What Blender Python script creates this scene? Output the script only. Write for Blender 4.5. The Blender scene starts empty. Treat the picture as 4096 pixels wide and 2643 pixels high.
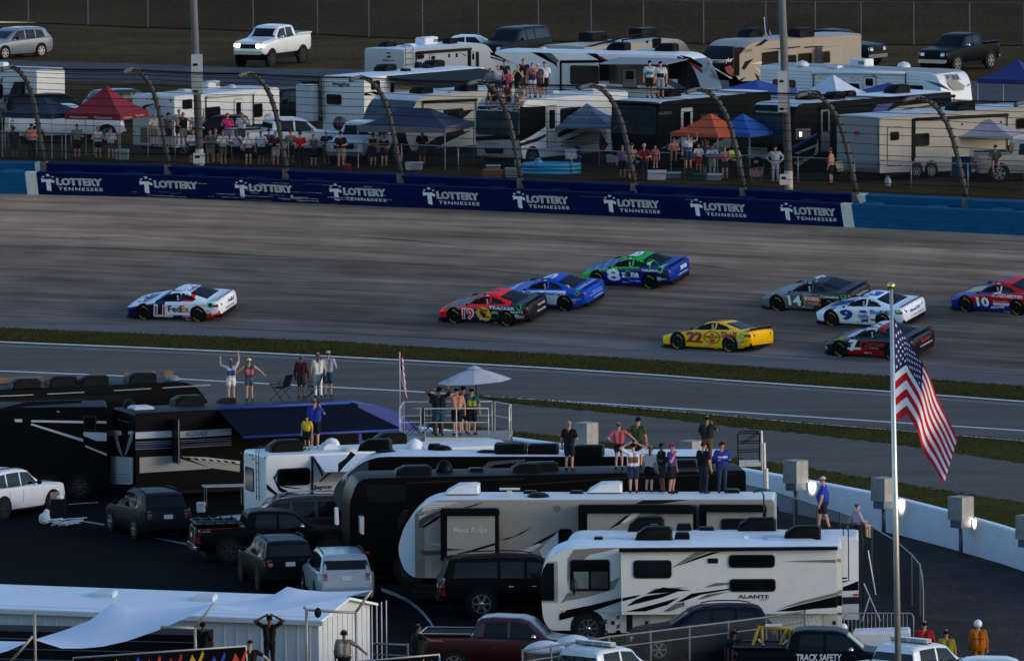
import bpy, bmesh, math, random
import numpy as np
from mathutils import Vector, Matrix
from mathutils.bvhtree import BVHTree
random.seed(7)
SC = bpy.context.scene
COL = SC.collection
R = math.radians

# ---------------------------------------------------------------- camera
F, CX, CY = 40326.0, 2048.0, 1321.5          # focal length and centre in photo pixels
CAM_H, PITCH, ROLL = 40.6, R(5.18), R(0.45)
cam_d = bpy.data.cameras.new('camera')
cam = bpy.data.objects.new('camera', cam_d); COL.objects.link(cam)
cam_d.sensor_width = 36.0
cam_d.lens = 36.0 * F / 4096.0
cam_d.clip_start, cam_d.clip_end = 20.0, 9000.0
CAMROT = Matrix.Rotation(R(90) - PITCH, 3, 'X') @ Matrix.Rotation(-ROLL, 3, 'Z')
cam.matrix_world = Matrix.Translation((0, 0, CAM_H)) @ CAMROT.to_4x4()
SC.camera = cam

# ---------------------------------------------------------------- world, sun, exposure
world = bpy.data.worlds.new('World'); SC.world = world; world.use_nodes = True
wn = world.node_tree
bg = wn.nodes['Background']
sky = wn.nodes.new('ShaderNodeTexSky'); sky.sky_type = 'NISHITA'; sky.sun_disc = False
SUN_EL, SUN_AZ = R(12.0), R(112.0)            # low sun, to the right and behind the camera
sky.sun_elevation = SUN_EL; sky.sun_rotation = SUN_AZ
sky.air_density = 1.0; sky.dust_density = 0.6; sky.ozone_density = 2.0
tint = wn.nodes.new('ShaderNodeMix'); tint.data_type = 'RGBA'; tint.blend_type = 'MULTIPLY'; tint.inputs[0].default_value = 1
tint.inputs[7].default_value = (.9, 1.0, 1.12, 1)   # blue dusk, the same over the whole sky
wn.links.new(sky.outputs[0], tint.inputs[6]); wn.links.new(tint.outputs[2], bg.inputs[0]); bg.inputs[1].default_value = 0.10
sd = bpy.data.lights.new('sun', 'SUN'); sd.energy = 0.65; sd.angle = R(25); sd.color = (1.0, 0.83, 0.7)
sun = bpy.data.objects.new('sun', sd); COL.objects.link(sun)
SUN_DIR = Vector((math.sin(SUN_AZ) * math.cos(R(14)), math.cos(SUN_AZ) * math.cos(R(14)), math.sin(R(14))))
sun.rotation_euler = SUN_DIR.to_track_quat('Z', 'Y').to_euler()
SC.view_settings.view_transform = 'Standard'; SC.view_settings.look = 'None'
SC.view_settings.gamma = 1.0; SC.view_settings.use_curve_mapping = False
SC.view_settings.exposure = 1.45

# ---------------------------------------------------------------- measuring: picture crops to places on planes
ZOOM = dict(v=(0, 0, .58276), a=(0, 580, 1.705), b=(1600, 900, 1.8362), c=(2900, 1000, 1.9958), d=(0, 1350, 2.2002),
            e=(900, 1350, 1.9892), f=(2000, 1600, 1.9892), g=(3000, 1550, 2.0529), h=(0, 1850, 1.942), i=(700, 1900, 2.073),
            j=(1500, 2000, 2.387), k=(2300, 2000, 1.9892), l=(3200, 2200, 2.6641), m=(1700, 400, 2.6522), n=(2400, 460, 2.6522),
            o=(3300, 560, 2.9987), p=(500, 380, 2.6522), r1=(0, 0, 2.2647), r2=(1000, 0, 2.2647), r3=(1900, 0, 2.2647),
            r4=(2600, 0, 2.026), r5=(3200, 0, 1.9252))
_z = [0, 0, 1]
def Z(key): _z[:] = ZOOM[key]
def photo(X, Y): return _z[0] + X / _z[2], _z[1] + Y / _z[2]
CAMPOS = Vector((0, 0, CAM_H))
def ray(X, Y):
    px, py = photo(X, Y)
    return CAMROT @ Vector(((px - CX) / F, -(py - CY) / F, -1.0))
def at(X, Y, z=0.0):
    d = ray(X, Y); t = (z - CAM_H) / d.z
    return CAMPOS + d * t
def ppm(P):                                   # picture pixels (of the current crop) per metre at P
    return F / ((P - CAMPOS) @ (CAMROT @ Vector((0, 0, -1)))) * _z[2]
def ondist(X, Y, dist):
    return CAMPOS + ray(X, Y) * dist

# ---------------------------------------------------------------- materials
_m = {}
def lin(c):
    if isinstance(c, str):
        c = [int(c[i:i + 2], 16) / 255 for i in (0, 2, 4)]
        c = [x / 12.92 if x <= .04045 else ((x + .055) / 1.055) ** 2.4 for x in c]
    return tuple(c)
def mat(c, rough=.55, metal=0.0, var=.12, scale=3.0, coat=0.0, emit=0.0, spec=.5, bump=0.0, bscale=40, alpha=1.0, streak=None):
    if max(lin(c)) < .03 and spec == .5: spec = .07; coat = 0.0; metal = 0.0 if metal < .35 else metal; rough = max(rough, .4)     # very dark finishes lose sheen, standing in for unbuilt dark surroundings they would mirror
    key = (c if isinstance(c, str) else tuple(round(x, 4) for x in c), rough, metal, var, scale, coat, emit, spec, bump, bscale, alpha, streak)
    if key in _m: return _m[key]
    m = bpy.data.materials.new('finish_%d' % len(_m)); m.use_nodes = True
    nt = m.node_tree; b = nt.nodes['Principled BSDF']; L = nt.links.new
    rgb = lin(c)
    if max(rgb) < .03: rgb = tuple(x * .6 for x in rgb)
    b.inputs['Roughness'].default_value = rough; b.inputs['Metallic'].default_value = metal
    b.inputs['Coat Weight'].default_value = coat; b.inputs['Coat Roughness'].default_value = .08
    b.inputs['Specular IOR Level'].default_value = spec; b.inputs['Alpha'].default_value = alpha
    if emit: b.inputs['Emission Color'].default_value = (*rgb, 1); b.inputs['Emission Strength'].default_value = emit
    b.inputs['Base Color'].default_value = (*rgb, 1)
    if var or bump:
        tc = nt.nodes.new('ShaderNodeTexCoord')
        n = nt.nodes.new('ShaderNodeTexNoise'); n.inputs['Scale'].default_value = scale; n.inputs['Detail'].default_value = 6; n.inputs['Roughness'].default_value = .65
        if streak:
            mp = nt.nodes.new('ShaderNodeMapping'); mp.inputs['Scale'].default_value = streak
            L(tc.outputs['Object'], mp.inputs[0]); L(mp.outputs[0], n.inputs[0])
        else: L(tc.outputs['Object'], n.inputs[0])
        mr = nt.nodes.new('ShaderNodeMapRange'); mr.inputs[1].default_value = .3; mr.inputs[2].default_value = .7
        mr.inputs[3].default_value = 1 - var; mr.inputs[4].default_value = 1 + var
        L(n.outputs[0], mr.inputs[0])
        mx = nt.nodes.new('ShaderNodeMix'); mx.data_type = 'RGBA'; mx.blend_type = 'MULTIPLY'; mx.inputs[0].default_value = 1
        mx.inputs[6].default_value = (*rgb, 1); L(mr.outputs[0], mx.inputs[7]); L(mx.outputs[2], b.inputs['Base Color'])
        if bump:
            n2 = nt.nodes.new('ShaderNodeTexNoise'); n2.inputs['Scale'].default_value = bscale; n2.inputs['Detail'].default_value = 4
            L(tc.outputs['Object'], n2.inputs[0])
            bp = nt.nodes.new('ShaderNodeBump'); bp.inputs['Strength'].default_value = bump; bp.inputs['Distance'].default_value = .05
            L(n2.outputs[0], bp.inputs['Height']); L(bp.outputs[0], b.inputs['Normal'])
    _m[key] = m
    return m
def attr_mat(name, rough=.5, coat=0.0, spec=.5, var=.1, scale=8):
    if name in _m: return _m[name]
    m = bpy.data.materials.new(name); m.use_nodes = True; nt = m.node_tree; b = nt.nodes['Principled BSDF']; L = nt.links.new
    a = nt.nodes.new('ShaderNodeAttribute'); a.attribute_name = 'tint'
    n = nt.nodes.new('ShaderNodeTexNoise'); n.inputs['Scale'].default_value = scale; n.inputs['Detail'].default_value = 5
    tc = nt.nodes.new('ShaderNodeTexCoord'); L(tc.outputs['Object'], n.inputs[0])
    mr = nt.nodes.new('ShaderNodeMapRange'); mr.inputs[1].default_value = .3; mr.inputs[2].default_value = .7; mr.inputs[3].default_value = 1 - var; mr.inputs[4].default_value = 1 + var
    L(n.outputs[0], mr.inputs[0])
    mx = nt.nodes.new('ShaderNodeMix'); mx.data_type = 'RGBA'; mx.blend_type = 'MULTIPLY'; mx.inputs[0].default_value = 1
    L(a.outputs['Color'], mx.inputs[6]); L(mr.outputs[0], mx.inputs[7]); L(mx.outputs[2], b.inputs['Base Color'])
    b.inputs['Roughness'].default_value = rough; b.inputs['Coat Weight'].default_value = coat; b.inputs['Specular IOR Level'].default_value = spec
    _m[name] = m
    return m
def link_mat(name, wire=.16, pitch=.055, c='3a4046', cover=0.0):
    """woven wire: two families of thin diagonals over nothing, laid out on the sheet's own UV in metres"""
    key = (name, wire, pitch, c, cover)
    if key in _m: return _m[key]
    m = bpy.data.materials.new(name); m.use_nodes = True; nt = m.node_tree; L = nt.links.new
    b = nt.nodes['Principled BSDF']; b.inputs['Base Color'].default_value = (*lin(c), 1); b.inputs['Metallic'].default_value = .4; b.inputs['Roughness'].default_value = .5
    uv = nt.nodes.new('ShaderNodeUVMap'); sp = nt.nodes.new('ShaderNodeSeparateXYZ'); L(uv.outputs[0], sp.inputs[0])
    def math_(op, a, bb):
        n = nt.nodes.new('ShaderNodeMath'); n.operation = op
        for i, x in enumerate((a, bb)):
            if isinstance(x, (int, float)): n.inputs[i].default_value = x
            elif x is not None: L(x, n.inputs[i])
        return n.outputs[0]
    masks = []
    for op in ('ADD', 'SUBTRACT'):
        s = math_('DIVIDE', math_(op, sp.outputs[0], sp.outputs[1]), pitch)
        masks.append(math_('LESS_THAN', math_('FRACT', s, None), wire))
    mk = math_('MAXIMUM', math_('MAXIMUM', masks[0], masks[1]), cover)
    L(mk, b.inputs['Alpha'])
    _m[key] = m
    return m

# ---------------------------------------------------------------- mesh builder
class MB:
    def __init__(s): s.v = []; s.f = []; s.mi = []; s.uv = None
    def add(s, verts, faces, mi=0):
        o = len(s.v); s.v += [tuple(p) for p in verts]
        for f in faces: s.f.append(tuple(i + o for i in f)); s.mi.append(mi)
        return s
    def box(s, x0, x1, y0, y1, z0, z1, mi=0):
        v = [(x, y, z) for z in (z0, z1) for y in (y0, y1) for x in (x0, x1)]
        return s.add(v, [(0, 2, 3, 1), (4, 5, 7, 6), (0, 1, 5, 4), (2, 6, 7, 3), (0, 4, 6, 2), (1, 3, 7, 5)], mi)
    def prism(s, pts, fn, d0, d1, mi=0):
        """closed outline pts (a,b) put through fn(a,b,depth), between depths d0 and d1"""
        n = len(pts)
        v = [fn(a, b, d0) for a, b in pts] + [fn(a, b, d1) for a, b in pts]
        f = [tuple(range(n))[::-1], tuple(range(n, 2 * n))] + [(i, (i + 1) % n, n + (i + 1) % n, n + i) for i in range(n)]
        return s.add(v, f, mi)
    def loft(s, rings, cap=True, mi=0, closed=True):
        n = len(rings[0]); v = [p for r in rings for p in r]; f = []
        for k in range(len(rings) - 1):
            for i in range(n if closed else n - 1):
                j = (i + 1) % n; f.append((k * n + i, k * n + j, (k + 1) * n + j, (k + 1) * n + i))
        if cap and closed: f.append(tuple(range(n))[::-1]); f.append(tuple(range((len(rings) - 1) * n, len(rings) * n)))
        return s.add(v, f, mi)
    def tube(s, pts, r, n=6, mi=0, cap=True):
        pts = [Vector(p) for p in pts]; rr = r if isinstance(r, (list, tuple)) else [r] * len(pts); rings = []
        up = None
        for i, p in enumerate(pts):
            t = (pts[min(i + 1, len(pts) - 1)] - pts[max(i - 1, 0)]).normalized()
            if up is None: up = Vector((0, 0, 1)) if abs(t.z) < .9 else Vector((1, 0, 0))
            a = t.cross(up)
            if a.length < 1e-4: a = t.cross(Vector((0, 1, 0)))
            a.normalize(); b = t.cross(a); up = -b
            rings.append([tuple(p + (a * math.cos(2 * math.pi * k / n) + b * math.sin(2 * math.pi * k / n)) * rr[i]) for k in range(n)])
        return s.loft(rings, cap, mi)
    def ball(s, c, rx, ry=None, rz=None, nu=10, nv=6, z0=-1.0, mi=0):
        ry = ry or rx; rz = rz or rx; rings = []
        for i in range(nv + 1):
            t = z0 + (1 - z0) * i / nv; a = math.sqrt(max(0, 1 - t * t)) if i < nv else .02
            if i == 0 and z0 == -1.0: a = .02
            rings.append([(c[0] + rx * a * math.cos(2 * math.pi * k / nu), c[1] + ry * a * math.sin(2 * math.pi * k / nu), c[2] + rz * t) for k in range(nu)])
        return s.loft(rings, True, mi)
    def build(s, name, m, parent=None, smooth=False, M=None):
        me = bpy.data.meshes.new(name); v = s.v
        if M is not None: v = [tuple(M @ Vector(p)) for p in v]
        me.from_pydata(v, [], s.f); ms = m if isinstance(m, (list, tuple)) else [m]
        for x in ms: me.materials.append(x)
        if len(ms) > 1: me.polygons.foreach_set('material_index', s.mi)
        if smooth: me.polygons.foreach_set('use_smooth', [True] * len(s.f))
        me.update()
        o = bpy.data.objects.new(name, me); COL.objects.link(o); o.parent = parent
        return o
def smooth_angle(o, a=40):
    me = o.data
    bm = bmesh.new(); bm.from_mesh(me)
    for e in bm.edges: e.smooth = e.calc_face_angle(3.0) < R(a)
    for f in bm.faces: f.smooth = True
    bm.to_mesh(me); bm.free(); return o
def tag(o, label, cat, group=None):
    o['label'] = label; o['category'] = cat
    if group: o['group'] = group
    return o
def thing(name, label, cat, M=None, group=None):
    o = bpy.data.objects.new(name, None); COL.objects.link(o); o.empty_display_size = .3
    if M is not None: o.matrix_world = M
    return tag(o, label, cat, group)
def struct(o, kind='structure'): o['kind'] = kind; return o
def frame(P, yaw):                             # local x at yaw (radians) on the ground, z up
    return Matrix.Translation(P) @ Matrix.Rotation(yaw, 4, 'Z')
def dupe(root, M, label=None, group=None):
    r = root.copy(); COL.objects.link(r); r.matrix_world = M
    if label: r['label'] = label
    if group: r['group'] = group
    for ch in root.children:
        c = ch.copy(); COL.objects.link(c); c.parent = r
        for g in ch.children:
            d = g.copy(); COL.objects.link(d); d.parent = c
    return r
def rrect(x0, y0, x1, y1, r, n=3):
    r = min(r, (x1 - x0) / 2.01, (y1 - y0) / 2.01)
    if r <= 0: return [(x0, y0), (x1, y0), (x1, y1), (x0, y1)]
    out = []
    for cx, cy, a0 in ((x1 - r, y0 + r, -90), (x1 - r, y1 - r, 0), (x0 + r, y1 - r, 90), (x0 + r, y0 + r, 180)):
        for i in range(n + 1):
            a = R(a0 + 90 * i / n); out.append((cx + r * math.cos(a), cy + r * math.sin(a)))
    return out
def roundpoly(pts, rad, n=5):
    """round the corners of a closed outline; rad = one radius per corner"""
    out = []; N = len(pts)
    for i, p in enumerate(pts):
        r = rad[i]
        if r <= 0: out.append(p); continue
        a = Vector(pts[i - 1]) - Vector(p); b = Vector(pts[(i + 1) % N]) - Vector(p)
        r = min(r, a.length * .49, b.length * .49)
        p0 = Vector(p) + a.normalized() * r; p2 = Vector(p) + b.normalized() * r
        for k in range(n + 1):
            t = k / n; out.append(tuple(p0 * (1 - t) ** 2 + Vector(p) * 2 * t * (1 - t) + p2 * t * t))
    return out

# ---------------------------------------------------------------- lettering
_txt = {}
def text_mesh(body, bold=0.0, shear=0.0, space=1.0):
    bold = min(bold, .03); key = (body, bold, shear, space)
    if key not in _txt:
        cu = bpy.data.curves.new('lettering', 'FONT'); cu.body = body; cu.size = 1.0; cu.offset = bold; cu.shear = shear
        cu.space_character = space; cu.resolution_u = 2; cu.fill_mode = 'FRONT'
        o = bpy.data.objects.new('lettering', cu)
        me = bpy.data.meshes.new_from_object(o)
        v = np.array([p.co[:2] for p in me.vertices]); f = [tuple(p.vertices) for p in me.polygons]
        bpy.data.objects.remove(o); bpy.data.curves.remove(cu); bpy.data.meshes.remove(me)
        lo = v.min(0); hi = v.max(0); v = (v - lo) / (hi - lo)
        _txt[key] = (v, f)
    return _txt[key]

class Face:
    """a plane of a thing: local origin o, local axes ux (right as seen) and uz (up as seen)"""
    def __init__(s, M, o, ux, uz):
        s.M = M; s.o = Vector(o); s.ux = Vector(ux); s.uz = Vector(uz); s.n = s.ux.cross(s.uz).normalized()
        s.W = M.to_3x3()
    def off(s, d): return Face(s.M, s.o + s.n * d, s.ux, s.uz)
    def pix(s, X, Y):
        o = s.M @ s.o; n = (s.W @ s.n).normalized(); d = ray(X, Y)
        P = CAMPOS + d * ((o - CAMPOS).dot(n) / d.dot(n)); q = s.M.inverted() @ P - s.o
        return q.dot(s.ux), q.dot(s.uz)
    def loc(s, u, w, d=0.0): return s.o + s.ux * u + s.uz * w + s.n * d
    def fn(s): return lambda a, b, d: tuple(s.loc(a, b, d))
    def poly(s, mb, pts, d=.008, px=True, d0=-.01, mi=0):
        q = [s.pix(*p) for p in pts] if px else pts
        ar = sum(q[i][0] * q[(i + 1) % len(q)][1] - q[(i + 1) % len(q)][0] * q[i][1] for i in range(len(q)))
        if ar < 0: q = q[::-1]
        mb.prism(q, s.fn(), d0, d, mi); return mb
    def rect(s, mb, X0, Y0, X1, Y1, r=.06, d=.012, px=True, d0=-.01, mi=0):
        a, b = (s.pix(X0, Y0), s.pix(X1, Y1)) if px else ((X0, Y0), (X1, Y1))
        x0, x1 = sorted((a[0], b[0])); z0, z1 = sorted((a[1], b[1]))
        mb.prism(rrect(x0, z0, x1, z1, r), s.fn(), d0, d, mi); return x0, z0, x1, z1
    def text(s, mb, body, X0, Y0, X1, Y1, bold=.0, shear=0.0, d=.012, px=True, space=1.0, mi=0, mirror=False, rise=0.0):
        v, f = text_mesh(body, bold, shear, space)
        a, b = (s.pix(X0, Y0), s.pix(X1, Y1)) if px else ((X0, Y0), (X1, Y1))
        x0, x1 = sorted((a[0], b[0])); z0, z1 = sorted((a[1], b[1]))
        vv = [tuple(s.loc(x0 + p[0] * (x1 - x0), z0 + p[1] * (z1 - z0) + rise * p[0], d)) for p in v]
        mb.add(vv, f, mi); return mb
# ================================================================ THE SETTING
def proj(P):
    q = CAMROT.transposed() @ (Vector(P) - CAMPOS)
    return ((CX + F * q.x / -q.z) * .58276, (CY - F * q.y / -q.z) * .58276)

Z('v')
# inner edge of the banking, measured on level ground and fitted as a gentle arc
_bp = [at(x, y, 0.0) for x, y in ((0, 745), (400, 760), (816, 779), (1250, 801), (1690, 825), (2050, 850), (2387, 875))]
_cf = np.polyfit([p.x for p in _bp], [p.y for p in _bp], 2)
def Bp(x): return Vector((x, float(np.polyval(_cf, x)), 0))
def Bt(x): return Vector((1, float(2 * _cf[0] * x + _cf[1]), 0)).normalized()
def Bn(x): t = Bt(x); return Vector((-t.y, t.x, 0))
BANK = R(14); DW = 17.9
def bank_z(d):
    if d <= 0: return 0.0
    k = math.tan(BANK)
    return k * d * d / 4 if d < 2 else k * (d - 1)
ZW = bank_z(DW)                     # foot of the outside wall
ZG = 4.6                            # camp ground behind it
def bank_d(P):
    x = P.x
    for _ in range(6): x -= (Bp(x) - P).dot(Bt(x)) * .9
    return (P - Bp(x)).dot(Bn(x)) if True else 0, x
def at_bank(X, Y, up=0.0):
    lo, hi = -.5, 6.0
    for _ in range(40):
        mid = (lo + hi) / 2; P = at(X, Y, mid); d, x = bank_d(Vector((P.x, P.y, 0)))
        if mid - up > bank_z(d): hi = mid
        else: lo = mid
    return at(X, Y, lo)
def TP(x, d, up=0.0):               # a point on the banking, or up metres above it along its normal
    n = Bn(x); k = BANK if d >= 2 else 0; d *= 1 - .026 * max(0.0, 1 - (x / 24) ** 2)
    return Bp(x) + n * (d - up * math.sin(k)) + Vector((0, 0, bank_z(d) + up * math.cos(k)))

def sheet(name, rows, m, uvs=None, kind='structure'):
    """rows of points -> one quad sheet with UV in metres"""
    n = len(rows[0]); v = [tuple(p) for r in rows for p in r]
    f = [(k * n + i, k * n + i + 1, (k + 1) * n + i + 1, (k + 1) * n + i) for k in range(len(rows) - 1) for i in range(n - 1)]
    me = bpy.data.meshes.new(name); me.from_pydata(v, [], f); me.materials.append(m)
    ul = me.uv_layers.new(name='UVMap')
    if uvs is None: uvs = [(p[0], p[1]) for p in v]
    else: uvs = [q for r in uvs for q in r]
    for l in me.loops: ul.data[l.index].uv = uvs[l.vertex_index]
    me.update(); o = bpy.data.objects.new(name, me); COL.objects.link(o)
    if kind: o['kind'] = kind
    return o

def ground_mat(name, stops, scale=.5, detail=10, rough=.9, fine=30.0, bump=.4, uvstreak=None, spots=None, bump_d=.05, amp=.45):
    """colours blended by broad noise, speckled by fine noise; stops = [(position, colour)]"""
    m = bpy.data.materials.new(name); m.use_nodes = True; nt = m.node_tree; L = nt.links.new; b = nt.nodes['Principled BSDF']
    b.inputs['Roughness'].default_value = 1.0; b.inputs['Specular IOR Level'].default_value = .02
    uv = nt.nodes.new('ShaderNodeUVMap')
    mp = nt.nodes.new('ShaderNodeMapping'); L(uv.outputs[0], mp.inputs[0])
    if uvstreak: mp.inputs['Scale'].default_value = uvstreak
    n1 = nt.nodes.new('ShaderNodeTexNoise'); n1.inputs['Scale'].default_value = scale; n1.inputs['Detail'].default_value = detail; n1.inputs['Roughness'].default_value = .7
    L(mp.outputs[0], n1.inputs[0])
    cr = nt.nodes.new('ShaderNodeValToRGB'); e = cr.color_ramp.elements
    while len(e) < len(stops): e.new(.5)
    for el, (p, c) in zip(e, stops): el.position = p; el.color = (*lin(c), 1)
    L(n1.outputs[0], cr.inputs[0])
    n2 = nt.nodes.new('ShaderNodeTexNoise'); n2.inputs['Scale'].default_value = fine; n2.inputs['Detail'].default_value = 3
    L(uv.outputs[0], n2.inputs[0])
    mr = nt.nodes.new('ShaderNodeMapRange'); mr.inputs[1].default_value = .25; mr.inputs[2].default_value = .75; mr.inputs[3].default_value = 1 - amp; mr.inputs[4].default_value = 1 + amp
    L(n2.outputs[0], mr.inputs[0])
    mx = nt.nodes.new('ShaderNodeMix'); mx.data_type = 'RGBA'; mx.blend_type = 'MULTIPLY'; mx.inputs[0].default_value = 1
    L(cr.outputs[0], mx.inputs[6]); L(mr.outputs[0], mx.inputs[7])
    L(mx.outputs[2], b.inputs['Base Color'])
    bp = nt.nodes.new('ShaderNodeBump'); bp.inputs['Strength'].default_value = bump; bp.inputs['Distance'].default_value = bump_d
    L(n2.outputs[0], bp.inputs['Height']); L(bp.outputs[0], b.inputs['Normal'])
    return m

def track_mat():
    """weathered asphalt: rubbered grooves and scuffs run along the lap (UV x), tone drifts across it (UV y)"""
    m = bpy.data.materials.new('track_asphalt'); m.use_nodes = True; nt = m.node_tree; L = nt.links.new; b = nt.nodes['Principled BSDF']
    b.inputs['Roughness'].default_value = .95; b.inputs['Specular IOR Level'].default_value = .06
    uv = nt.nodes.new('ShaderNodeUVMap'); sp = nt.nodes.new('ShaderNodeSeparateXYZ'); L(uv.outputs[0], sp.inputs[0])
    def noise(sx, sy, detail, off=0.0, rgh=.6):
        mp = nt.nodes.new('ShaderNodeMapping'); mp.inputs['Scale'].default_value = (sx, sy, 1); mp.inputs['Location'].default_value = (off, off * 1.7, off)
        n = nt.nodes.new('ShaderNodeTexNoise'); n.inputs['Scale'].default_value = 1; n.inputs['Detail'].default_value = detail; n.inputs['Roughness'].default_value = rgh
        L(uv.outputs[0], mp.inputs[0]); L(mp.outputs[0], n.inputs[0]); return n.outputs[0]
    def mr(x, a, bb, c, d):
        n = nt.nodes.new('ShaderNodeMapRange'); L(x, n.inputs[0])
        for i, q in enumerate((a, bb, c, d)): n.inputs[i + 1].default_value = q
        return n.outputs[0]
    def mul(a, c):
        n = nt.nodes.new('ShaderNodeMix'); n.data_type = 'RGBA'; n.blend_type = 'MULTIPLY'; n.inputs[0].default_value = 1
        L(a, n.inputs[6]); L(c, n.inputs[7]); return n.outputs[2]
    cr = nt.nodes.new('ShaderNodeValToRGB'); e = cr.color_ramp.elements
    st = [(0, (0.15, 0.1243, 0.1096)), (0.12, (0.1191, 0.0941, 0.0785)), (0.3, (0.1383, 0.1076, 0.086)), (0.5, (0.1912, 0.1361, 0.0999)), (0.7, (0.2808, 0.1828, 0.1233)), (0.9, (0.3886, 0.2489, 0.1627)), (1, (0.3055, 0.2011, 0.1355))]
    while len(e) < len(st): e.new(.5)
    for el, (p, c) in zip(e, st): el.position = p; el.color = (*c, 1)
    nm = nt.nodes.new('ShaderNodeMath'); nm.operation = 'ADD'
    w = mr(noise(.012, .3, 5), .3, .7, -.17, .17)
    L(mr(sp.outputs[1], 0, DW, 0, 1), nm.inputs[0]); L(w, nm.inputs[1]); L(nm.outputs[0], cr.inputs[0])
    c = mul(cr.outputs[0], mr(noise(.05, 1.1, 8, 3.0, .72), .34, .66, .5, 1.45))      # long streaks
    c = mul(c, mr(noise(.25, 5.0, 4, 9.0), .3, .7, .8, 1.2))                          # tyre scuffs
    c = mul(c, mr(noise(.35, .5, 6, 5.0), .3, .7, .8, 1.2))                           # blotches
    c = mul(c, mr(noise(22, 22, 3, 1.0), .25, .75, .6, 1.4))                          # stone chips
    L(c, b.inputs['Base Color'])
    bp = nt.nodes.new('ShaderNodeBump'); bp.inputs['Strength'].default_value = .3; bp.inputs['Distance'].default_value = .02
    L(noise(30, 30, 3, 2.0), bp.inputs['Height']); L(bp.outputs[0], b.inputs['Normal'])
    return m

XS = [x * 1.0 for x in range(-70, 76, 2)]
ds = [0, .5, 1, 1.5, 2, 4, 6, 8, 10, 12, 14, 16, DW + .6]
track = sheet('track', [[TP(x, d) for x in XS] for d in ds], track_mat(), [[(x * 1.14, d) for x in XS] for d in ds])

# tyre marks laid along and across the banking
rnd = random.Random(21)
for k in range(22):
    xa = rnd.uniform(-30, 22); ln = rnd.uniform(4, 16); da = rnd.choice((rnd.uniform(9, 16), rnd.uniform(2.5, 16))); dr = rnd.uniform(-1.4, 1.0); w = rnd.uniform(.05, .14); n = 16; A, Bq = [], []
    for i in range(n + 1):
        t = i / n; d = da + dr * t * t; ww = w * (.25 + .75 * math.sin(math.pi * t)); x = xa + ln * t; A.append(TP(x, d, .006)); Bq.append(TP(x, d + ww, .006))
    sheet('skid_mark', [A, Bq], mat((.042, .038, .035), .9, var=.5, scale=2) if k % 3 else mat((.16, .145, .13), .9, var=.4, scale=2))
# base ground of the infield lot, one sheet to the horizon
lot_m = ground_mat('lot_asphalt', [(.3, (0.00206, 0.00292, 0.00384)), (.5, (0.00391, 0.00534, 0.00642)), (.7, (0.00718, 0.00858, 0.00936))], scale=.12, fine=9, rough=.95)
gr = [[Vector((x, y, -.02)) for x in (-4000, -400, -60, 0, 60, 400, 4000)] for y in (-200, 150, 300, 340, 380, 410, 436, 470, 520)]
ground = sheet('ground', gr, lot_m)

def pixline(pts, z, n=60, x0=-500, x1=2900):
    """a picture polyline laid on level z, resampled and run on straight past the frame"""
    xs = [p[0] for p in pts]; ys = [p[1] for p in pts]
    k0 = (ys[1] - ys[0]) / (xs[1] - xs[0]); k1 = (ys[-1] - ys[-2]) / (xs[-1] - xs[-2])
    xs = [x0] + xs + [x1] if x0 < xs[0] else xs; ys = [ys[0] + k0 * (x0 - pts[0][0])] + ys + [ys[-1] + k1 * (x1 - pts[-1][0])] if x0 < pts[0][0] else ys
    if xs[-1] < x1 and len(xs) == len(pts): xs = xs + [x1]; ys = ys + [ys[-1] + k1 * (x1 - pts[-1][0])]
    return [at(x, float(np.interp(x, xs, ys)), z) for x in np.linspace(xs[0], xs[-1], n)]
def strip(name, a, b, m, z, n=60, kind='structure', wob=0.0, x0=-500):
    A = pixline(a, z, n, x0); Bq = pixline(b, z, n, x0)
    if wob:
        rnd = random.Random(name)
        A = [p + Vector((0, rnd.uniform(-wob, wob), 0)) for p in A]; Bq = [p + Vector((0, rnd.uniform(-wob, wob), 0)) for p in Bq]
    rows = [[A[i].lerp(Bq[i], t) for i in range(n)] for t in (0, .33, .66, 1)]
    return sheet(name, rows, m, kind=kind)
Z('v')
apron_m = ground_mat('apron_asphalt', [(.3, (0.0983, 0.0935, 0.0922)), (.5, (0.1217, 0.1158, 0.1149)), (.72, (0.1532, 0.1439, 0.1392))], scale=.5, fine=14, uvstreak=(.25, 1, 1))
road_m = ground_mat('pit_asphalt', [(.3, (0.07402, 0.07000, 0.06622)), (.5, (0.09883, 0.09192, 0.08424)), (.72, (0.12847, 0.11600, 0.10390))], scale=.5, fine=14, uvstreak=(.2, 1, 1))
grass_m = ground_mat('turf', [(.28, (0.02601, 0.02028, 0.00408)), (.45, (0.03902, 0.03679, 0.00512)), (.6, (0.05465, 0.04784, 0.00712)), (.75, (0.07811, 0.04596, 0.01224))], scale=.22, fine=8, bump=.5, bump_d=.1, amp=.3)
paint_m = mat((.62, .63, .64), .8, var=.25, scale=6)
EB = [(0, 745), (400, 760), (816, 779), (1250, 801), (1690, 825), (2050, 850), (2387, 875)]
EG1 = [(0, 765), (400, 781), (816, 798), (932, 807), (1300, 826), (1690, 851), (2072, 878), (2387, 901)]
EG2 = [(0, 796), (300, 808), (597, 821), (932, 838), (1250, 855), (1532, 873), (1690, 885), (2080, 912), (2387, 935)]
strip('apron', EB, EG1, apron_m, .004)
strip('infield_grass', EG1, EG2, grass_m, .03, n=420, wob=.42)
sh = lambda E, d: [(x, y + d) for x, y in E]
EL2 = [(0, 864), (318, 877), (554, 890), (935, 910), (1107, 921)]
EG3a = [(1107, 922), (1268, 932), (1576, 958), (1748, 973), (1839, 982), (2080, 1001), (2387, 1027)]
EG3b = [(1107, 924), (1165, 938), (1458, 964), (1748, 998), (1865, 1008), (2080, 1034), (2387, 1078)]
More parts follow.
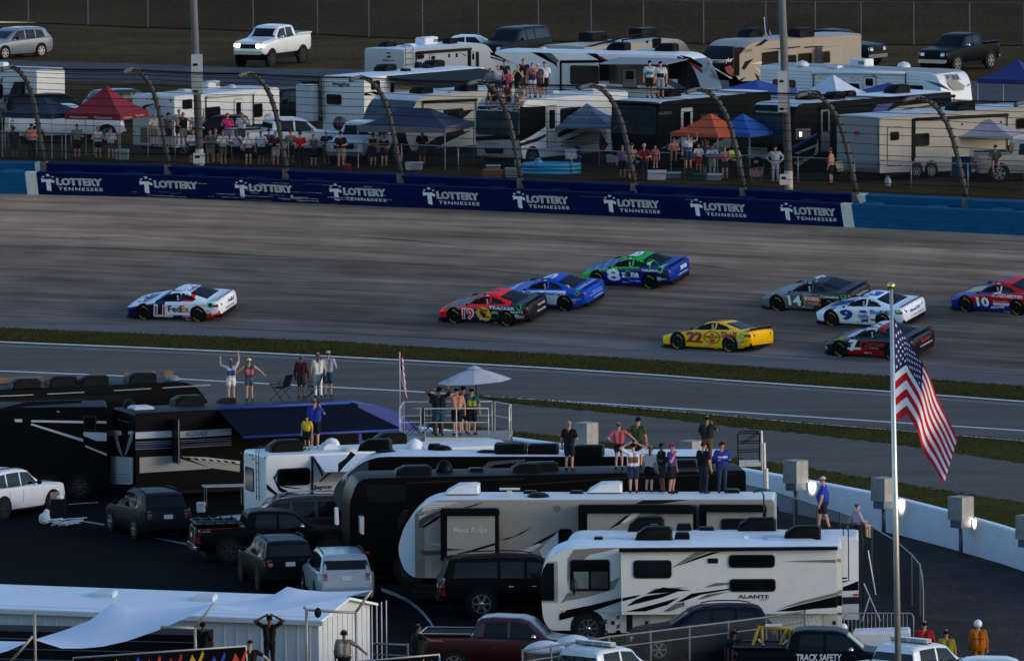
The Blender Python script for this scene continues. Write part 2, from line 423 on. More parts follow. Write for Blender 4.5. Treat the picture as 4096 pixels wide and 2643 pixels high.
EG4a = [(1000, 980), (1171, 1002), (1458, 1034), (1785, 1076), (1884, 1090), (2088, 1124), (2230, 1147), (2387, 1171)]
EG4b = [(1000, 1015), (1187, 1030), (1458, 1062), (1713, 1098), (1884, 1128), (2032, 1156), (2202, 1196), (2387, 1250)]
strip('pit_road', EG2, [(0, 980), (1000, 1000), (1171, 1010), (1458, 1040), (1785, 1082), (2088, 1130), (2387, 1180)], road_m, .006)
strip('road_line', sh(EG2, -.6), sh(EG2, 1.6), paint_m, .036)
strip('road_line', sh(EG2, 8.5), sh(EG2, 9.3), mat((.3, .31, .32), .8, var=.3, scale=6), .012)
strip('road_line', sh(EL2, -.7), sh(EL2, 1.1), paint_m, .012, x0=-500)
strip('infield_grass', EG3a, EG3b, grass_m, .02, n=260, wob=.4, x0=1107)
strip('road_line', sh(EG3a, -.5), sh(EG3a, .7), mat((.4, .41, .42), .8, var=.4, scale=3), .024, x0=1107)
strip('infield_grass', EG4a, EG4b, grass_m, .02, n=260, wob=.4, x0=1000)

strip('gravel_verge', [(1750, 1150), (1900, 1190), (2032, 1215), (2150, 1240), (2300, 1285), (2387, 1315)], [(1750, 1290), (1900, 1400), (2032, 1500), (2150, 1600), (2300, 1640), (2387, 1660)], ground_mat('verge_gravel', [(.3, (0.02887, 0.02550, 0.02550)), (.5, (0.04200, 0.03825, 0.03825)), (.75, (0.06570, 0.05865, 0.05737))], scale=.5, fine=8, bump=.6), .002, x0=1750)
# loose turf standing up along the verges
tf = MB(); rnd = random.Random(3)
def turf(A, Bq, n, z):
    for _ in range(n):
        i = rnd.uniform(0, len(A) - 1.001); k = int(i); t = i - k; w = rnd.random()
        w = w ** 2 if rnd.random() < .3 else (1 - w ** 2 if rnd.random() < .4 else w)
        p = A[k].lerp(A[k + 1], t).lerp(Bq[k].lerp(Bq[k + 1], t), w); h = rnd.uniform(.02, .06); a = rnd.uniform(0, 6.3); b = rnd.uniform(.015, .04)
        o = Vector((math.cos(a), math.sin(a), 0)) * b; tip = p + Vector((rnd.uniform(-.06, .06), rnd.uniform(-.06, .06), z + h))
        tf.add([p - o + Vector((0, 0, z)), p + o + Vector((0, 0, z)), tip], [(0, 1, 2)], rnd.choice((0, 0, 0, 1, 1, 2)))
turf(pixline(EG1, 0), pixline(EG2, 0), 34000, .03); turf(pixline(EG3a, 0, x0=1107), pixline(EG3b, 0, x0=1107), 9000, .02); turf(pixline(EG4a, 0, x0=1000), pixline(EG4b, 0, x0=1000), 8000, .02)
o = tf.build('turf_blades', [mat((.03, .028, .006), .9, var=.3, scale=.3, spec=.1), mat((.036, .032, .007), .9, var=.3, scale=.3, spec=.1), mat((.046, .036, .01), .9, var=.3, scale=.3, spec=.1)])
struct(o, 'stuff'); tag(o, 'short rough grass blades on the verges beside the track', 'grass')

# ---------------------------------------------------------------- outside barrier, back wall
Z('v')
NAVY = mat((.0012, .008, .055), .6, spec=.06, var=.3, scale=1.2, streak=(.3, 1, 3)); LBLUE = mat((.007, .085, .19), .6, spec=.1, var=.18, scale=2.0, streak=(.3, 1, 3)); CREAM = mat((.62, .6, .52), .6, var=.1, scale=3)
def x_of(vx, d, up=0.0):
    lo, hi = -70.0, 74.0
    for _ in range(40):
        mid = (lo + hi) / 2
        if proj(TP(mid, d, up))[0] < vx: lo = mid
        else: hi = mid
    return lo
HS = 1.1                                      # soft barrier height
def wallrun(name, xa, xb, d0, d1, h, m, parent, step=2.0, base=0.0):
    n = max(1, int(abs(xb - xa) / step)); mb = MB(); rings = []
    for i in range(n + 1):
        x = xa + (xb - xa) * i / n
        rings.append([tuple(TP(x, d0, base)), tuple(TP(x, d0, h)), tuple(TP(x, d1, h)), tuple(TP(x, d1, base))])
    mb.loft(rings, True); return mb.build(name, m, parent)
bar = thing('track_barrier', 'long steel and foam barrier along the outside of the track', 'barrier')
xw0, xw1, xw2, xw3 = x_of(64, DW), x_of(90, DW), x_of(1967, DW), x_of(1992, DW)
segs = [(-68, xw0, LBLUE), (xw0, xw1, CREAM), (xw1, xw2, NAVY), (xw2, xw3, CREAM), (xw3, 74, LBLUE)]
NT = 5; th = HS / NT
for xa, xb, m in segs:                        # five stacked steel tubes, cut into lengths, thin joints between
    L = xb - xa; k = max(1, round(L / 6.2))
    for q in range(k):
        a = xa + L * q / k + (.006 if q else 0); b = xa + L * (q + 1) / k - (.006 if q < k - 1 else 0)
        for t in range(NT):
            wallrun('steel_tube', a, b, DW, DW + .2, (t + 1) * th - .008, m, bar, 2.0, t * th)
bk = thing('back_wall', 'concrete retaining wall behind the soft barrier', 'wall')
HB, DB = 1.14, DW + 1.15
for xa, xb, m in segs: wallrun('wall_section', xa, xb, DB, DB + .35, HB, m, bk, 3.0)
kerb_m = mat((.075, .075, .085), .9, var=.25, scale=3)
fx = -66.0
while fx < 73:                                # foam blocks between barrier and wall
    m = NAVY if xw1 < fx < xw2 - .5 else (LBLUE if fx < xw0 - .6 or fx > xw3 else CREAM)
    if m is not CREAM:
        mb = MB(); r = []
        for x, c in ((fx, 0), (fx + .62, 0)):
            r.append([tuple(TP(x, DW + .2, .3)), tuple(TP(x, DW + .2, HS - .12)), tuple(TP(x, DW + .5, HS - .05)), tuple(TP(x, DB, HS - .22)), tuple(TP(x, DB, .3))])
        mb.loft(r, True); mb.build('foam_block', m, bar)
    fx += 2.55
# lettering panels on the navy run
wh = mat((.72, .72, .7), .6, var=.12, scale=5)
def wall_pt(x, up, out=.03): return TP(x, DW - out, up)
lot = [(98, 240), (327, 463), (550, 684), (770, 901), (988, 1118), (1198, 1327), (1410, 1539), (1612, 1740), (1822, 1950)]
for i, (a, b) in enumerate(lot):
    xa, xb = x_of(a, DW, .5), x_of(b, DW, .5); W = xb - xa; mb = MB()
    def put(v, f): mb.add([tuple(wall_pt(xa + p[0] * W, p[1])) for p in v], f)
    v, f = text_mesh('LOTTERY', .03)
    for dx, dy in ((-.007, 0), (.007, 0), (0, .008), (0, -.008)): put([(.25 + dx + p[0] * .74, .50 + dy + p[1] * .36) for p in v], f)
    v, f = text_mesh('TENNESSEE', .012, 0, 1.25)
    if i == 2: v, f = text_mesh('E', .012); put([(.955 + p[0] * .04, .26 + p[1] * .13) for p in v], f)
    elif i != 1: put([(.265 + p[0] * .73, .25 + p[1] * .155) for p in v], f)
    tp = [(0, .62), (0, .83), (.06, .78), (.15, .80), (.215, .72), (.215, .60), (.15, .64), (.15, .2), (.075, .24), (.075, .66)]
    put(tp, [tuple(range(len(tp)))])
    for cx, cy, r in ((.115, .985, .045), (.035, .90, .03), (.19, .90, .03)):
        st = []
        for k in range(10):
            q = r if k % 2 == 0 else r * .42; an = math.pi / 2 + k * math.pi / 5; st.append((cx + q * math.cos(an), cy + q * math.sin(an) * W * .75))
        put(st, [tuple(range(10))])
    mb.build('lettering', wh, bar)
# scraped paint and rub marks low on the navy panels
rnd = random.Random(11); mbs = MB(); mbd = MB()
for k in range(70):
    vx = rnd.uniform(300, 900) if k < 55 else rnd.uniform(150, 1900); x = x_of(vx, DW); up = rnd.uniform(.06, .42) if k < 45 else rnd.uniform(.5, 1.0)
    w = rnd.uniform(.15, 1.3); h = rnd.uniform(.004, .035); n = 7
    top = [wall_pt(x + w * i / n, up + h * rnd.uniform(.3, 1)) for i in range(n + 1)]; bot = [wall_pt(x + w * i / n, up - h * rnd.uniform(0, .8)) for i in range(n + 1)][::-1]
    (mbs if rnd.random() < .5 else mbd).add(top + bot, [tuple(range(2 * n + 2))])
mbs.build('scrape_mark', mat((.3, .29, .26), .8, var=.5, scale=9), bar); mbd.build('rubber_mark', mat((.02, .018, .022), .8, var=.4, scale=9), bar)

# ---------------------------------------------------------------- camp ground behind the wall
camp_m = ground_mat('camp_turf', [(.3, (0.03060, 0.02010, 0.00874)), (.48, (0.05235, 0.03450, 0.01258)), (.62, (0.07860, 0.04883, 0.01747)), (.78, (0.12000, 0.06608, 0.02907))], scale=.16, fine=3.2, bump=1.0, bump_d=.15)
gravel_m = ground_mat('gravel', [(.3, (0.0526, 0.0540, 0.0630)), (.55, (0.0750, 0.0750, 0.0840)), (.75, (0.0990, 0.0960, 0.0990))], scale=.4, fine=7, bump=.6)
dirt_m = ground_mat('slope_turf', [(.3, (0.02460, 0.01612, 0.00682)), (.5, (0.04102, 0.02616, 0.01111)), (.66, (0.05737, 0.03422, 0.01612)), (.82, (0.09563, 0.05034, 0.02354))], scale=.09, fine=2.4, bump=1.0, bump_d=.2)
rows = []; uv = []
XF = [x * 1.0 for x in range(-72, 78, 3)]
edge = [TP(x, DB + .3, 0) for x in XF]
rows.append([Vector((p.x, p.y, ZG - .4)) for p in edge])
rows.append([Vector((p.x, p.y + 1.2, ZG + .25)) for p in edge])
rows.append([Vector((p.x, p.y + 5, ZG)) for p in edge])
for y in (530, 560, 590, 604): rows.append([Vector((x * (1 + (y - 500) / 900), y, ZG)) for x in XF])
camp = sheet('camp_ground', rows, camp_m)
Z('v')
strip_z = ZG + .012
def farstrip(name, a, b, m, z, n=50, wob=0.0):
    A = pixline(a, z, n, -300, 2700); Bq = pixline(b, z, n, -300, 2700)
    rnd = random.Random(name); q = lambda P: [p + Vector((0, rnd.uniform(-wob, wob), 0)) for p in P]
    return sheet(name, [q(A), q(Bq)], m)
farstrip('gravel_road', [(0, 140), (600, 158), (1200, 170), (1800, 183), (2387, 192)], [(0, 184), (600, 203), (1200, 220), (1800, 236), (2387, 250)], gravel_m, strip_z, 160, .5)
# bank beyond the far fence, rising to the paved strip
FENCE = [(-200, 48), (66, 54), (205, 60), (345, 66), (590, 74), (740, 81), (860, 88), (985, 92), (1115, 97), (1255, 78 + 20), (1378, 99), (1500, 101), (1640, 103), (1785, 104), (1900, 105), (2007, 105), (2130, 106), (2260, 107), (2387, 108), (2600, 110)]
fb = [at(x, y, ZG) for x, y in FENCE]
rise = []
for k, (dy, dz) in enumerate(((0, 0), (6, .1), (25, .9), (45, 2.0))):
    ext = lambda p: dy * (1 + (max(0.0, 6 - p.x) * .035 if k == 3 else 0))
    rise.append([Vector((p.x * (1 + dy / 600), p.y + ext(p), ZG + .03 * (k == 0) + dz + .02)) for p in fb])
sheet('grass_bank', rise, dirt_m)
top = rise[-1]
sheet('upper_lot', [[p + Vector((0, 0, .0)) for p in top], [Vector((p.x * 1.3, p.y + 60, p.z + .3)) for p in top], [Vector((p.x * 4, p.y + 900, p.z + 1)) for p in top]], ground_mat('upper_asphalt', [(.3, (0.0690, 0.0690, 0.0773)), (.7, (0.1034, 0.1021, 0.1104))], scale=.3, fine=5))
# ================================================================ RACE CARS
def lp(x, tab): return np.interp(x, [t[0] for t in tab], [t[1] for t in tab])
R_TOP = [(0, .36), (.03, .47), (.1, .55), (.3, .61), (.7, .69), (1.45, .80), (1.6, .845), (2.3, 1.20), (2.55, 1.262), (2.85, 1.278), (3.15, 1.262), (3.4, 1.21), (4.2, .985), (4.3, .965), (4.78, .965), (4.86, .93), (4.9, .80)]
R_BOT = [(0, .12), (.5, .1), (1.0, .13), (3.9, .14), (4.5, .2), (4.9, .34)]
R_BELT = [(0, .34), (.03, .43), (.1, .50), (.5, .60), (1.05, .71), (1.6, .80), (2.5, .86), (3.5, .90), (4.3, .92), (4.78, .92), (4.86, .88), (4.9, .74)]
R_W = [(0, .52), (.03, .66), (.1, .77), (.25, .87), (.5, .935), (1.05, .985), (1.6, .95), (2.5, .945), (3.3, .965), (3.85, .985), (4.4, .95), (4.7, .9), (4.84, .85), (4.9, .79)]
R_G = [(0, .5), (.3, .75), (1.4, .76), (1.6, .72), (2.3, .60), (3.2, .575), (4.2, .66), (4.4, .74), (4.9, .62)]
def race_rings():
    xs = np.unique(np.concatenate([[0, .015, .03, .06, .1, .15], np.arange(.2, 4.78, .045), [4.78, 4.82, 4.86, 4.885, 4.9]])); rings = []
    for x in xs:
        T, b, z0, w, g = (float(lp(x, t)) for t in (R_TOP, R_BELT, R_BOT, R_W, R_G)); b = min(b, T - .005)
        h = max(0.0, min(1.0, (T - b - .04) / .25)); rise = T - b
        half = [(0, z0), (w * .55, z0), (w - .06, z0)]
        for k in range(7):
            t = k / 6; half.append((w - .025 * (1 - t) ** 2 + .018 * math.sin(math.pi * t), z0 + .02 + (b - z0 - .02) * t))
        q2 = (min(w - .13, max(g, w - .2)) if h > 0 else w - .13, b + min(.05, rise * .7)); half += [(w - .045, b + min(.03, rise * .45)), q2]
        e = (g if h > 0 else (w - .13) * .86, T - .055 * h - .012)
        for k in range(1, 7): t = k / 6; half.append((q2[0] + (e[0] - q2[0]) * t + .02 * h * math.sin(math.pi * t), q2[1] + (e[1] - q2[1]) * t))
        half += [(e[0] * .92, T - .018 * h - .004), (e[0] * .75, T + .002), (e[0] * .5, T + .007), (e[0] * .25, T + .01), (0, T + .011)]
        rings.append([(x, -y, z) for y, z in half] + [(x, y, z) for y, z in half[1:-1]][::-1])
    return rings
def inpoly(x, z, P):
    r = False; j = len(P) - 1
    for i in range(len(P)):
        if (P[i][1] > z) != (P[j][1] > z) and x < (P[j][0] - P[i][0]) * (z - P[i][1]) / (P[j][1] - P[i][1]) + P[i][0]: r = not r
        j = i
    return r
WIN1 = [(1.74, .885), (2.0, 1.03), (2.36, 1.165), (2.84, 1.195), (2.83, .905)]
WIN2 = [(2.92, .915), (2.93, 1.19), (3.2, 1.165), (3.42, 1.10), (3.72, .985), (3.62, .935)]
GLASSC = lin('0c1013')
def race_part(c, n):
    x, y, z = c
    if n[2] < -.5: return 'under'
    if x > 4.8 and n[0] > .4: return 'tail'
    top = n[2] > .5 or (abs(n[2]) > abs(n[1]) * 1.1)
    if abs(y) < .95 * lp(x, R_G) - .03 and ((1.63 < x < 2.32 and z > .84)): return 'glass'
    if abs(y) < .95 * lp(x, R_G) - .05 and 3.36 < x < 4.2 and z > .95: return 'glass'
    if abs(n[1]) > .45 and z > .86:
        if inpoly(x, z, WIN1): return 'net'
        if inpoly(x, z, WIN2): return 'glass'
    if top and x < 1.64: return 'hood'
    if top and 2.3 <= x <= 3.4 and abs(y) < .62: return 'roof'
    if top and x > 4.18: return 'deck'
    if z > lp(x, R_BELT) + .03 and x > 1.5: return 'house'
    return 'side'
_RR = race_rings(); _rm = MB(); _rm.loft(_RR, True); _rm.f = [f[::-1] for f in _rm.f]
PAINT = attr_mat('race_paint', .34, .15, .3, .06)
TYRE = mat((.012, .012, .013), .85, var=.2, spec=.2); DARK = mat((.006, .006, .007), .8, var=.2, spec=.15); CHROME = mat((.55, .56, .58), .22, 1.0, var=.05); RIM = mat((.045, .045, .048), .35, .7, var=.1)
ALLOY = mat((.35, .36, .38), .3, .9, var=.1); GLASS = mat((.006, .0075, .009), .1, spec=.22, var=.05); YEL = mat((.55, .42, .03), .6, var=.1)
def wheel_parts(root, x, y, side, r=.345, w=.28, spokes=10, rim=RIM, tyre_mark=None, rr=.68, name='wheel'):
    """a wheel as one part with its rim below it; side = -1 shows the face towards -y"""
    mb = MB(); prof = [(r * .66, 0), (r * .9, 0), (r * .985, .03), (r, .06), (r, w - .06), (r * .985, w - .03), (r * .9, w), (r * .6, w)]
    n = 20; rings = []
    for a, d in prof: rings.append([(x + a * math.cos(2 * math.pi * k / n), y + side * (-w + d) + side * w * 0, r + a * math.sin(2 * math.pi * k / n)) for k in range(n)])
    mb.loft(rings, True); o = mb.build(name, TYRE, root, True); smooth_angle(o, 35)
    q = MB(); R_ = r * rr; yo = y - side * 0.0
    q.tube([(x, y - side * .10, r), (x, y - side * .02, r)], [R_ * .5, R_ * .55], 14)
    rg = [[(x + a * math.cos(2 * math.pi * k / 20), y + side * d, r + a * math.sin(2 * math.pi * k / 20)) for k in range(20)] for a, d in ((R_ * .86, -.09), (R_ * .9, .012), (R_ * 1.0, .012), (R_ * 1.0, -.06))]
    q.loft(rg, False)
    for k in range(spokes):
        a = 2 * math.pi * k / spokes; u = (math.cos(a), math.sin(a)); v = (-u[1], u[0]); hw = R_ * .5 / spokes * 1.6
        q.add([(x + u[0] * d + v[0] * s, y + side * yy, r + u[1] * d + v[1] * s) for d, yy in ((R_ * .2, .004), (R_ * .93, .004)) for s in (-hw, hw)], [(0, 1, 3, 2)])
    q.ball((x, y + side * .0, r), R_ * .2, .02, R_ * .2, 8, 4)
    q.build('rim', rim, o)
    if tyre_mark:
        t = MB()
        for a0 in (30, 210):
            for k in range(7):
                a = R(a0 + k * 11); p = [(x + q_ * r * math.cos(a + e), y + side * .006, r + q_ * r * math.sin(a + e)) for q_, e in ((.76, -.06), (.76, .06), (.87, .06), (.87, -.06))]
                t.add(p, [(0, 1, 2, 3)])
        t.build('tyre_lettering', tyre_mark, o)
    return o
def race_car(label, zoom, fw, rw, livery, yaw=0.0, num=None):
    Z(zoom); X, Y = (fw[0] + rw[0]) / 2, (fw[1] + rw[1]) / 2
    P = at_bank(X, Y, .345); d, x = bank_d(Vector((P.x, P.y, 0))); t = Bt(x)
    k = BANK if d > 1 else 0; n = Bn(x); up = (Vector((0, 0, 1)) * math.cos(k) - n * math.sin(k)).normalized()
    ax = Matrix.Rotation(R(yaw), 3, up) @ t; ax = (ax - up * ax.dot(up)).normalized(); ay = up.cross(ax)
    M3 = Matrix((ax, ay, up)).transposed(); org = P - M3 @ Vector((2.45, -.99, .345))
    M = Matrix.Translation(org) @ M3.to_4x4()
    root = thing('race_car', label, 'race car', M, 'race cars on the banking')
    me = bpy.data.meshes.new('body'); me.from_pydata(_rm.v, [], _rm.f)
    for q_ in (PAINT, DARK, GLASS): me.materials.append(q_)
    ca = me.color_attributes.new('tint', 'FLOAT_COLOR', 'CORNER'); me.update()
    buf = np.ones((len(me.loops), 4), 'f')
    for p in me.polygons:
        pt = race_part(p.center, p.normal); c = p.center
        if pt == 'glass': col = GLASSC; p.material_index = 2
        elif pt == 'net': col = (.006, .006, .007); p.material_index = 1
        elif pt == 'under': col = (.01, .01, .01)
        else: col = lin(livery(c[0], c[1], c[2], pt)); g_ = sum(col) / 3; col = tuple(max(0, g_ + (q_ - g_) * 1.25) for q_ in col)
        buf[p.loop_start:p.loop_start + p.loop_total, :3] = col
    ca.data.foreach_set('color', buf.ravel()); me.polygons.foreach_set('use_smooth', [True] * len(me.polygons))
    body = bpy.data.objects.new('body', me); COL.objects.link(body); body.parent = root
    for wx in (1.05, 3.85):
        for s in (-1, 1): a = MB(); a.tube([(wx, s * .9, .36), (wx, s * 1.004, .36)], .41, 22); a.build('wheel_arch', DARK, root)
    b = MB(); b.loft([[(x_, -w_, .07), (x_, w_, .07), (x_, w_, .11), (x_, -w_, .11)] for x_, w_ in ((-.06, .55), (.05, .85), (.35, .98), (.6, .95))]); b.build('splitter', DARK, root)
    b = MB(); b.box(4.4, 4.88, -.7, .7, .16, .36); b.build('diffuser', DARK, root)
    b = MB(); b.add([(4.72, -.8, .985), (4.72, .8, .985), (4.86, .78, 1.075), (4.86, -.78, 1.075), (4.74, -.8, .97), (4.74, .8, .97), (4.88, .78, 1.07), (4.88, -.78, 1.07)], [(0, 1, 2, 3), (7, 6, 5, 4), (0, 3, 7, 4), (1, 5, 6, 2), (3, 2, 6, 7), (0, 4, 5, 1)]); b.build('spoiler', DARK, root)
    for s in (-1, 1):
        b = MB(); b.box(2.5, 2.53, s * .50 - .01, s * .50 + .01, 1.25, 1.32) if s < 0 else None
        if s < 0:
            b.box(2.45, 2.9, -.47, -.455, 1.272, 1.295); b.build('roof_rail', DARK, root)
        for wx in (1.05, 3.85): wheel_parts(root, wx, s * 1.0, s, tyre_mark=YEL)
        b = MB(); b.ball((1.82, s * .99, .93), .06, .09, .05, 8, 4); b.build('mirror', DARK, root, True)
        b = MB(); b.add([(4.62, s * .94, .72), (4.86, s * .86, .70), (4.912, s * .55, .70), (4.912, s * .55, .80), (4.87, s * .85, .82), (4.62, s * .94, .80)], [(0, 1, 4, 5), (1, 2, 3, 4)] if s > 0 else [(5, 4, 1, 0), (4, 3, 2, 1)]); b.build('tail_light', mat((.16, .01, .012), .15, spec=.8, var=.1), root)
    # window bars, net straps, rear glass strips
    b = MB()
    for x_, z0, z1, y_ in ((2.76, .93, 1.17, .80),): 
        for k in range(4): b.box(x_, x_ + .05, -y_ - .02, -y_ + .06, z0 + k * .065, z0 + k * .065 + .03)
    b.build('window_net', mat((.35, .36, .38), .8), root)
    b = MB()
    for y_ in (-.28, .28): b.add([(3.42, y_ - .012, 1.222), (3.42, y_ + .012, 1.222), (4.18, y_ + .012, 1.008), (4.18, y_ - .012, 1.008)], [(0, 1, 2, 3)])
    b.build('window_strap', mat((.04, .045, .05), .4), root)
    bv = BVHTree.FromPolygons(_rm.v, _rm.f)
    # lettering: where the photograph puts it between the wheel centres
    pm = ppm(P); kx = (rw[0] - fw[0]) / 2.8; kz = pm * math.cos(BANK + R(5.6)) * .985
    def s2l(Xp, Yp):
        xx = 1.05 + (Xp - fw[0]) / kx; yl = fw[1] + (rw[1] - fw[1]) * (xx - 1.05) / 2.8
        return xx, .345 - (Yp - yl) / kz
    def onside(vv, off=.012):
        out = []
        for xx, zz in vv:
            h = bv.ray_cast(Vector((xx, -2, zz)), Vector((0, 1, 0)))
            out.append((xx, (h[0].y if h[0] else -.9) - off, zz))
        return out
    def tx(body_, X0, Y0, X1, Y1, c, bold=.02, shear=0.0, name='lettering', off=.02, rise=0.0):
        v, f = text_mesh(body_, bold, shear); (x0, z1), (x1, z0) = s2l(X0, Y0), s2l(X1, Y1)
        m = MB(); ft = (.01 if off > .03 else .032) if body_.isdigit() else 0.0
        for q_ in ((-ft, -ft * .5), (0, 0), (ft, ft * .5)) if ft else ((0, 0),): m.add(onside([(x0 + q_[0] + p[0] * (x1 - x0), z0 + p[1] * (z1 - z0) + rise * p[0]) for p in v], off + q_[1] * .05), f)
        m.build(name, mat(c, .4, var=.04), root)
    def pg(pts, c, name='panel_graphic', off=.008):
        q = [s2l(*p) for p in pts]; m = MB(); m.add(onside(q, off), [tuple(range(len(q)))]); m.build(name, mat(c, .4, var=.06), root)
    def ov(X, Y, rx, ry, c, name='roundel', off=.01, hole=0):
        cx, cz = s2l(X, Y); a_, b_ = rx / kx, ry / kz; n_ = 20
        v = [(cx + a_ * math.cos(2 * math.pi * i / n_), cz + b_ * math.sin(2 * math.pi * i / n_)) for i in range(n_)]
        m = MB()
        if hole:
            v += [(cx + a_ * hole * math.cos(2 * math.pi * i / n_), cz + b_ * hole * math.sin(2 * math.pi * i / n_)) for i in range(n_)]
            m.add(onside(v, off), [(i, (i + 1) % n_, n_ + (i + 1) % n_, n_ + i) for i in range(n_)])
        else: m.add(onside(v, off), [tuple(range(n_))])
        m.build(name, mat(c, .4, var=.05), root)
    def rear(body_, y0, z0, y1, z1, c, bold=.02, name='lettering'):     # as read from behind: left is -y
        v, f = text_mesh(body_, bold); m = MB(); vv = []
        for p in v:
            y_ = y0 + p[0] * (y1 - y0); z_ = z0 + p[1] * (z1 - z0); h = bv.ray_cast(Vector((6, y_, z_)), Vector((-1, 0, 0)))
            vv.append(((h[0].x if h[0] else 4.9) + .012, y_, z_))
        m.add(vv, f); m.build(name, mat(c, .4, var=.04), root)
    def roof(body_, x0, y0, x1, y1, c, bold=.03, deg=90, name='roof_number'):
        """read from the driver's side: text runs from front to rear (x0 to x1), its top towards +y"""
        v, f = text_mesh(body_, bold); m = MB(); vv = []
        for p in v:
            if deg == 90: xx, yy = x0 + p[0] * (x1 - x0), y0 + p[1] * (y1 - y0)
            else: xx, yy = x1 - p[1] * (x1 - x0), y0 + p[0] * (y1 - y0)
            h = bv.ray_cast(Vector((xx, yy, 3)), Vector((0, 0, -1))); vv.append((xx, yy, (h[0].z if h[0] else 1.2) + .012))
        m.add(vv, f); m.build(name, mat(c, .4, var=.04), root)
    for x_, z_, w_, h_, c_ in ((1.58, .70, .2, .07, 'c8c8cc'), (1.62, .60, .08, .05, '9a9aa0'), (2.35, .24, .22, .05, 'b0b4bc'), (2.62, .24, .14, .05, '8a90a0'), (4.28, .5, .2, .08, 'b4b4b8'), (4.3, .4, .14, .05, '90949c'), (2.6, 1.235, .18, .03, 'd0d0d2')):
        m = MB(); m.add(onside([(x_, z_), (x_ + w_, z_), (x_ + w_, z_ + h_), (x_, z_ + h_)], .014), [(0, 1, 2, 3)]); m.build('sponsor_decal', mat(c_, .5, var=.5, scale=30), root)
    for y_ in (-.62, .62): m = MB(); m.add([(.02, y_ - .12, .46), (.02, y_ + .12, .46), (.12, y_ + .14, .56), (.12, y_ - .14, .56)], [(0, 1, 2, 3)]); m.build('headlight_decal', mat('b8bcc0', .3), root)
    return tx, pg, ov, rear, roof, root
def lid(rear_c='0c1018'): pass
SG = '2fae62'
# ---- eleven
def lv(x, y, z, p):
    if p == 'hood': return 'e8e9ec' if (x > .35 and abs(y) < .78) else 'dfe2e8'
    if p == 'roof': return 'e6e7ea'
    if p == 'house': return '16133a' if x < 2.75 else ('4a1d5c' if x < 3.0 else ('e84a1a' if x < 3.62 else 'ecebea'))
    if p == 'tail': return 'e2501c' if z < .5 else 'e8e6e4'
    if p == 'deck': return 'e8e8ea'
    if z < .26 and x > 2.5: return '2b1850' if x < 3.0 else 'e4491b'
    if x > 4.15 and z < .40: return 'e4491b'
    if x < 2.2 and z > .30 or x < 1.5: return '151640' if x > .25 else '1b1c40'
    return 'ebeaea'
tx, pg, ov, rear, roof, _ = race_car('white and navy race car with orange rear skirt, leading the pack', 'a', (972, 1143), (1360, 1158), lv)
tx('11', 1040, 1090, 1135, 1168, 'f2ece4', .05, .18); tx('11', 1047, 1096, 1128, 1163, 'dd3d12', .0, .18, off=.034)
tx('Fed', 1147, 1095, 1240, 1143, '251b4a', .03); tx('Ex', 1240, 1095, 1300, 1143, 'e6521c', .03); tx('SportClips', 1350, 1088, 1428, 1104, 'b5202a', 0, .2)
ov(1452, 1094, 20, 22, SG, hole=.55); ov(1452, 1094, 11, 12, '0d2a1c'); tx('GOODYEAR', 945, 1085, 1005, 1100, 'c9a92c', 0)
tx('MOBIL 1', 1262, 1188, 1300, 1197, 'e8e0d8', 0); pg([(1245, 1168), (1295, 1168), (1295, 1176), (1245, 1176)], '8590b8')
rear('TOYOTA', -.25, .40, .55, .5, '3a3442'); rear('FedEx', .02, .62, .6, .8, '3a2060', .03); roof('11', 2.36, -.42, 2.98, .42, '201a48', .06, 0); roof('FedEx', 3.1, -.4, 3.33, .4, '3a2468', .02, 0); roof('FedEx', .5, -.55, 1.2, .55, '4a2a78', .03, 0, 'hood_lettering')
# ---- nineteen
def lv(x, y, z, p):
    if p == 'hood': return ('2a2c28' if (math.sin(x * 9 + y * 5) + math.sin(y * 11 - x * 3)) > 0 else '6b6140') if (x > .4 and abs(y) < .76) else 'e23a14'
    if p == 'roof': return 'e63216'
    if p == 'house': return 'ee3a12' if x < 4.0 else '1a1c20'
    if p in ('tail', 'deck'): return '191b1f' if z > .45 or p == 'deck' else '121317'
    if x < .75 and z > .30: return 'e63a14'
    if z > lp(x, R_BELT) - .07 and x < 3.0: return 'e63a14'
    if x > 4.15 and z < .24: return 'e63a14'
    g = math.sin(x * 13 + z * 17) + math.sin(x * 7 - z * 23)
    return '15171b' if g < .9 else '34383e'
tx, pg, ov, rear, roof, _ = race_car('black race car with glowing red roof and yellow side oval', 'b', (397, 672), (787, 690), lv)
tx('19', 452, 610, 545, 695, 'f3ece2', .05, .15); tx('19', 459, 617, 538, 689, 'e02a12', .0, .15, off=.034)
ov(620, 655, 52, 50, 'e8b921'); tx('Bass', 592, 610, 648, 640, '7a1512', .02); tx('Pro', 598, 634, 640, 660, '7a1512', .02); tx('Shops', 598, 660, 662, 690, '7a1512', .02)
pg([(555, 640), (575, 615), (590, 640), (592, 670), (570, 685)], '8a8f80'); tx('TRACKER', 665, 598, 853, 628, 'e8e8ea', .03, .1); tx('ATVs', 677, 634, 726, 654, 'd8d8da', .02, .1); tx('BOATS', 818, 632, 905, 652, 'd8d8da', .03, .1)
pg([(845, 660), (915, 662), (912, 695), (848, 693)], '5a1c1c'); tx("RESER'S", 850, 666, 908, 688, 'd9cfc6', .01); ov(882, 611, 20, 20, SG, hole=.55); tx('GOODYEAR', 360, 615, 420, 630, 'c9a92c', 0)
tx('MOBIL 1', 678, 712, 712, 722, 'd8d0c8', 0); rear('TOYOTA', -.1, .40, .62, .5, 'd5d3d4'); rear('TRACKER', .0, .66, .62, .76, 'c9c6c6'); roof('19', 2.36, -.42, 2.98, .42, 'b01a12', .06, 0)
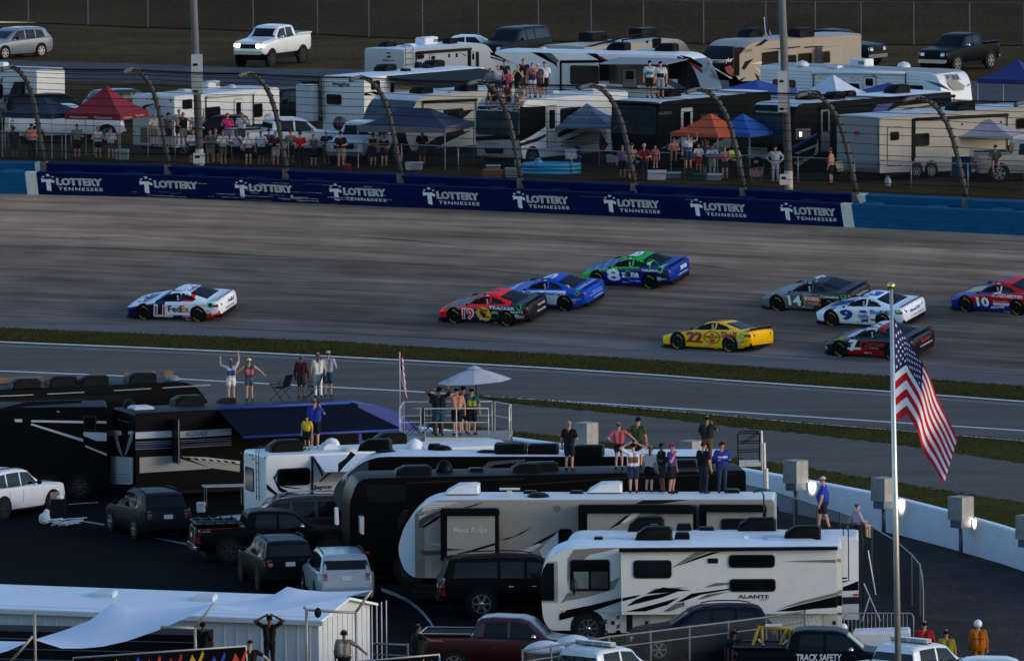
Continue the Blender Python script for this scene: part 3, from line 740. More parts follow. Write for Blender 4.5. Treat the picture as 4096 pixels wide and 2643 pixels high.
# ---- five
def lv(x, y, z, p):
    if p == 'hood': return '1f56a8'
    if p == 'roof': return '1c4da6'
    if p == 'house': return '1f54ae'
    if p in ('tail', 'deck'): return '1c4a9e'
    if x > 3.98: return '1d4ea4' if x > 4.05 - (z - .5) * .3 else 'e6e7ea'
    if z < .25: return '1b4698'
    if .25 <= z < .33 and x > 2.2: return 'b5262c'
    if z > .93: return '1f54ae'
    return 'e2e4e9'
tx, pg, ov, rear, roof, _ = race_car('blue and white race car tucked behind the black and red one', 'b', (818, 562), (1213, 578), lv)
tx('HendrickCars.com', 995, 488, 1290, 522, '1d3f92', .04, .25); tx('5', 900, 490, 960, 560, '1d3f92', .05, .2); pg([(1226, 446), (1258, 446), (1258, 470), (1226, 470)], 'e8e8e8'); tx('V', 1230, 449, 1254, 467, 'c02a30', .04)
ov(1311, 504, 19, 20, SG, hole=.5); tx('ally RACING', 1268, 540, 1335, 552, 'e6e6ea', .01); rear('CAMARO', -.15, .40, .62, .47, 'c9d4e6', .0); rear('ally.com/sweepstakes', -.45, .56, .6, .63, 'd0dae8', 0); rear('Enter to win at', -.2, .68, .55, .75, 'd0dae8', 0)
roof('5', 2.36, -.3, 2.98, .3, 'e8ebf0', .06, 0); roof('Hendrick', .45, -.6, .85, .6, 'dfe8f4', .03, 0, 'hood_lettering'); roof('HendrickCars.com', 4.35, -.7, 4.6, .7, 'e0e6ee', .02, 0, 'deck_lettering')
# ---- eight
def lv(x, y, z, p):
    if p == 'hood': return '16306c' if abs(y) < .72 and x > .3 and math.sin(x * 14 + y * 6) < .5 else ('2f9c4a' if abs(y) > .6 else '3a74b8')
    if p == 'roof': return '3aa846' if abs(y) > .42 or x > 3.25 else '2c8a40'
    if p == 'house': return '46b83a' if x < 3.3 else '1c2f5e'
    if p in ('tail', 'deck'): return '17367e'
    if x < 1.0 + (z - .3) * .5 and z > .3: return '43b035'
    if z > lp(x, R_BELT) - .05 and x < 2.2: return '43b035'
    if x > 3.6: return '16224c' if z > .5 else '121c3c'
    return '1a2f8c' if z < .62 else '14235c'
tx, pg, ov, rear, roof, _ = race_car('blue race car with lime green nose and roof, nearest the wall', 'b', (1445, 395), (1835, 420), lv)
tx('8', 1527, 322, 1617, 412, 'eef0f0', .06); tx('8', 1545, 337, 1600, 398, '1a2a70', -.0, off=.034); tx('8', 1536, 330, 1610, 405, 'eef0f0', .0, off=.046)
tx('z', 1632, 350, 1660, 388, 'e8ebee', .03); tx('ne', 1705, 350, 1762, 390, 'e8ebee', .03); ov(1683, 365, 26, 30, '3fa85a', hole=.72); ov(1683, 365, 17, 20, '122a50'); tx('THORNTONS', 1790, 328, 1905, 352, 'e8e8ea', .03, .1)
ov(1922, 340, 20, 22, '7ad06a', hole=.5); ov(1870, 305, 45, 42, '4fc050', hole=.9, name='neon_ring'); tx("Cheddar's", 1895, 395, 1960, 412, 'd8dade', .01); tx('FICO  REBEL', 1690, 405, 1768, 420, 'd4d8de', .01); rear('zone', .05, .62, .55, .8, 'd8e2ea', .03); rear('CAMARO', -.2, .42, .62, .5, 'c9d4e6', 0)
roof('8', 2.36, -.34, 3.0, .34, 'eef0ee', .06, 0)
# ---- twenty-two
def lv(x, y, z, p):
    if p == 'hood': return 'dfb81a' if abs(y) > .45 else 'd8a818'
    if p in ('side',) and z < .2: return '8e1a1c'
    if p == 'tail' and z < .42: return '5a1a1a'
    if p == 'deck' and x > 4.62: return '8e2a22'
    return 'e6b40e' if p != 'roof' else 'e6b81a'
tx, pg, ov, rear, roof, _ = race_car('yellow race car with dark red numbers', 'b', (2040, 858), (2419, 874), lv)
Z('v')
tx('22', 2103, 788, 2215, 866, '8f1418', .05, .05); ov(2288, 828, 61, 44, '2a2014', hole=.9); tx('PENNZOIL', 2243, 815, 2336, 838, '201a14', .02, .0, rise=.03); ov(2290, 850, 22, 14, 'c02018'); pg([(2278, 798), (2300, 798), (2304, 812), (2274, 812)], 'c02018')
tx('Shell', 2356, 783, 2466, 832, 'a81c18', .03); ov(2506, 817, 18, 20, SG, hole=.55); tx('GOODYEAR', 1996, 783, 2044, 796, '8a7a20', 0); ov(2500, 853, 18, 8, '9a5a50'); tx('Autotrader', 2466, 878, 2534, 890, '4a3010', 0); tx('FORD', 2298, 897, 2330, 906, 'd8d4c0', 0)
roof('22', 2.36, -.44, 2.98, .44, '7a2030', .06, 0); roof('PENNZOIL', .55, -.6, .85, .6, 'cfd4d0', .04, 0, 'hood_lettering'); rear('FORD', .05, .30, .4, .38, 'd0ccc0', .01); 
# ---- fourteen
def lv(x, y, z, p):
    if p in ('tail', 'deck'): return '23262a'
    if p == 'hood': return '767a80' if abs(y) < .7 and x > .4 else '62666b'
    if p == 'roof': return '2c2f34'
    if p == 'house': return '54585e' if x < 2.9 else '26292e'
    return ('6a6c70' if x < 1.6 else ('5a5c60' if x < 3.0 else '2b2e33')) if z > .2 else '4a4c50'
tx, pg, ov, rear, roof, _ = race_car('grey race car with dark rear, behind the white one', 'c', (428, 432), (815, 450), lv)
tx('14', 510, 358, 618, 450, '2a1618', .06); tx('14', 516, 363, 612, 446, 'eceae6', .03, off=.034); pg([(628, 368), (760, 374), (756, 444), (636, 436)], 'd88a1c'); tx('RUSH', 643, 374, 745, 406, 'ece6dc', .03, off=.03); pg([(640, 410), (756, 412), (756, 438), (648, 434)], 'b02418', off=.016); tx('TRUCK CENTERS', 658, 416, 744, 432, 'ece0d4', .0, off=.034)
tx('Cummins', 764, 358, 897, 386, 'e6e6e8', .02); tx('WIN THE LAST 309.com', 632, 350, 757, 366, 'cfd0d4', 0); ov(929, 374, 18, 22, SG, hole=.5); tx('FORD', 708, 478, 750, 492, 'd8d8da', .0); tx('GOODYEAR', 388, 360, 442, 372, 'c9a92c', 0); tx('HIGHPOINT', 645, 452, 702, 464, 'b8babd', 0)
roof('14', 2.36, -.44, 2.98, .44, 'e2e0e6', .06, 0); rear('WINTHELAST309.com', -.5, .62, .6, .72, 'c8c9cc', 0)
# ---- nine
def lv(x, y, z, p):
    if p == 'hood': return ('d9dde4' if abs(y) > .4 else '243a7a') if x > .55 else ('c8a83a' if x > .4 and abs(y) < .5 else 'dfe2e6')
    if p == 'roof': return '2a4f96' if abs(y) < .34 and x < 3.2 else 'e6e8ec'
    if z < .17: return '1c3070'
    if p == 'tail' and z < .4: return '1f3478'
    return 'e8eaec'
tx, pg, ov, rear, roof, _ = race_car('white race car with blue lettering beside the flagpole top', 'c', (857, 555), (1252, 568), lv)
tx('9', 932, 478, 1022, 564, '1b2a72', .07, .0); pg([(1064, 528), (1085, 482), (1130, 482), (1150, 528), (1134, 574), (1082, 574)], '23408c'); pg([(1060, 505), (1152, 505), (1152, 550), (1060, 550)], 'e8eaec', off=.012); tx('NAPA', 1068, 510, 1146, 546, '23408c', .04, off=.034)
tx('Blue', 1164, 474, 1242, 512, '2f7ec0', .03); tx('DEF', 1242, 478, 1335, 514, '16203c', .03); ov(1368, 490, 18, 20, SG, hole=.5); tx('GOODYEAR', 818, 482, 872, 494, '3a66a8', 0); pg([(1158, 545), (1192, 545), (1192, 562), (1158, 562)], 'c03030')
rear('BlueDEF', -.3, .62, .45, .76, '2a4f96', .03); rear('CAMARO', -.3, .42, .6, .49, '50565e', 0); roof('9', 2.4, -.3, 2.95, .3, 'e8eaf0', .04, 0)
# ---- seven
def lv(x, y, z, p):
    if p == 'hood': return '16171c' if abs(y) > .5 or x < .6 else ('c8cad0' if x > 1.1 else '701a24')
    if p == 'roof': return 'cfd1d6' if x < 2.95 else '8a2028'
    if p == 'side' and z < .36 - .0 * x and 1.4 < x < 4.3: return 'a11a22'
    if p == 'side' and .40 < z < .45 and (1.4 < x < 2.2): return 'd8d8da'
    if p == 'side' and x < .3 and z < .42: return 'c8c8cc' if z > .3 else '14161a'
    return '15161a'
tx, pg, ov, rear, roof, _ = race_car('black race car with red skirt and red script, lowest on the track', 'c', (925, 800), (1320, 815), lv)
tx('7', 1000, 720, 1068, 810, 'eceae8', .05, .15); tx('G', 1080, 722, 1150, 800, 'b01c24', .04, .25); tx('arner', 1142, 738, 1285, 774, 'b01c24', .04, .1); tx('TRUCKING, INC.', 1150, 776, 1228, 790, 'dcd8d8', 0); tx('GOODYEAR', 888, 725, 940, 738, 'c9a92c', 0)
rear('CAMARO', -.3, .42, .6, .5, 'd0d2d6', 0); rear('Garner', -.2, .6, .5, .78, 'a8202a', .03); roof('7', 2.4, -.3, 2.95, .3, '2a2c32', .06, 0)
# ---- ten
def lv(x, y, z, p):
    if p == 'hood': return '233a8c' if abs(y) > .35 or x < .6 else 'c8b060'
    if p == 'roof': return 'b82434'
    if p == 'house': return '20388c' if x < 2.6 else ('e0dcdc' if x < 3.0 else 'b0202c')
    w = .62 + .08 * math.sin(x * 4)
    if x < .8: return '24357e'
    if x < 1.5: return 'b8242e' if z > .5 - (x - .8) * .3 else '24357e'
    if z > w: return 'b5222c'
    return '27368a' if z < .45 else ('d8d4d6' if z < .48 else 'b5222c')
tx, pg, ov, rear, roof, _ = race_car('red and blue race car cut off by the right picture edge', 'c', (1922, 437), (2330, 462), lv)
tx('10', 2008, 368, 2118, 460, '2a1a2a', .06); tx('10', 2014, 373, 2112, 455, 'ece8e6', .03, off=.034); tx('WINCHESTER', 2128, 352, 2390, 392, 'ece6e4', .04, .05); tx('MADE IN AMERICA', 2148, 404, 2270, 420, 'e4dcdc', 0); pg([(2185, 434), (2228, 436), (2226, 466), (2180, 464)], 'c8a8a8'); tx('FORD', 2218, 488, 2264, 502, 'd8d8da', 0); tx('GOODYEAR', 1878, 370, 1932, 382, 'c9a92c', 0)
roof('10', 2.36, -.44, 2.98, .44, '3a58a8', .06, 0)
for cx_ in (2128, 2150, 2172): ov(cx_, 458, 7, 8, 'e8e4e4', name='star_mark')
# ================================================================ FENCES, POLES, PIT WALL, FLAGPOLE
STEEL = mat((.20, .20, .21), .45, .6, var=.15); GALV = mat((.27, .28, .29), .5, .5, var=.15); BLACKM = mat((.012, .012, .013), .5, var=.15); WHITEM = mat((.62, .63, .63), .45, var=.06)
def uvsheet(name, rows, uvs, m, parent):
    o = sheet(name, rows, m, uvs, None); o.parent = parent; return o
# ---- catch fence over the banking
cf = thing('catch_fence', 'tall curved steel catch fence with cables above the outer wall', 'fence')
POSTM = mat((.075, .073, .072), .65, .3, var=.25, scale=6)
CURVE = [(0, 0), (.28, .9), (.62, 1.9), (.98, 2.8), (1.4, 3.5), (1.95, 4.1), (2.65, 4.55), (3.4, 4.75), (4.1, 4.72), (4.4, 4.66)]
def cpt(x, q, h): return TP(x, DB + .2, HB) - Bn(x) * q + Vector((0, 0, h))
BASEPX = [-190, 103, 393, 668, 935, 1215, 1480, 1735, 1997, 2253, 2515]
bx = [x_of(v, DB + .2, HB) for v in BASEPX]
def cat(t):                                    # point on the post outline by 0..1 height fraction
    n = len(CURVE) - 1; k = min(int(t * n), n - 1); f = t * n - k
    return CURVE[k][0] + (CURVE[k + 1][0] - CURVE[k][0]) * f, CURVE[k][1] + (CURVE[k + 1][1] - CURVE[k][1]) * f
HGT = [.02, .07, .12, .17, .22, .28, .34, .40, .46, .52, .58, .64, .69, .735, .78, .82]
for x in bx:
    mb = MB(); mb.tube([cpt(x, q * 1.08, h) for q, h in CURVE], [.115] * 6 + [.11, .105, .1, .095], 8); p = mb.build('post', POSTM, cf, True)
    for t in HGT:
        q, h = cat(t); c = cpt(x, q * 1.08, h); m2 = MB(); m2.box(c.x - .15, c.x + .15, c.y - .1, c.y + .06, c.z - .035, c.z + .04); m2.build('clamp', BLACKM, p)
    m3 = MB(); c = cpt(x, .1, -.2); m3.box(c.x - .16, c.x + .16, c.y - .14, c.y + .14, c.z - .3, c.z + .25); m3.build('foot', POSTM, p)
for t in HGT:
    q, h = cat(t); mb = MB(); pts = []
    for a, b in zip(bx[:-1], bx[1:]):
        for k in range(3):
            s_ = k / 3; pts.append(cpt(a, q * 1.08, h).lerp(cpt(b, q * 1.08, h), s_) - Vector((0, 0, .05 * math.sin(math.pi * s_))))
    pts.append(cpt(bx[-1], q * 1.08, h)); mb.tube(pts, .013, 4); mb.build('cable', BLACKM, cf)
CM = link_mat('catch_mesh', .15, .075, '24262a')
for a, b in zip(bx[:-1], bx[1:]):
    rows = []; uvs = []
    for k in range(15):
        q, h = cat(k / 18); rows.append([cpt(a, q * 1.08 - .03, h), cpt(b, q * 1.08 - .03, h)]); uvs.append([(0, k * .33), ((b - a) * 1.2, k * .33)])
    uvsheet('wire_mesh', rows, uvs, CM, cf)
# ---- chest-high spectator fence
Z('v')
sf = thing('spectator_fence', 'chest high chain link fence the spectators lean on', 'fence')
RAIL = [(-120, 302), (0, 306), (600, 327), (1180, 345), (1700, 361), (2387, 387), (2520, 393)]
rl = [at(x, float(np.interp(x, [r[0] for r in RAIL], [r[1] for r in RAIL])), ZG + 1.2) for x in range(-120, 2521, 132)]
mb = MB(); mb.tube(rl, .028, 6); mb.build('top_rail', GALV, sf, True)
for i, p in enumerate(rl):
    mb = MB(); mb.tube([p - Vector((0, 0, 1.25)), p + Vector((0, 0, .05))], .03, 6); mb.build('post', GALV, sf, True)
SM = link_mat('fence_wire', .12, .05, '30343a')
for a, b in zip(rl[:-1], rl[1:]):
    L = (b - a).length; uvsheet('wire_mesh', [[a - Vector((0, 0, 1.2)), b - Vector((0, 0, 1.2))], [a, b]], [[(0, 0), (L, 0)], [(0, 1.2), (L, 1.2)]], SM, sf)
# ---- far boundary fence
DSTEEL = mat((.07, .068, .068), .7, .2, var=.2)
ff = thing('boundary_fence', 'far chain link boundary fence along the top of the camp field', 'fence')
ft = [p + Vector((0, 0, 2.45)) for p in fb]
mb = MB(); mb.tube(ft, .03, 5); mb.build('top_rail', DSTEEL, ff)
for p in fb: mb = MB(); mb.tube([p, p + Vector((0, 0, 2.5))], .045, 6); mb.build('post', DSTEEL, ff)
FM = link_mat('boundary_wire', .045, .06, '2a2c2e')
for a, b in zip(fb[:-1], fb[1:]):
    L = (b - a).length; h = Vector((0, 0, 2.45)); uvsheet('wire_mesh', [[a, b], [a + h, b + h]], [[(0, 0), (L, 0)], [(0, 2.45), (L, 2.45)]], FM, ff)
# ---- two tall light poles
def light_pole(label, bx_, by_, topx, up_box, low_box):
    Z('v'); P = at(bx_, by_, ZG + .1); k = ppm(P); lean = (topx - bx_) / (by_ * 1.0)
    root = thing('light_pole', label, 'light pole', Matrix.Translation(P))
    H = 34.0; mb = MB(); mb.tube([(0, 0, .85), (lean * 12, 0, 12), (lean * H, 0, H)], [.19, .165, .12], 16); mb.build('shaft', mat((.17, .17, .18), .55, .3, var=.12), root, True)
    mb = MB(); mb.tube([(-lean, 0, -.6), (0, 0, .855)], .195, 16); mb.build('painted_foot', mat((.42, .36, .27), .7, var=.2), root, True)
    for nm, (x0, y0, x1, y1) in (('ballast_box', up_box), ('meter_box', low_box)):
        a = [(x0 - bx_) / k, (by_ - y1) / k]; b = [(x1 - bx_) / k, (by_ - y0) / k]
        mb = MB(); mb.prism(rrect(a[0], a[1], b[0], b[1], .03), lambda u, w, d: (u, d, w), -.52, -.17); o = mb.build(nm, mat((.33, .33, .34), .6, var=.12) if nm == 'ballast_box' else mat((.5, .5, .5), .6, var=.1), root)
        for fz in ((.28, .95) if nm == 'ballast_box' else (.45,)):
            w = b[0] - a[0]; z_ = a[1] + (b[1] - a[1]) * (1 - fz); m2 = MB(); m2.box(a[0] + .08, a[0] + w * .6, -.528, -.5, z_, z_ + .12); m2.build('label_plate', BLACKM, o)
light_pole('tall grey light pole behind the wall near the red canopy', 465, 389, 455, (449, 126, 475, 219), (451, 356, 478, 381))
light_pole('tall grey light pole behind the wall beside the orange canopy', 1838, 440, 1825, (1814, 164, 1836, 260), (1817, 405, 1841, 429))
# ---- white pit wall
WT = [(900, 985), (1050, 1001), (1187, 1017), (1315, 1033), (1460, 1050), (1595, 1067), (1713, 1086), (1748, 1092), (1884, 1116), (2032, 1144), (2094, 1157), (2202, 1184), (2354, 1227), (2480, 1270), (2640, 1330)]
pw = thing('pit_wall', 'smooth white concrete wall curving along the infield grass', 'wall')
PW = [at(float(x), float(np.interp(x, [w[0] for w in WT], [w[1] for w in WT])), 1.32) for x in np.linspace(900, 2640, 30)]
WHITEW = mat((.74, .76, .78), .5, var=.07, scale=1.5)
for k in range(0, 29, 2):
    rings = []
    for p in PW[k:k + 3]: rings.append([(p.x, p.y, -.1), (p.x, p.y, 1.32), (p.x - .05, p.y - .42, 1.32), (p.x - .08, p.y - .5, 1.28), (p.x - .1, p.y - .56, -.1)])
    mb = MB(); mb.loft(rings, True); mb.build('wall_section', WHITEW, pw)
# ---- light boxes on posts
def light_box(x, y, kind, lx):
    P = at(x, y, 0); yaw = R(48); root = thing('light_box', kind, 'light box', frame(P, yaw), 'light boxes along the pit wall')
    mb = MB(); a = .33; mb.loft([[(-a * t - sx * .0, -a * t, z) for t in (1,)] + [(a * t, -a * t, z) for t in (1,)] + [(a * t, a * t, z) for t in (1,)] + [(-a * t, a * t, z) for t in (1,)] for z, t, sx in ((1.28, .9, 0), (1.3, .93, 0), (2.1, 1.0, 0), (2.12, .97, 0))]); mb.build('housing', mat((.24, .225, .205), .75, var=.25, scale=5), root)
    mb = MB(); mb.box(-.28, .28, -.25, .25, 1.0, 1.27); mb.build('bracket', mat((.10, .115, .135), .6, .3, var=.1), root)
    mb = MB(); mb.tube([(0, 0, -.05), (0, 0, 1.0)], .075, 8); mb.build('post', mat((.09, .1, .11), .6, .3, var=.2), root, True)
    mb = MB(); mb.box(.335, .36, -.05, .05, 1.02, 1.75); o = mb.build('conduit', mat((.25, .25, .26), .5, .4), root)
    for z_ in (1.5, 1.62): m2 = MB(); m2.box(.36, .372, -.035, .035, z_, z_ + .06); m2.build('label_plate', WHITEM, o)
    if lx:
        ld = bpy.data.lights.new('lamp', 'SPOT'); ld.energy = 14; ld.spot_size = R(105); ld.spot_blend = .7; ld.color = (1, .86, .68); ld.shadow_soft_size = .06
        l = bpy.data.objects.new('lamp', ld); COL.objects.link(l); l.parent = root; T = at(lx[0], lx[1], .75); W = P + Vector((.34, -.12, 1.2)); T = W + Vector((.8, .36, -.1)); 
        l.matrix_parent_inverse = Matrix(); l.matrix_basis = root.matrix_world.inverted() @ (Matrix.Translation(W) @ (T - W).to_track_quat('-Z', 'Y').to_matrix().to_4x4())
for a in ((1367, 1112, 'grey light box behind the man in black on the dark motorhome', None), (1612, 1157, 'grey light box half hidden by the man filming', (1665, 1100)), (1855, 1205, 'grey light box left of the man in the blue shirt', (1900, 1128)),
          (2060, 1248, 'grey light box directly behind the flagpole', (2125, 1178)), (2240, 1294, 'grey light box right of the hanging flag tip', (2316, 1228)), (2398, 1340, 'grey light box cut by the right picture edge', None)): light_box(*a)
# ---- screened chain link fence round the motorhomes
cl = thing('screened_fence', 'chain link fence with dark screen curving round the motorhomes', 'fence')
CR = [(1171, 1023), (1315, 1046), (1440, 1069), (1560, 1092), (1680, 1117), (1793, 1141), (1850, 1160), (1904, 1178), (1958, 1194), (2001, 1210), (2032, 1227), (2089, 1261), (2125, 1292), (2144, 1315), (2150, 1345), (2152, 1378)]
cp = [at(x, y, 1.75) for x, y in CR]
mb = MB(); mb.tube(cp, .026, 6); mb.build('top_rail', mat((.16, .18, .2), .5, .5), cl, True)
for p in cp: mb = MB(); mb.tube([(p.x, p.y, -.02), (p.x, p.y, 1.78)], .032, 6); mb.build('post', mat((.10, .12, .14), .5, .5), cl)
XM = link_mat('screen_wire', .12, .05, '141e25', .6)
for a, b in zip(cp[:-1], cp[1:]):
    L = (b - a).length; h = Vector((0, 0, 1.75)); uvsheet('screen', [[a - h, b - h], [a, b]], [[(0, 0), (L, 0)], [(0, 1.75), (L, 1.75)]], XM, cl)
# ---- flagpole and big flag
Z('v')
P = at(2100, 1925, 0); k = ppm(P); root = thing('flagpole', 'tall metal flagpole with gold ball in the foreground', 'flagpole', Matrix.Translation(P))
HT = (1925 - 668) / k; ln = -17 / k
mb = MB(); mb.tube([(0, 0, 0), (ln * .5, 0, HT * .55), (ln, 0, HT)], [.105, .085, .05], 16); mb.build('shaft', mat((.48, .46, .44), .38, .85, var=.1), root, True)
mb = MB(); mb.ball((ln, 0, HT + .08), .115, nu=14, nv=10); mb.build('ball_finial', mat((.6, .42, .15), .3, .9, var=.1), root, True)
def flag(name, label, hoist0, hoist1, fly0, fly1, dist, waves=3, amp=.35, nu=60, nv=39, parent=None, stars=True, rig=None):
    """a hanging flag: hoist top/bottom and fly top/bottom corners in the picture, at one distance, folded in depth"""
    def c(u, v):
        a = Vector(hoist0).lerp(Vector(hoist1), v); b = Vector(fly0).lerp(Vector(fly1), v); K_ = Vector((a[0] + .18 * (b[0] - a[0]) + 6, a[1] + .18 * (b[1] - a[1]) * (1 - min(1, 2 * v)) - 26 * min(1, 1.6 * v))) if nu > 30 else a.lerp(b, .18); p = a.lerp(K_, u / .18) if u < .18 else K_.lerp(b, (u - .18) / .82)
        w = math.sin(u * math.pi * waves + v * 1.4); sag = math.sin(math.pi * u) * (v - .35)
        p = p + Vector((-6 * w * math.sin(math.pi * min(1, u * 1.2)) * (1 if nu > 30 else .2), 14 * sag * (1 if nu > 30 else .2)))
        return ondist(p[0], p[1], dist + amp * w * (.15 + u))
    vs = [[c(i / nu, j / nv) for i in range(nu + 1)] for j in range(nv + 1)]; mb = MB(); n = nu + 1
    mb.add([p for r in vs for p in r], [(j * n + i, j * n + i + 1, (j + 1) * n + i + 1, (j + 1) * n + i) for j in range(nv) for i in range(nu)])
    o = mb.build(name, attr_mat('cloth', .85, 0, .2, .05), None, True); tag(o, label, 'flag')
    me = o.data; ca = me.color_attributes.new('tint', 'FLOAT_COLOR', 'CORNER'); buf = np.ones((len(me.loops), 4), 'f')
    for idx, pl in enumerate(me.polygons):
        i, j = idx % nu, idx // nu; u, v = (i + .5) / nu, (j + .5) / nv
        if u < .4 and v < 7 / 13: col = (.012, .02, .075)
        else: col = (.4, .008, .02) if int(v * 13) % 2 == 0 else (.66, .64, .66)
        buf[pl.loop_start:pl.loop_start + pl.loop_total, :3] = col
    ca.data.foreach_set('color', buf.ravel())
    if stars:
        sm = MB()
        for r in range(9):
            for q in range(6 if r % 2 == 0 else 5):
                cu_ = (.033 + (.066 if 1 else 0) * q + (.033 if r % 2 else 0)); cv_ = (r + 1) / 10 * 7 / 13; pts = []
                for e in range(10):
                    rad = .017 if e % 2 == 0 else .007; an = -math.pi / 2 + e * math.pi / 5; u_, v_ = cu_ + rad * math.cos(an), cv_ + rad * 1.5 * math.sin(an); p = c(u_, v_); pts.append(p + (CAMPOS - p).normalized() * .02)
                sm.add(pts, [tuple(range(10))])
        s_ = sm.build('stars', mat((.66, .64, .66), .85, var=.03), o); struct(s_, 'stuff')
    return o
DP = (P - CAMPOS).dot(CAMROT @ Vector((0, 0, -1)))
flag('national_flag', 'large striped national flag hanging from the foreground flagpole', (2083, 738), (2088, 985), (2232, 1022), (2200, 1128), DP, 3.2, .32)
# ================================================================ ROAD VEHICLES
KIND = dict(
 suv=dict(L=4.8, W=1.94, r=.36, wx=(.92, 3.74), top=[(0, .55), (.03, .72), (.1, .86), (.3, .96), (1.1, 1.06), (1.3, 1.10), (2.05, 1.58), (2.4, 1.68), (3.2, 1.71), (4.1, 1.67), (4.32, 1.60), (4.68, 1.12), (4.76, 1.02), (4.8, .6)],
   belt=[(0, .5), (.05, .68), (.15, .82), (1.2, .98), (2, 1.03), (4.5, 1.10), (4.76, .98), (4.8, .55)], bot=.26, g=.70, g0=.83,
   win=[(1.62, 1.09, 2.12, 1.53, 2.62, 1.58, 2.62, 1.07), (2.70, 1.07, 2.70, 1.585, 3.42, 1.57, 3.42, 1.09), (3.50, 1.09, 3.50, 1.565, 4.0, 1.5, 4.2, 1.14)], ws=(1.32, 2.02), rw=(4.34, 4.66), tail=(.9, 1.08)),
 bigsuv=dict(L=5.7, W=2.04, r=.41, wx=(.98, 4.3), top=[(0, .6), (.03, .85), (.1, 1.05), (.3, 1.13), (1.35, 1.2), (1.5, 1.23), (2.1, 1.78), (2.4, 1.88), (3.4, 1.92), (5.2, 1.88), (5.4, 1.8), (5.6, 1.2), (5.68, 1.1), (5.7, .65)],
   belt=[(0, .55), (.05, .8), (.15, 1.0), (1.4, 1.14), (2, 1.18), (5.5, 1.2), (5.66, 1.05), (5.7, .6)], bot=.34, g=.78, g0=.93,
   win=[(1.72, 1.23, 2.16, 1.70, 2.72, 1.76, 2.72, 1.21), (2.82, 1.21, 2.82, 1.77, 3.62, 1.77, 3.62, 1.22), (3.74, 1.23, 3.74, 1.77, 5.15, 1.74, 5.22, 1.25)], ws=(1.52, 2.12), rw=(5.42, 5.6), tail=(.95, 1.3)),
 jeep=dict(L=4.82, W=1.94, r=.38, wx=(.9, 3.82), top=[(0, .6), (.03, .85), (.1, 1.0), (.3, 1.06), (1.3, 1.14), (1.45, 1.17), (2.1, 1.66), (2.4, 1.74), (3.2, 1.77), (4.3, 1.72), (4.45, 1.66), (4.66, 1.14), (4.78, 1.04), (4.82, .6)],
   belt=[(0, .55), (.05, .8), (.15, .96), (1.3, 1.08), (2, 1.1), (4.6, 1.13), (4.78, 1.0), (4.82, .55)], bot=.3, g=.73, g0=.86,
   win=[(1.65, 1.15, 2.14, 1.6, 2.62, 1.64, 2.62, 1.13), (2.70, 1.13, 2.70, 1.645, 3.44, 1.63, 3.44, 1.13), (3.52, 1.13, 3.52, 1.625, 4.1, 1.58, 4.25, 1.16)], ws=(1.47, 2.08), rw=(4.46, 4.64), tail=(1.0, 1.1)),
 van=dict(L=5.15, W=2.0, r=.35, wx=(.98, 4.06), top=[(0, .5), (.03, .68), (.1, .8), (.3, .9), (.95, 1.06), (1.1, 1.10), (2.0, 1.62), (2.4, 1.72), (3.4, 1.75), (4.6, 1.70), (4.8, 1.62), (5.02, 1.15), (5.1, 1.0), (5.15, .55)],
   belt=[(0, .45), (.05, .64), (.15, .78), (1.1, 1.02), (2, 1.05), (4.9, 1.1), (5.1, .95), (5.15, .5)], bot=.2, g=.76, g0=.88,
   win=[(1.5, 1.1, 2.1, 1.56, 2.75, 1.63, 2.75, 1.08), (2.83, 1.08, 2.83, 1.635, 3.75, 1.64, 3.75, 1.1), (3.82, 1.1, 3.82, 1.63, 4.55, 1.58, 4.7, 1.13)], ws=(1.12, 1.98), rw=(4.82, 5.0), tail=(.98, 1.1)),
 sedan=dict(L=4.8, W=1.84, r=.33, wx=(.95, 3.75), top=[(0, .5), (.03, .62), (.1, .7), (1.1, .88), (1.3, .92), (2.0, 1.36), (2.4, 1.45), (3.2, 1.43), (3.5, 1.36), (4.1, 1.03), (4.7, .98), (4.78, .9), (4.8, .55)],
   belt=[(0, .45), (.05, .58), (.15, .66), (1.2, .86), (2, .9), (4, .95), (4.7, .93), (4.8, .5)], bot=.2, g=.62, g0=.76,
   win=[(1.6, .95, 2.1, 1.31, 2.6, 1.37, 2.6, .94), (2.68, .94, 2.68, 1.37, 3.2, 1.35, 3.55, 1.0)], ws=(1.32, 1.98), rw=(3.52, 4.06), tail=(.75, .9)),
 pickup=dict(L=5.85, W=2.03, r=.41, wx=(.98, 4.62), top=[(0, .6), (.03, .9), (.1, 1.08), (.3, 1.14), (1.45, 1.24), (1.6, 1.28), (2.2, 1.80), (2.5, 1.89), (3.4, 1.92), (3.78, 1.88), (3.9, 1.80), (4.02, 1.36), (4.05, 1.34), (5.75, 1.34), (5.82, 1.3), (5.85, .65)],
   belt=[(0, .55), (.05, .85), (.15, 1.02), (1.4, 1.18), (2, 1.22), (4, 1.28), (5.78, 1.28), (5.85, .6)], bot=.42, g=.76, g0=.9,
   win=[(1.82, 1.27, 2.26, 1.73, 2.8, 1.79, 2.8, 1.25), (2.9, 1.25, 2.9, 1.795, 3.62, 1.78, 3.68, 1.28)], ws=(1.62, 2.22), rw=(3.92, 4.01), tail=(.98, 1.28)))
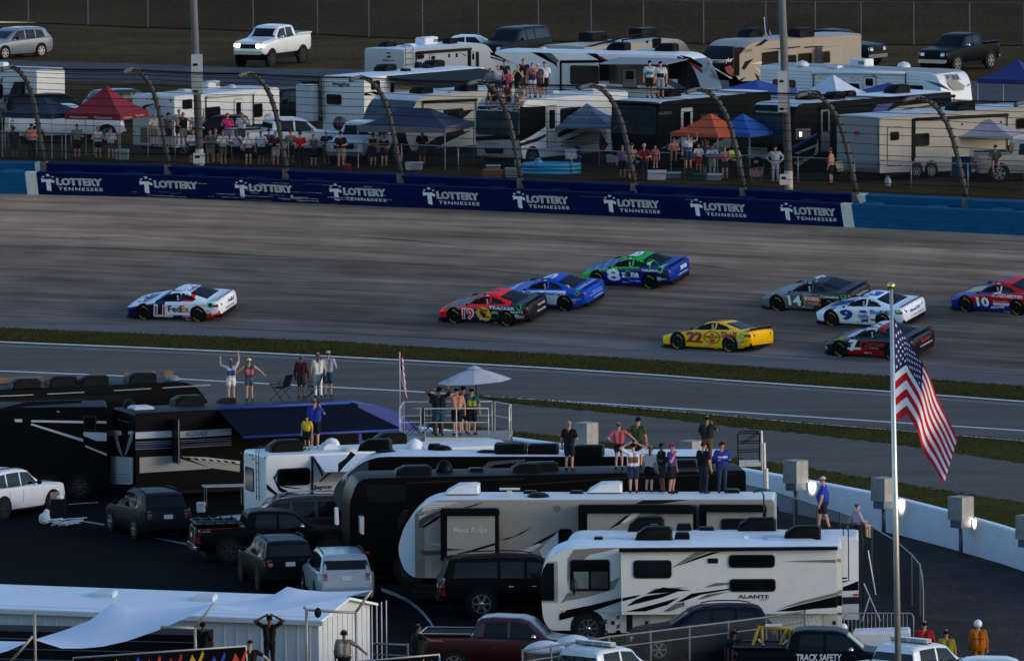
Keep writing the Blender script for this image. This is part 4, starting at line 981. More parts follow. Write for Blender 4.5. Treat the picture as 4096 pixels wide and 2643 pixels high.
def vehicle(name, label, zoom, X, Y, heading, kind, color, z=0.0, lift=0.0, rim=ALLOY, cat='car', group=None, sz=1.0, metal=.3, lamps=False, flare=False, tall=1.0, far=False):
    K = KIND[kind]; L, W, r = K['L'], K['W'], K['r'] * (1.15 if lift else 1); Z(zoom); P = at(X, Y, z)
    h = R(heading); xa = Vector((-math.cos(h), -math.sin(h), 0)); ya = Vector((-xa.y, xa.x, 0)); near = -1 if ya.y > 0 else 1
    org = P - xa * (sum(K['wx']) / 2) - ya * (near * (W / 2 - .05))
    M = Matrix((( xa.x, ya.x, 0, org.x), (xa.y, ya.y, 0, org.y), (0, 0, 1, org.z), (0, 0, 0, 1)))
    root = thing(name, label, cat, M, group)
    body_m = mat(color, .32, metal * .5, var=.07, scale=2, coat=.3); b = MB(); rings = []
    xs = np.unique(np.concatenate([np.linspace(0, L, 46), [t[0] for t in K['top']], [t[0] for t in K['belt']]]))
    for x in xs:
        T = float(lp(x, K['top'])) * tall; bt = min(float(lp(x, K['belt'])) * tall, T - .004); w = W / 2
        e = min(x, L - x); w *= 1 - .16 * max(0, 1 - e / .45) ** 2; z0 = K['bot'] + (.12 if e < .3 else 0) * (1 - e / .3); z0 = min(z0, bt - .02)
        hh = max(0., min(1., (T - bt - .05) / .3)); g0 = K['g0'] * W / 2 / (W / 2) if hh > 0 else w - .1; g0 = min(K['g0'], w - .03) if hh > 0 else w - .1; g = K['g'] if hh > 0 else (w - .1) * .9; g = min(g, g0)
        g = g0 + (g - g0) * max(hh, .2)
        half = [(0, z0), (w - .08, z0), (w - .02, z0 + (bt - z0) * .12), (w, z0 + (bt - z0) * .45), (w + .012, z0 + (bt - z0) * .7), (w - .012, bt - .015), (min(g0 + .03, w - .02), bt + min(.015, (T - bt) * .3)), (g0, bt + min(.03, (T - bt) * .5))]
        for t in (.25, .5, .75, 1.0): half.append((g0 + (g - g0) * t + .012 * hh * math.sin(math.pi * t), half[7][1] + (T - .05 * hh - .006 - half[7][1]) * t))
        half += [(g * .93, T - .012 * hh - .002), (g * .7, T + .004), (g * .35, T + .012), (0, T + .015)]
        rings.append([(x, -y, q + lift) for y, q in half] + [(x, y, q + lift) for y, q in half[1:-1]][::-1])
    b.loft(rings, True); b.f = [f[::-1] for f in b.f]; o = b.build('body', body_m, root, True); smooth_angle(o, 38)
    bv = BVHTree.FromPolygons(b.v, b.f)
    def patch(nm, q, m, axis, s=1, nu=5, nv=3, off=.012, par=None):
        """four corners (as seen, in order) thrown onto the body along axis"""
        v = []
        for j in range(nv + 1):
            for i in range(nu + 1):
                a = Vector(q[0]).lerp(Vector(q[3]), i / nu); c = Vector(q[1]).lerp(Vector(q[2]), i / nu); p = a.lerp(c, j / nv)
                if axis == 'y': org_, d = Vector((p[0], s * 3, p[1] + lift)), Vector((0, -s, 0))
                else: org_, d = Vector((-2 if s < 0 else L + 2, p[0], p[1] + lift)), Vector((1 if s < 0 else -1, 0, 0))
                hit = bv.ray_cast(org_, d); pt = hit[0] if hit[0] else org_ + d * 2.2
                v.append(pt - d * off)
        mb = MB(); mb.add(v, [(j * (nu + 1) + i, j * (nu + 1) + i + 1, (j + 1) * (nu + 1) + i + 1, (j + 1) * (nu + 1) + i) for j in range(nv) for i in range(nu)])
        return mb.build(nm, m, par or root)
    t_ = tall
    for s in (-1, 1):
        if s == near or not far:
            for q in K['win']: patch('window', [(q[0], q[1] * t_), (q[2], q[3] * t_), (q[4], q[5] * t_), (q[6], q[7] * t_)], GLASS, 'y', s)
            if not far:
                for dx in (2.66 if kind != 'pickup' else 2.85, 3.46 if kind != 'pickup' else 3.74): patch('door_seam', [(dx - .008, .5), (dx - .008, 1.0 * t_), (dx + .008, 1.0 * t_), (dx + .008, .5)], DARK, 'y', s, 1, 4, .006)
                for dx in (2.42, 3.2): patch('door_handle', [(dx, .93 * t_), (dx, .96 * t_), (dx + .16, .96 * t_), (dx + .16, .93 * t_)], CHROME if kind in ('pickup', 'bigsuv') else body_m, 'y', s, 1, 1, .03)
            mb = MB(); mx = K['win'][0][0] + .18; mb.ball((mx, s * (W / 2 + .1), K['win'][0][1] * t_ + .06 + lift), .09, .12, .1, 8, 5); mb.build('mirror', BLACKM if kind != 'pickup' else CHROME, root, True)
        for wx in K['wx']:
            a = MB(); a.tube([(wx, s * (W / 2 - .14), r + .03), (wx, s * (W / 2 + .014), r + .03)], r * 1.2, 20); a.build('wheel_arch', DARK, root)
            if s == near or not far: wheel_parts(root, wx, s * (W / 2 + .03), s, r, .25, 6, rim, None, .7)
    gw = K['g0'] - .05
    for nm, s, (xa_, xb_) in (('windshield', -1, K['ws']), ('rear_window', 1, K['rw'])):
        za, zb = float(lp(xa_, K['top'])) * t_, float(lp(xb_, K['top'])) * t_; lo, hi = min(za, zb) + .03, max(za, zb) - .05; g2 = K['g'] - .03
        patch(nm, [(-gw, lo), (-g2, hi), (g2, hi), (gw, lo)], GLASS, 'x', s, 8, 4)
    tz = K['tail']; w = W / 2
    for s in (-1, 1):
        patch('tail_light', [(s * (w - .34), tz[0] - .12), (s * (w - .34), tz[1]), (s * (w - .06), tz[1]), (s * (w - .06), tz[0] - .12)] if kind not in ('pickup', 'bigsuv') else [(s * (w - .2), tz[0] - .3), (s * (w - .2), tz[1] - .05), (s * (w - .05), tz[1] - .05), (s * (w - .05), tz[0] - .3)], mat((.22, .008, .012), .2, spec=.7, emit=0), 'x', 1, 2, 2, .015)
        hz = float(lp(.12, K['top'])) - .1
        patch('headlight', [(s * (w - .5), hz - .18), (s * (w - .5), hz), (s * (w - .12), hz + .01), (s * (w - .12), hz - .16)], mat((1.0, .82, .55), .2, emit=6) if lamps else mat((.45, .47, .5), .12, .6), 'x', -1, 2, 2, .015)
    hz = float(lp(.12, K['top'])) - .08
    patch('grille', [(-w * .5, hz - .26), (-w * .5, hz - .02), (w * .5, hz - .02), (w * .5, hz - .26)], BLACKM, 'x', -1, 4, 2)
    for s, x0 in ((-1, -.05), (1, L - .09)):
        mb = MB(); mb.prism(rrect(-w * .86, .42 + lift, w * .86, .62 + lift, .06), lambda u, q, d: (x0 + d, u, q), 0, .14); mb.build('bumper', CHROME if kind == 'pickup' else (BLACKM if kind in ('jeep', 'suv', 'bigsuv') else body_m), root)
    patch('number_plate', [(-.17, tz[0] - .12), (-.17, tz[0] + .03), (.17, tz[0] + .03), (.17, tz[0] - .12)], mat((.5, .5, .46), .6, var=.3, scale=30), 'x', 1, 1, 1, .02)
    if kind == 'pickup':
        mb = MB(); mb.box(4.12, 5.72, -.82, .82, 1.345 + lift, 1.362 + lift); mb.build('bed_liner', DARK, root)
        for s in (-1, 1): mb = MB(); mb.box(4.1, 5.78, s * .9 - .07, s * .9 + .07, 1.345 + lift, 1.40 + lift); mb.build('bed_rail', body_m, root)
        mb = MB(); mb.box(5.73, 5.80, -.9, .9, 1.32 + lift, 1.40 + lift); mb.build('tailgate_top', body_m, root)
    elif kind in ('suv', 'bigsuv', 'jeep', 'van') and not far:
        for s in (-1, 1):
            mb = MB(); zt = [(x, s * (K['g'] - .04), float(lp(x, K['top'])) * t_ + .06 + lift) for x in np.linspace(2.4, L - .75, 6)]; zt[0] = (zt[0][0], zt[0][1], zt[0][2] - .05); zt[-1] = (zt[-1][0], zt[-1][1], zt[-1][2] - .05); mb.tube(zt, .022, 6); mb.build('roof_rail', CHROME if color in ('3a0f16',) else BLACKM, root, True)
    if flare: pass
    mb = MB(); mb.box(.5, L - .4, -w + .2, w - .2, .2 + lift * .6, K['bot'] + .06 + lift); mb.build('underbody', DARK, root)
    root['_L'] = L
    del root['_L']
    return root, M, patch, bv
# ---- beyond the fence
V = vehicle; FG = 'vehicles parked in the camp field'
V('sport_utility', 'grey sport utility cut by the left edge on the far grass', 'r1', 205, 528, 226, 'suv', '6a7078', ZG, group=FG, far=True)
V('pickup_truck', 'lifted white pickup with lit headlights on the far grass', 'r2', 335, 592, 243, 'pickup', 'cfd0cc', ZG, .32, rim=RIM, lamps=True, group=FG, far=True)
V('sport_utility', 'black sport utility with roof rack behind the long white trailer', 'r3', 470, 560, 240, 'bigsuv', '1c2228', ZG, group=FG, far=True)
V('pickup_truck', 'black pickup with chrome bumper alone on the far right grass', 'r5', 1335, 545, 237, 'pickup', '10151c', ZG, .12, group=FG, far=True)
V('pickup_truck', 'dark grey pickup right of the tan fifth wheel trailer', 'r5', 205, 512, 325, 'pickup', '1e262c', ZG, .1, group=FG, far=True)
V('sport_utility', 'black sport utility behind the peak of the red canopy', 'r1', 570, 1195, 15, 'bigsuv', '141a1e', ZG, group=FG, far=True)
V('pickup_truck', 'white pickup under the edge of the red canopy', 'r1', 640, 1300, 12, 'pickup', 'c9cccf', ZG, group=FG, far=True)
V('pickup_truck', 'white pickup parked behind the row of leaning spectators', 'r2', 420, 1425, 20, 'pickup', 'cdd0d2', ZG, group=FG, far=True)
V('pickup_truck', 'white pickup with chrome grille nosing out under the navy canopy', 'r2', 1190, 1475, 252, 'pickup', 'c4c6c6', ZG, .1, group=FG, far=True)
V('pickup_truck', 'silver pickup under the white canopy at the right edge', 'r5', 1830, 1400, 4, 'pickup', '8f8d88', ZG, group=FG, far=True)
V('sedan', 'white sedan roof showing behind the grey travel trailer', 'r2', 1905, 560, 180, 'sedan', 'c8ccd0', ZG, group=FG, far=True)
V('sport_utility', 'dark blue sport utility behind the white trailer end', 'r1', 1265, 1110, 28, 'suv', '1d2c3e', ZG, group=FG, far=True)
V('sport_utility', 'dark sport utility between the two white trailers', 'r2', 345, 1125, 236, 'jeep', '11161c', ZG, group=FG, far=True)
V('pickup_truck', 'dark green pickup behind the man in the pink shirt', 'p', 1010, 640, 172, 'pickup', '14201f', ZG, group=FG, far=True)
# ---- in the lot
NG = 'vehicles parked in the infield lot'
V('sport_utility', 'white sport utility with tinted windows at the left edge', 'h', 215, 408, 54, 'jeep', 'd2d3d4', group=NG, rim=RIM)
V('sport_utility', 'dark grey sport utility seen from behind beside the black motorhome', 'h', 962, 556, 110, 'suv', '1a2026', group=NG)
r_, M_, pt_, _b = V('pickup_truck', 'black midsize pickup with bed racks in front of the maroon one', 'i', 870, 712, 9, 'pickup', '0d0f12', group=NG, rim=RIM, tall=.93)
pt_('lettering_panel', [(5.72, 1.12), (5.72, 1.2), (5.3, 1.2), (5.3, 1.12)], mat((.4, .4, .42), .5, var=.4, scale=40), 'y', 1, 2, 1)
for k in range(4):
    mb = MB(); x = 4.3 + k * .4; mb.tube([(x, -.85, 1.36), (x, -.85, 1.46), (x, .85, 1.46), (x, .85, 1.36)], .03, 6); mb.build('bed_rack', BLACKM, r_)
V('sport_utility', 'long maroon sport utility with chrome window trim behind the black pickup', 'i', 940, 630, 187, 'bigsuv', '3a0f16', group=NG)
V('sport_utility', 'black sport utility with red tail lights beside the silver minivan', 'i', 628, 905, 103, 'jeep', '0f1418', group=NG, rim=RIM)
V('minivan', 'silver minivan seen from behind next to the shade sail', 'i', 1122, 1012, 98, 'van', '8d9398', group=NG)
V('sport_utility', 'long black sport utility with chrome wheels beside the cream motorhome', 'j', 1480, 1108, 5, 'bigsuv', '121010', group=NG, rim=CHROME, lift=.1)
V('pickup_truck', 'maroon pickup truck behind the small white tents', 'j', 1290, 1690, 352, 'pickup', '33070f', group=NG)
V('sport_utility', 'dark blue crossover parked below the cream motorhome', 'k', 1010, 1268, 183, 'suv', '101a2c', group=NG)
r_, M_, pt_, _b = V('pickup_truck', 'black safety pickup with white lettering at the bottom edge', 'k', 2000, 1515, 356, 'pickup', '0c1118', group=NG, rim=RIM)
fc = Face(M_, (0, 1.03, 0), (-1, 0, 0), (0, 0, 1)); mb = MB(); fc.text(mb, 'TRACK SAFETY', -3.75, .98, -2.3, 1.2, .02, .1, .03, px=False); mb.build('lettering', mat((.62, .64, .66), .6), r_)
r_, MLa, pt_, _b = V('pickup_truck', 'white safety pickup with roof light bar beside the flagpole', 'l', 1500, 1640, 48, 'pickup', 'c4c6c8', group=NG)
r_, MLb, pt_, _b = V('pickup_truck', 'white safety pickup with roof light bar at the bottom centre', 'k', 400, 1650, 48, 'pickup', 'bfc1c3', group=NG)
V('pickup_truck', 'pale pickup roof just showing at the bottom right corner', 'l', 2150, 1830, 2, 'pickup', 'a9adb2', group=NG)
# ================================================================ MOTORHOMES AND TRAILERS
ROOFW = mat((.55, .58, .6), .55, var=.12, scale=1.2); FRAMEB = mat((.01, .01, .011), .5, var=.1, spec=.3); WINB = mat((.004, .0045, .005), .12, spec=.35, var=.05); LENSR = mat((.3, .01, .01), .3)
AWNB = mat((.02, .024, .028), .7, var=.2, scale=4)
class RV:
    def __init__(s, name, label, zoom, X, Y, end, H, yaw, L, W=2.5, z=None, c='b9b4aa', prof=None, roofc=None, cat='trailer', group='campers beyond the fence', z0=.42, rough=.35, near=False, endc=None):
        Z(zoom); s.z = ZG if z is None else z; s.L, s.W, s.H = L, W, H; y = R(yaw); P = at(X, Y, s.z + H)
        if end == 'R': P = P - Vector((math.cos(y), math.sin(y), 0)) * L
        s.M = frame(Vector((P.x, P.y, s.z)), y); s.root = thing(name, label, cat, s.M, group)
        s.S = Face(s.M, (0, 0, 0), (1, 0, 0), (0, 0, 1)); s.EL = Face(s.M, (0, W, 0), (0, -1, 0), (0, 0, 1)); s.ER = Face(s.M, (L, 0, 0), (0, 1, 0), (0, 0, 1)); s.RF = Face(s.M, (0, 0, H), (1, 0, 0), (0, 1, 0))
        s.c = c; s.m = mat(c, rough, var=.05, scale=1.5, coat=.2)
        if prof is None: prof = roundpoly([(0, z0), (L, z0), (L, H), (0, H)], [.05, .05, .14, .14])
        else: prof = prof(L, H, z0)
        s.prof = prof; mb = MB(); n = len(prof); rings = []; cx = L / 2
        for yy, dz in ((0, .05), (.04, .012), (.12, 0), (W / 2, -.03), (W - .12, 0), (W - .04, .012), (W, .05)):
            rings.append([(p[0], yy, p[1] - (dz if p[1] > H - .6 else 0)) for p in prof])
        mb.loft(rings, True); o = mb.build('shell', [s.m, mat(roofc, .55, var=.12, scale=1.2) if roofc else ROOFW, mat(endc, .3, var=.05, coat=.3) if endc else s.m], s.root)
        ctr = Vector((L / 2, W / 2, H / 2)); me = o.data
        for p in me.polygons:
            nn = p.normal if p.normal.dot(p.center - ctr) > 0 else -p.normal
            if nn.z > .8 and p.center.z > H - .5: p.material_index = 1
            elif abs(nn.x) > .4 and endc: p.material_index = 2
        s.bv = BVHTree.FromPolygons(mb.v, mb.f)
        smooth_angle(o, 28)
        mb = MB(); mb.box(.5, L - .4, .12, W - .12, .22, z0 + .02); mb.build('chassis', DARK, s.root)
    def cast(s, f, q, d):
        o = f.loc(q[0], q[1], 2.5); h = s.bv.ray_cast(o, -f.n); return (h[0] if h[0] else f.loc(q[0], q[1])) + f.n * d
    def cap(s, x0, x1, c, d=.006, z0=-9, z1=99, name='end_cap'):
        P = [tuple(p) for p in s.prof]
        for ax, lim, sg in ((0, x0, 1), (0, x1, -1), (1, z0, 1), (1, z1, -1)):
            out = []
            for i, p in enumerate(P):
                q = P[i - 1]; a, b = (q[ax] - lim) * sg, (p[ax] - lim) * sg
                if (a >= 0) != (b >= 0): t = a / (a - b); out.append((q[0] + (p[0] - q[0]) * t, q[1] + (p[1] - q[1]) * t))
                if b >= 0: out.append(p)
            P = out
        mb = MB(); s.S.poly(mb, [(p[0], p[1] - (.05 if p[1] > s.H - .6 else 0)) for p in P], d, px=False); mb.build(name, mat(c, .3, var=.05, coat=.3), s.root)
    def F(s, f): return getattr(s, f) if isinstance(f, str) else f
    def win(s, X0, Y0, X1, Y1, r=.1, f='S', c=None, name='window'):
        f = s.F(f); mb = MB(); x0, z0, x1, z1 = f.rect(mb, X0, Y0, X1, Y1, r, .03); o = mb.build(name, FRAMEB, s.root)
        m2 = MB(); f.rect(m2, x0 + .04, z0 + .04, x1 - .04, z1 - .04, r * .8, .036, px=False); m2.build('pane', c or WINB, o); return o
    def gr(s, c, *polys, f='S', name='stripe', d=.008):
        wrap = f in ('EL', 'ER'); f = s.F(f)
        for p in polys:
            mb = MB()
            if wrap: q = [f.pix(*a) for a in p]; mb.add([s.cast(f, a, d) for a in q], [tuple(range(len(q)))])
            else: f.poly(mb, p, d)
            mb.build(name, c if not isinstance(c, (str, tuple)) else mat(c, .35, var=.05, coat=.2), s.root)
    def tx(s, t, X0, Y0, X1, Y1, c, f='S', bold=.01, shear=0.0, d=.02, rise=0.0):
        mb = MB(); g = s.F(f); g.text(mb, t, X0, Y0, X1, Y1, bold, shear, d, rise=rise)
        if f in ('EL', 'ER'): mb.v = [tuple(s.cast(g, ((Vector(p) - g.o).dot(g.ux), (Vector(p) - g.o).dot(g.uz)), d)) for p in mb.v]
        mb.build('lettering', mat(c, .45, var=.05), s.root)
    def slide(s, X0, Y0, X1, Y1, d=.55, f='S', c=None, r=.03, name='slide_out'):
        f = s.F(f); mb = MB(); f.rect(mb, X0, Y0, X1, Y1, r, d); mb.build(name, mat(c, .35, var=.05, coat=.2) if c else s.m, s.root); return f.off(d)
    def door(s, X0, Y0, X1, Y1, f='S', c=None, glass=True):
        f = s.F(f); mb = MB(); x0, z0, x1, z1 = f.rect(mb, X0, Y0, X1, Y1, .08, .03); o = mb.build('door', mat(c, .4, var=.05) if c else s.m, s.root)
        m = MB(); f.rect(m, x0 - .03, z0 - .03, x1 + .03, z1 + .03, .1, .014, px=False); m.build('door_frame', FRAMEB, o)
        if glass: m = MB(); h = z1 - z0; w = x1 - x0; f.rect(m, x0 + w * .2, z0 + h * .45, x1 - w * .2, z1 - h * .1, .06, .036, px=False); m.build('pane', WINB, o)
        m = MB(); f.rect(m, x1 - .12, z0 + h * .38, x1 - .05, z0 + h * .46, .01, .06, px=False) if glass else None
        if glass: m.build('handle', CHROME, o)
    def ac(s, X, Y, c='101214', l=.95, w=.7, h=.34, shape=0, grille=True):
        u, v = s.RF.pix(X, Y); v = min(max(v, .4), s.W - .4); u = min(max(u, .9), s.L - 1.3); mb = MB(); zz = s.H - .0
        if shape == 0: pr = [(-l / 2, 0), (l / 2, 0), (l / 2, h * .8), (l * .42, h), (-l * .2, h), (-l * .44, h * .55)]
        elif shape == 2: pr = [(-l / 2, .08), (l / 2, .08), (l * .49, h * .92), (l * .4, h), (-l * .1, h * .96), (-l * .42, h * .45)]
        else: pr = [(-l / 2, 0), (l / 2, 0), (l * .49, h * .9), (l * .46, h), (-l * .42, h), (-l * .48, h * .85)]
        rings = [[(u + a * k, v + yy, zz + b * q) for a, b in pr] for yy, k, q in ((-w / 2, .9, .86), (-w / 2 + .06, 1, .98), (0, 1, 1.04), (w / 2 - .06, 1, .98), (w / 2, .9, .86))]
        mb.loft(rings, True); o = mb.build('air_conditioner', mat(c, .5, var=.08), s.root); smooth_angle(o, 40)
        if grille:
            for k in range(5): m = MB(); m.box(u + l * .12 + k * l * .07, u + l * .155 + k * l * .07, v - w / 2 - .012, v - w / 2 + .06, zz + h * .3, zz + h * .72); m.build('grille_slot', DARK, o)
        if shape == 2: m = MB(); m.box(u - l * .46, u + l * .46, v - w / 2 + .05, v + w / 2 - .05, zz - .005, zz + .13); m.build('base_pan', DARK, o)
    def vent(s, X, Y, c='15181a', w=.4, h=.16, dome=False):
        u, v = s.RF.pix(X, Y); v = min(max(v, .25), s.W - .25); u = min(max(u, .6), s.L - 1.0); mb = MB()
        if dome: mb.ball((u, v, s.H), w / 2, w / 2, h, 12, 5, 0.0)
        else: mb.loft([[(u - w / 2 * k, v - w / 2 * k, s.H + z), (u + w / 2 * k, v - w / 2 * k, s.H + z), (u + w / 2 * k, v + w / 2 * k, s.H + z), (u - w / 2 * k, v + w / 2 * k, s.H + z)] for z, k in ((-.01, 1), (h * .5, 1), (h, .8))])
        mb.build('roof_dome' if dome else 'roof_vent', mat(c, .45, var=.06), s.root, dome)
    def awning(s, X0, Y0, X1, Y1, c=None, r=.075, f='S'):
        f = s.F(f); a = f.pix(X0, Y0); b = f.pix(X1, Y1); mb = MB(); mb.tube([f.loc(a[0], a[1], r + .02), f.loc(b[0], b[1], r + .02)], r, 10); o = mb.build('awning_roll', c or AWNB, s.root, True)
        for q in (a, b): m = MB(); m.tube([f.loc(q[0], q[1], .05), f.loc(q[0], max(q[1] - 1.9, 1.0), .05)], .035, 4); m.build('awning_arm', FRAMEB, o)
    def canopy(s, pts, c, name='awning_sheet', d=.02):
        """a stretched cloth: local corner points"""
        mb = MB(); mb.add([Vector(p) for p in pts] + [Vector(p) - Vector((0, 0, .03)) for p in pts], [(0, 1, 2, 3), (7, 6, 5, 4), (0, 3, 7, 4), (1, 5, 6, 2), (3, 2, 6, 7), (0, 4, 5, 1)]); return mb.build(name, c, s.root)
    def ladder(s, X, Y0, Y1, f='EL', w=.36, c=None):
        f = s.F(f); a = f.pix(X, Y0); b = f.pix(X, Y1); mb = MB(); o = None
        for q in (-w / 2, w / 2): mb.tube([f.loc(a[0] + q, b[1], .1), f.loc(a[0] + q, a[1], .1), f.loc(a[0] + q, a[1] + .18, .02), f.loc(a[0] + q, a[1] + .14, -.25)], .017, 5)
        o = mb.build('ladder_rails', c or FRAMEB, s.root); k = int((a[1] - b[1]) / .3)
        for i in range(k): m = MB(); zz = b[1] + .15 + i * .3; m.tube([f.loc(a[0] - w / 2, zz, .1), f.loc(a[0] + w / 2, zz, .1)], .015, 5); m.build('rung', c or FRAMEB, o)
    def wheels(s, *Xs, r=.36, f='S', y=None, rim=None):
        for X in Xs:
            u = s.S.pix(X, y or 0)[0] if y else X
            a = MB(); a.tube([(u, .1, r + .04), (u, -.012, r + .04)], r * 1.22, 18); a.build('wheel_arch', DARK, s.root); wheel_parts(s.root, u, -.02, -1, r, .22, 8, rim or ALLOY, None, .68)
    def lamps(s, f, *pts, c=LENSR, w=.14):
        f = s.F(f)
        for X, Y in pts: a = f.pix(X, Y); mb = MB(); mb.prism(rrect(a[0] - w / 2, a[1] - .03, a[0] + w / 2, a[1] + .03, .03), f.fn(), -.01, .03); mb.build('marker_lamp', c, s.root)
def p_class_a(L, H, z0): return roundpoly([(.25, z0), (L, z0), (L, H), (.35, H), (.02, H - .75), (0, 1.5)], [.15, .05, .12, .5, .35, .3])
def p_nose_left(L, H, z0): return roundpoly([(.5, z0), (L, z0), (L, H), (.9, H), (.05, 1.55), (.1, 1.0)], [.1, .05, .12, .9, .5, .3])
def p_nose_right(L, H, z0): return roundpoly([(0, z0), (L - .45, z0), (L - .05, 1.1), (L, 1.6), (L - .8, H), (0, H)], [.05, .1, .3, .5, .9, .12])
def p_blunt_right(L, H, z0): return roundpoly([(0, z0), (L - .3, z0), (L, 1.2), (L - .25, H), (0, H)], [.05, .2, .5, .7, .12])
def p_fifth_left(L, H, z0): return roundpoly([(2.6, z0), (L, z0), (L, H), (1.25, H), (.12, H - 1.0), (0, 2.2), (.5, 1.55), (2.4, 1.5)], [.1, .05, .12, 1.0, .8, .5, .2, .1])
def p_fifth_right(L, H, z0): return roundpoly([(0, z0), (L - 2.6, z0), (L - 2.4, 1.5), (L - .4, 1.5), (L, 2.0), (L - .1, H - .9), (L - .9, H), (0, H)], [.05, .1, .1, .2, .5, .8, 1.0, .12])
NAVYC, BLK, RED, GREY, LG, TAN = '10182c', '0c0d0f', '7a1018', '4c4a4a', '8e8d8a', '8a7458'
GEOM = {}
# ---- left edge white trailer
t = RV('travel_trailer', 'white trailer with propped window shades at the left edge', 'r1', 332, 640, 'R', 3.1, -32, 8, c='d6d3cb')
t.win(130, 745, 228, 890); t.win(-60, 760, 28, 900); t.gr('5a564e', [(0, 720), (30, 700), (25, 740), (5, 770)], [(30, 960), (150, 975), (190, 930), (160, 960), (60, 950)]); t.vent(20, 600, 'c0c2c2', .5, .2)
for a in ((118, 742, 262, 742),):
    u0, w0 = t.S.pix(130, 742); u1, w1 = t.S.pix(232, 742); t.canopy([(u0, 0, w0), (u1, 0, w1), (u1 + .1, -.75, w1 - .75), (u0 + .1, -.75, w0 - .75)], AWNB, 'window_shade')
    u0, w0 = t.S.pix(-60, 765); u1, w1 = t.S.pix(10, 765); t.canopy([(u0, 0, w0), (u1, 0, w1), (u1 + .1, -.75, w1 - .75), (u0 + .1, -.75, w0 - .75)], AWNB, 'window_shade')
# ---- white trailer behind the crowd
t = RV('travel_trailer', 'long white trailer with black oval emblem behind the leaning crowd', 'r1', 1578, 872, 'L', 2.95, 50, 7.8, 2.75, c='d8d5cd')
t.lamps('EL', (1198, 893), (1332, 902), (1378, 902), (1425, 905), (1550, 912)); t.gr(BLK, [(1275, 985), (1310, 955), (1380, 940), (1440, 945), (1360, 955), (1320, 975), (1330, 995), (1290, 1000)], f='EL'); t.tx('Cargo', 1360, 975, 1440, 1000, GREY, 'EL', 0, .3)
t.gr('6e5a3e', [(1272, 1155), (1358, 1160), (1358, 1295), (1272, 1293)], f='EL'); t.lamps('EL', (1200, 1188), (1545, 1205), w=.3)
t.win(1650, 905, 1740, 985); t.win(1860, 975, 1995, 1085); t.door(2120, 905, 2195, 1180); t.win(2295, 945, 2330, 1060)
Z('r2'); t.win(32, 942, 112, 1060); t.tx('JAG', 125, 1030, 190, 1065, GREY, 'S', 0, .3); Z('r1'); t.awning(1860, 880, 2290, 845, ROOFW); t.ac(1850, 800, 'c4c6c8', 1.0, .7, .36, 1); t.vent(2100, 800, 'b8babc', .5, .2, True); t.vent(1670, 830, 'b0b2b2', .5, .12)
t.wheels(1.4, 2.2, r=.33)
# ---- white trailer with slide, ladder and awning
t = RV('travel_trailer', 'white trailer with rear ladder and long dark awning', 'r2', 1032, 703, 'L', 3.15, 50, 9.4, 2.75, c='d9d6d0')
fs = t.slide(475, 760, 622, 1095, .5, 'EL', 'b8bcc0'); t.gr(BLK, [(470, 745), (625, 735), (625, 760), (470, 765)], f=t.EL.off(.52)); t.lamps('EL', (637, 718), (790, 700), (848, 698), (995, 715)); t.tx('Imagine', 745, 740, 905, 795, '2a2622', 'EL', .02, .3)
t.win(695, 852, 830, 952, .1, 'EL'); t.ladder(655, 690, 1090, 'EL'); t.win(1095, 735, 1175, 812); t.gr(BLK, [(1035, 840), (1130, 828), (1215, 868), (1035, 868)], d=.01); t.gr('c0c0bc', [(1060, 845), (1090, 840), (1150, 866), (1110, 866)], d=.02)
t.win(1270, 755, 1305, 850, .03); t.door(1720, 720, 1790, 820, c='6a6058'); t.gr(BLK, [(625, 1050), (670, 1090), (630, 1095)], f='EL')
u0, w0 = t.S.pix(1240, 690); t.canopy([(u0, 0, w0), (t.L - .4, 0, w0), (t.L + .6, -3.0, w0 - .55), (u0 + .5, -3.0, w0 - .55)], AWNB)
for q in (u0 + .5, t.L + .5): mb = MB(); mb.tube([(q - .4, -.03, 1.0), (q, -2.95, w0 - .55)], .03, 5); mb.build('awning_arm', FRAMEB, t.root)
t.ac(1120, 640, l=1.0, w=.8); t.ac(1545, 600, l=1.0, w=.8); t.vent(1410, 650); t.vent(1610, 622); t.vent(1380, 610, h=.3, w=.3); t.wheels(4.2, 5.1, r=.33)
# ---- trailer with grey front cap
t = RV('travel_trailer', 'trailer with rounded grey front cap behind the navy canopy', 'r2', 1400, 884, 'L', 3.05, 50, 8.8, 2.9, c='a8a294', prof=p_nose_left, endc='3c4046')
t.tx('Jayco', 1000, 1008, 1105, 1030, '14161a', 'EL', .02, .25); t.gr(BLK, [(1450, 1180), (1530, 1110), (1960, 1000), (2030, 990), (1900, 1100), (1560, 1200)], [(1420, 1420), (1700, 1240), (2010, 1180), (1700, 1330), (1500, 1440)]); t.door(1755, 1000, 1930, 1210, c='20242a'); t.awning(1560, 925, 2040, 905)
t.ac(1550, 850, l=1.0, w=.8); t.ac(1955, 825, l=1.0, w=.8); t.vent(1880, 845, 'a8aaaa', .4, .1, True)
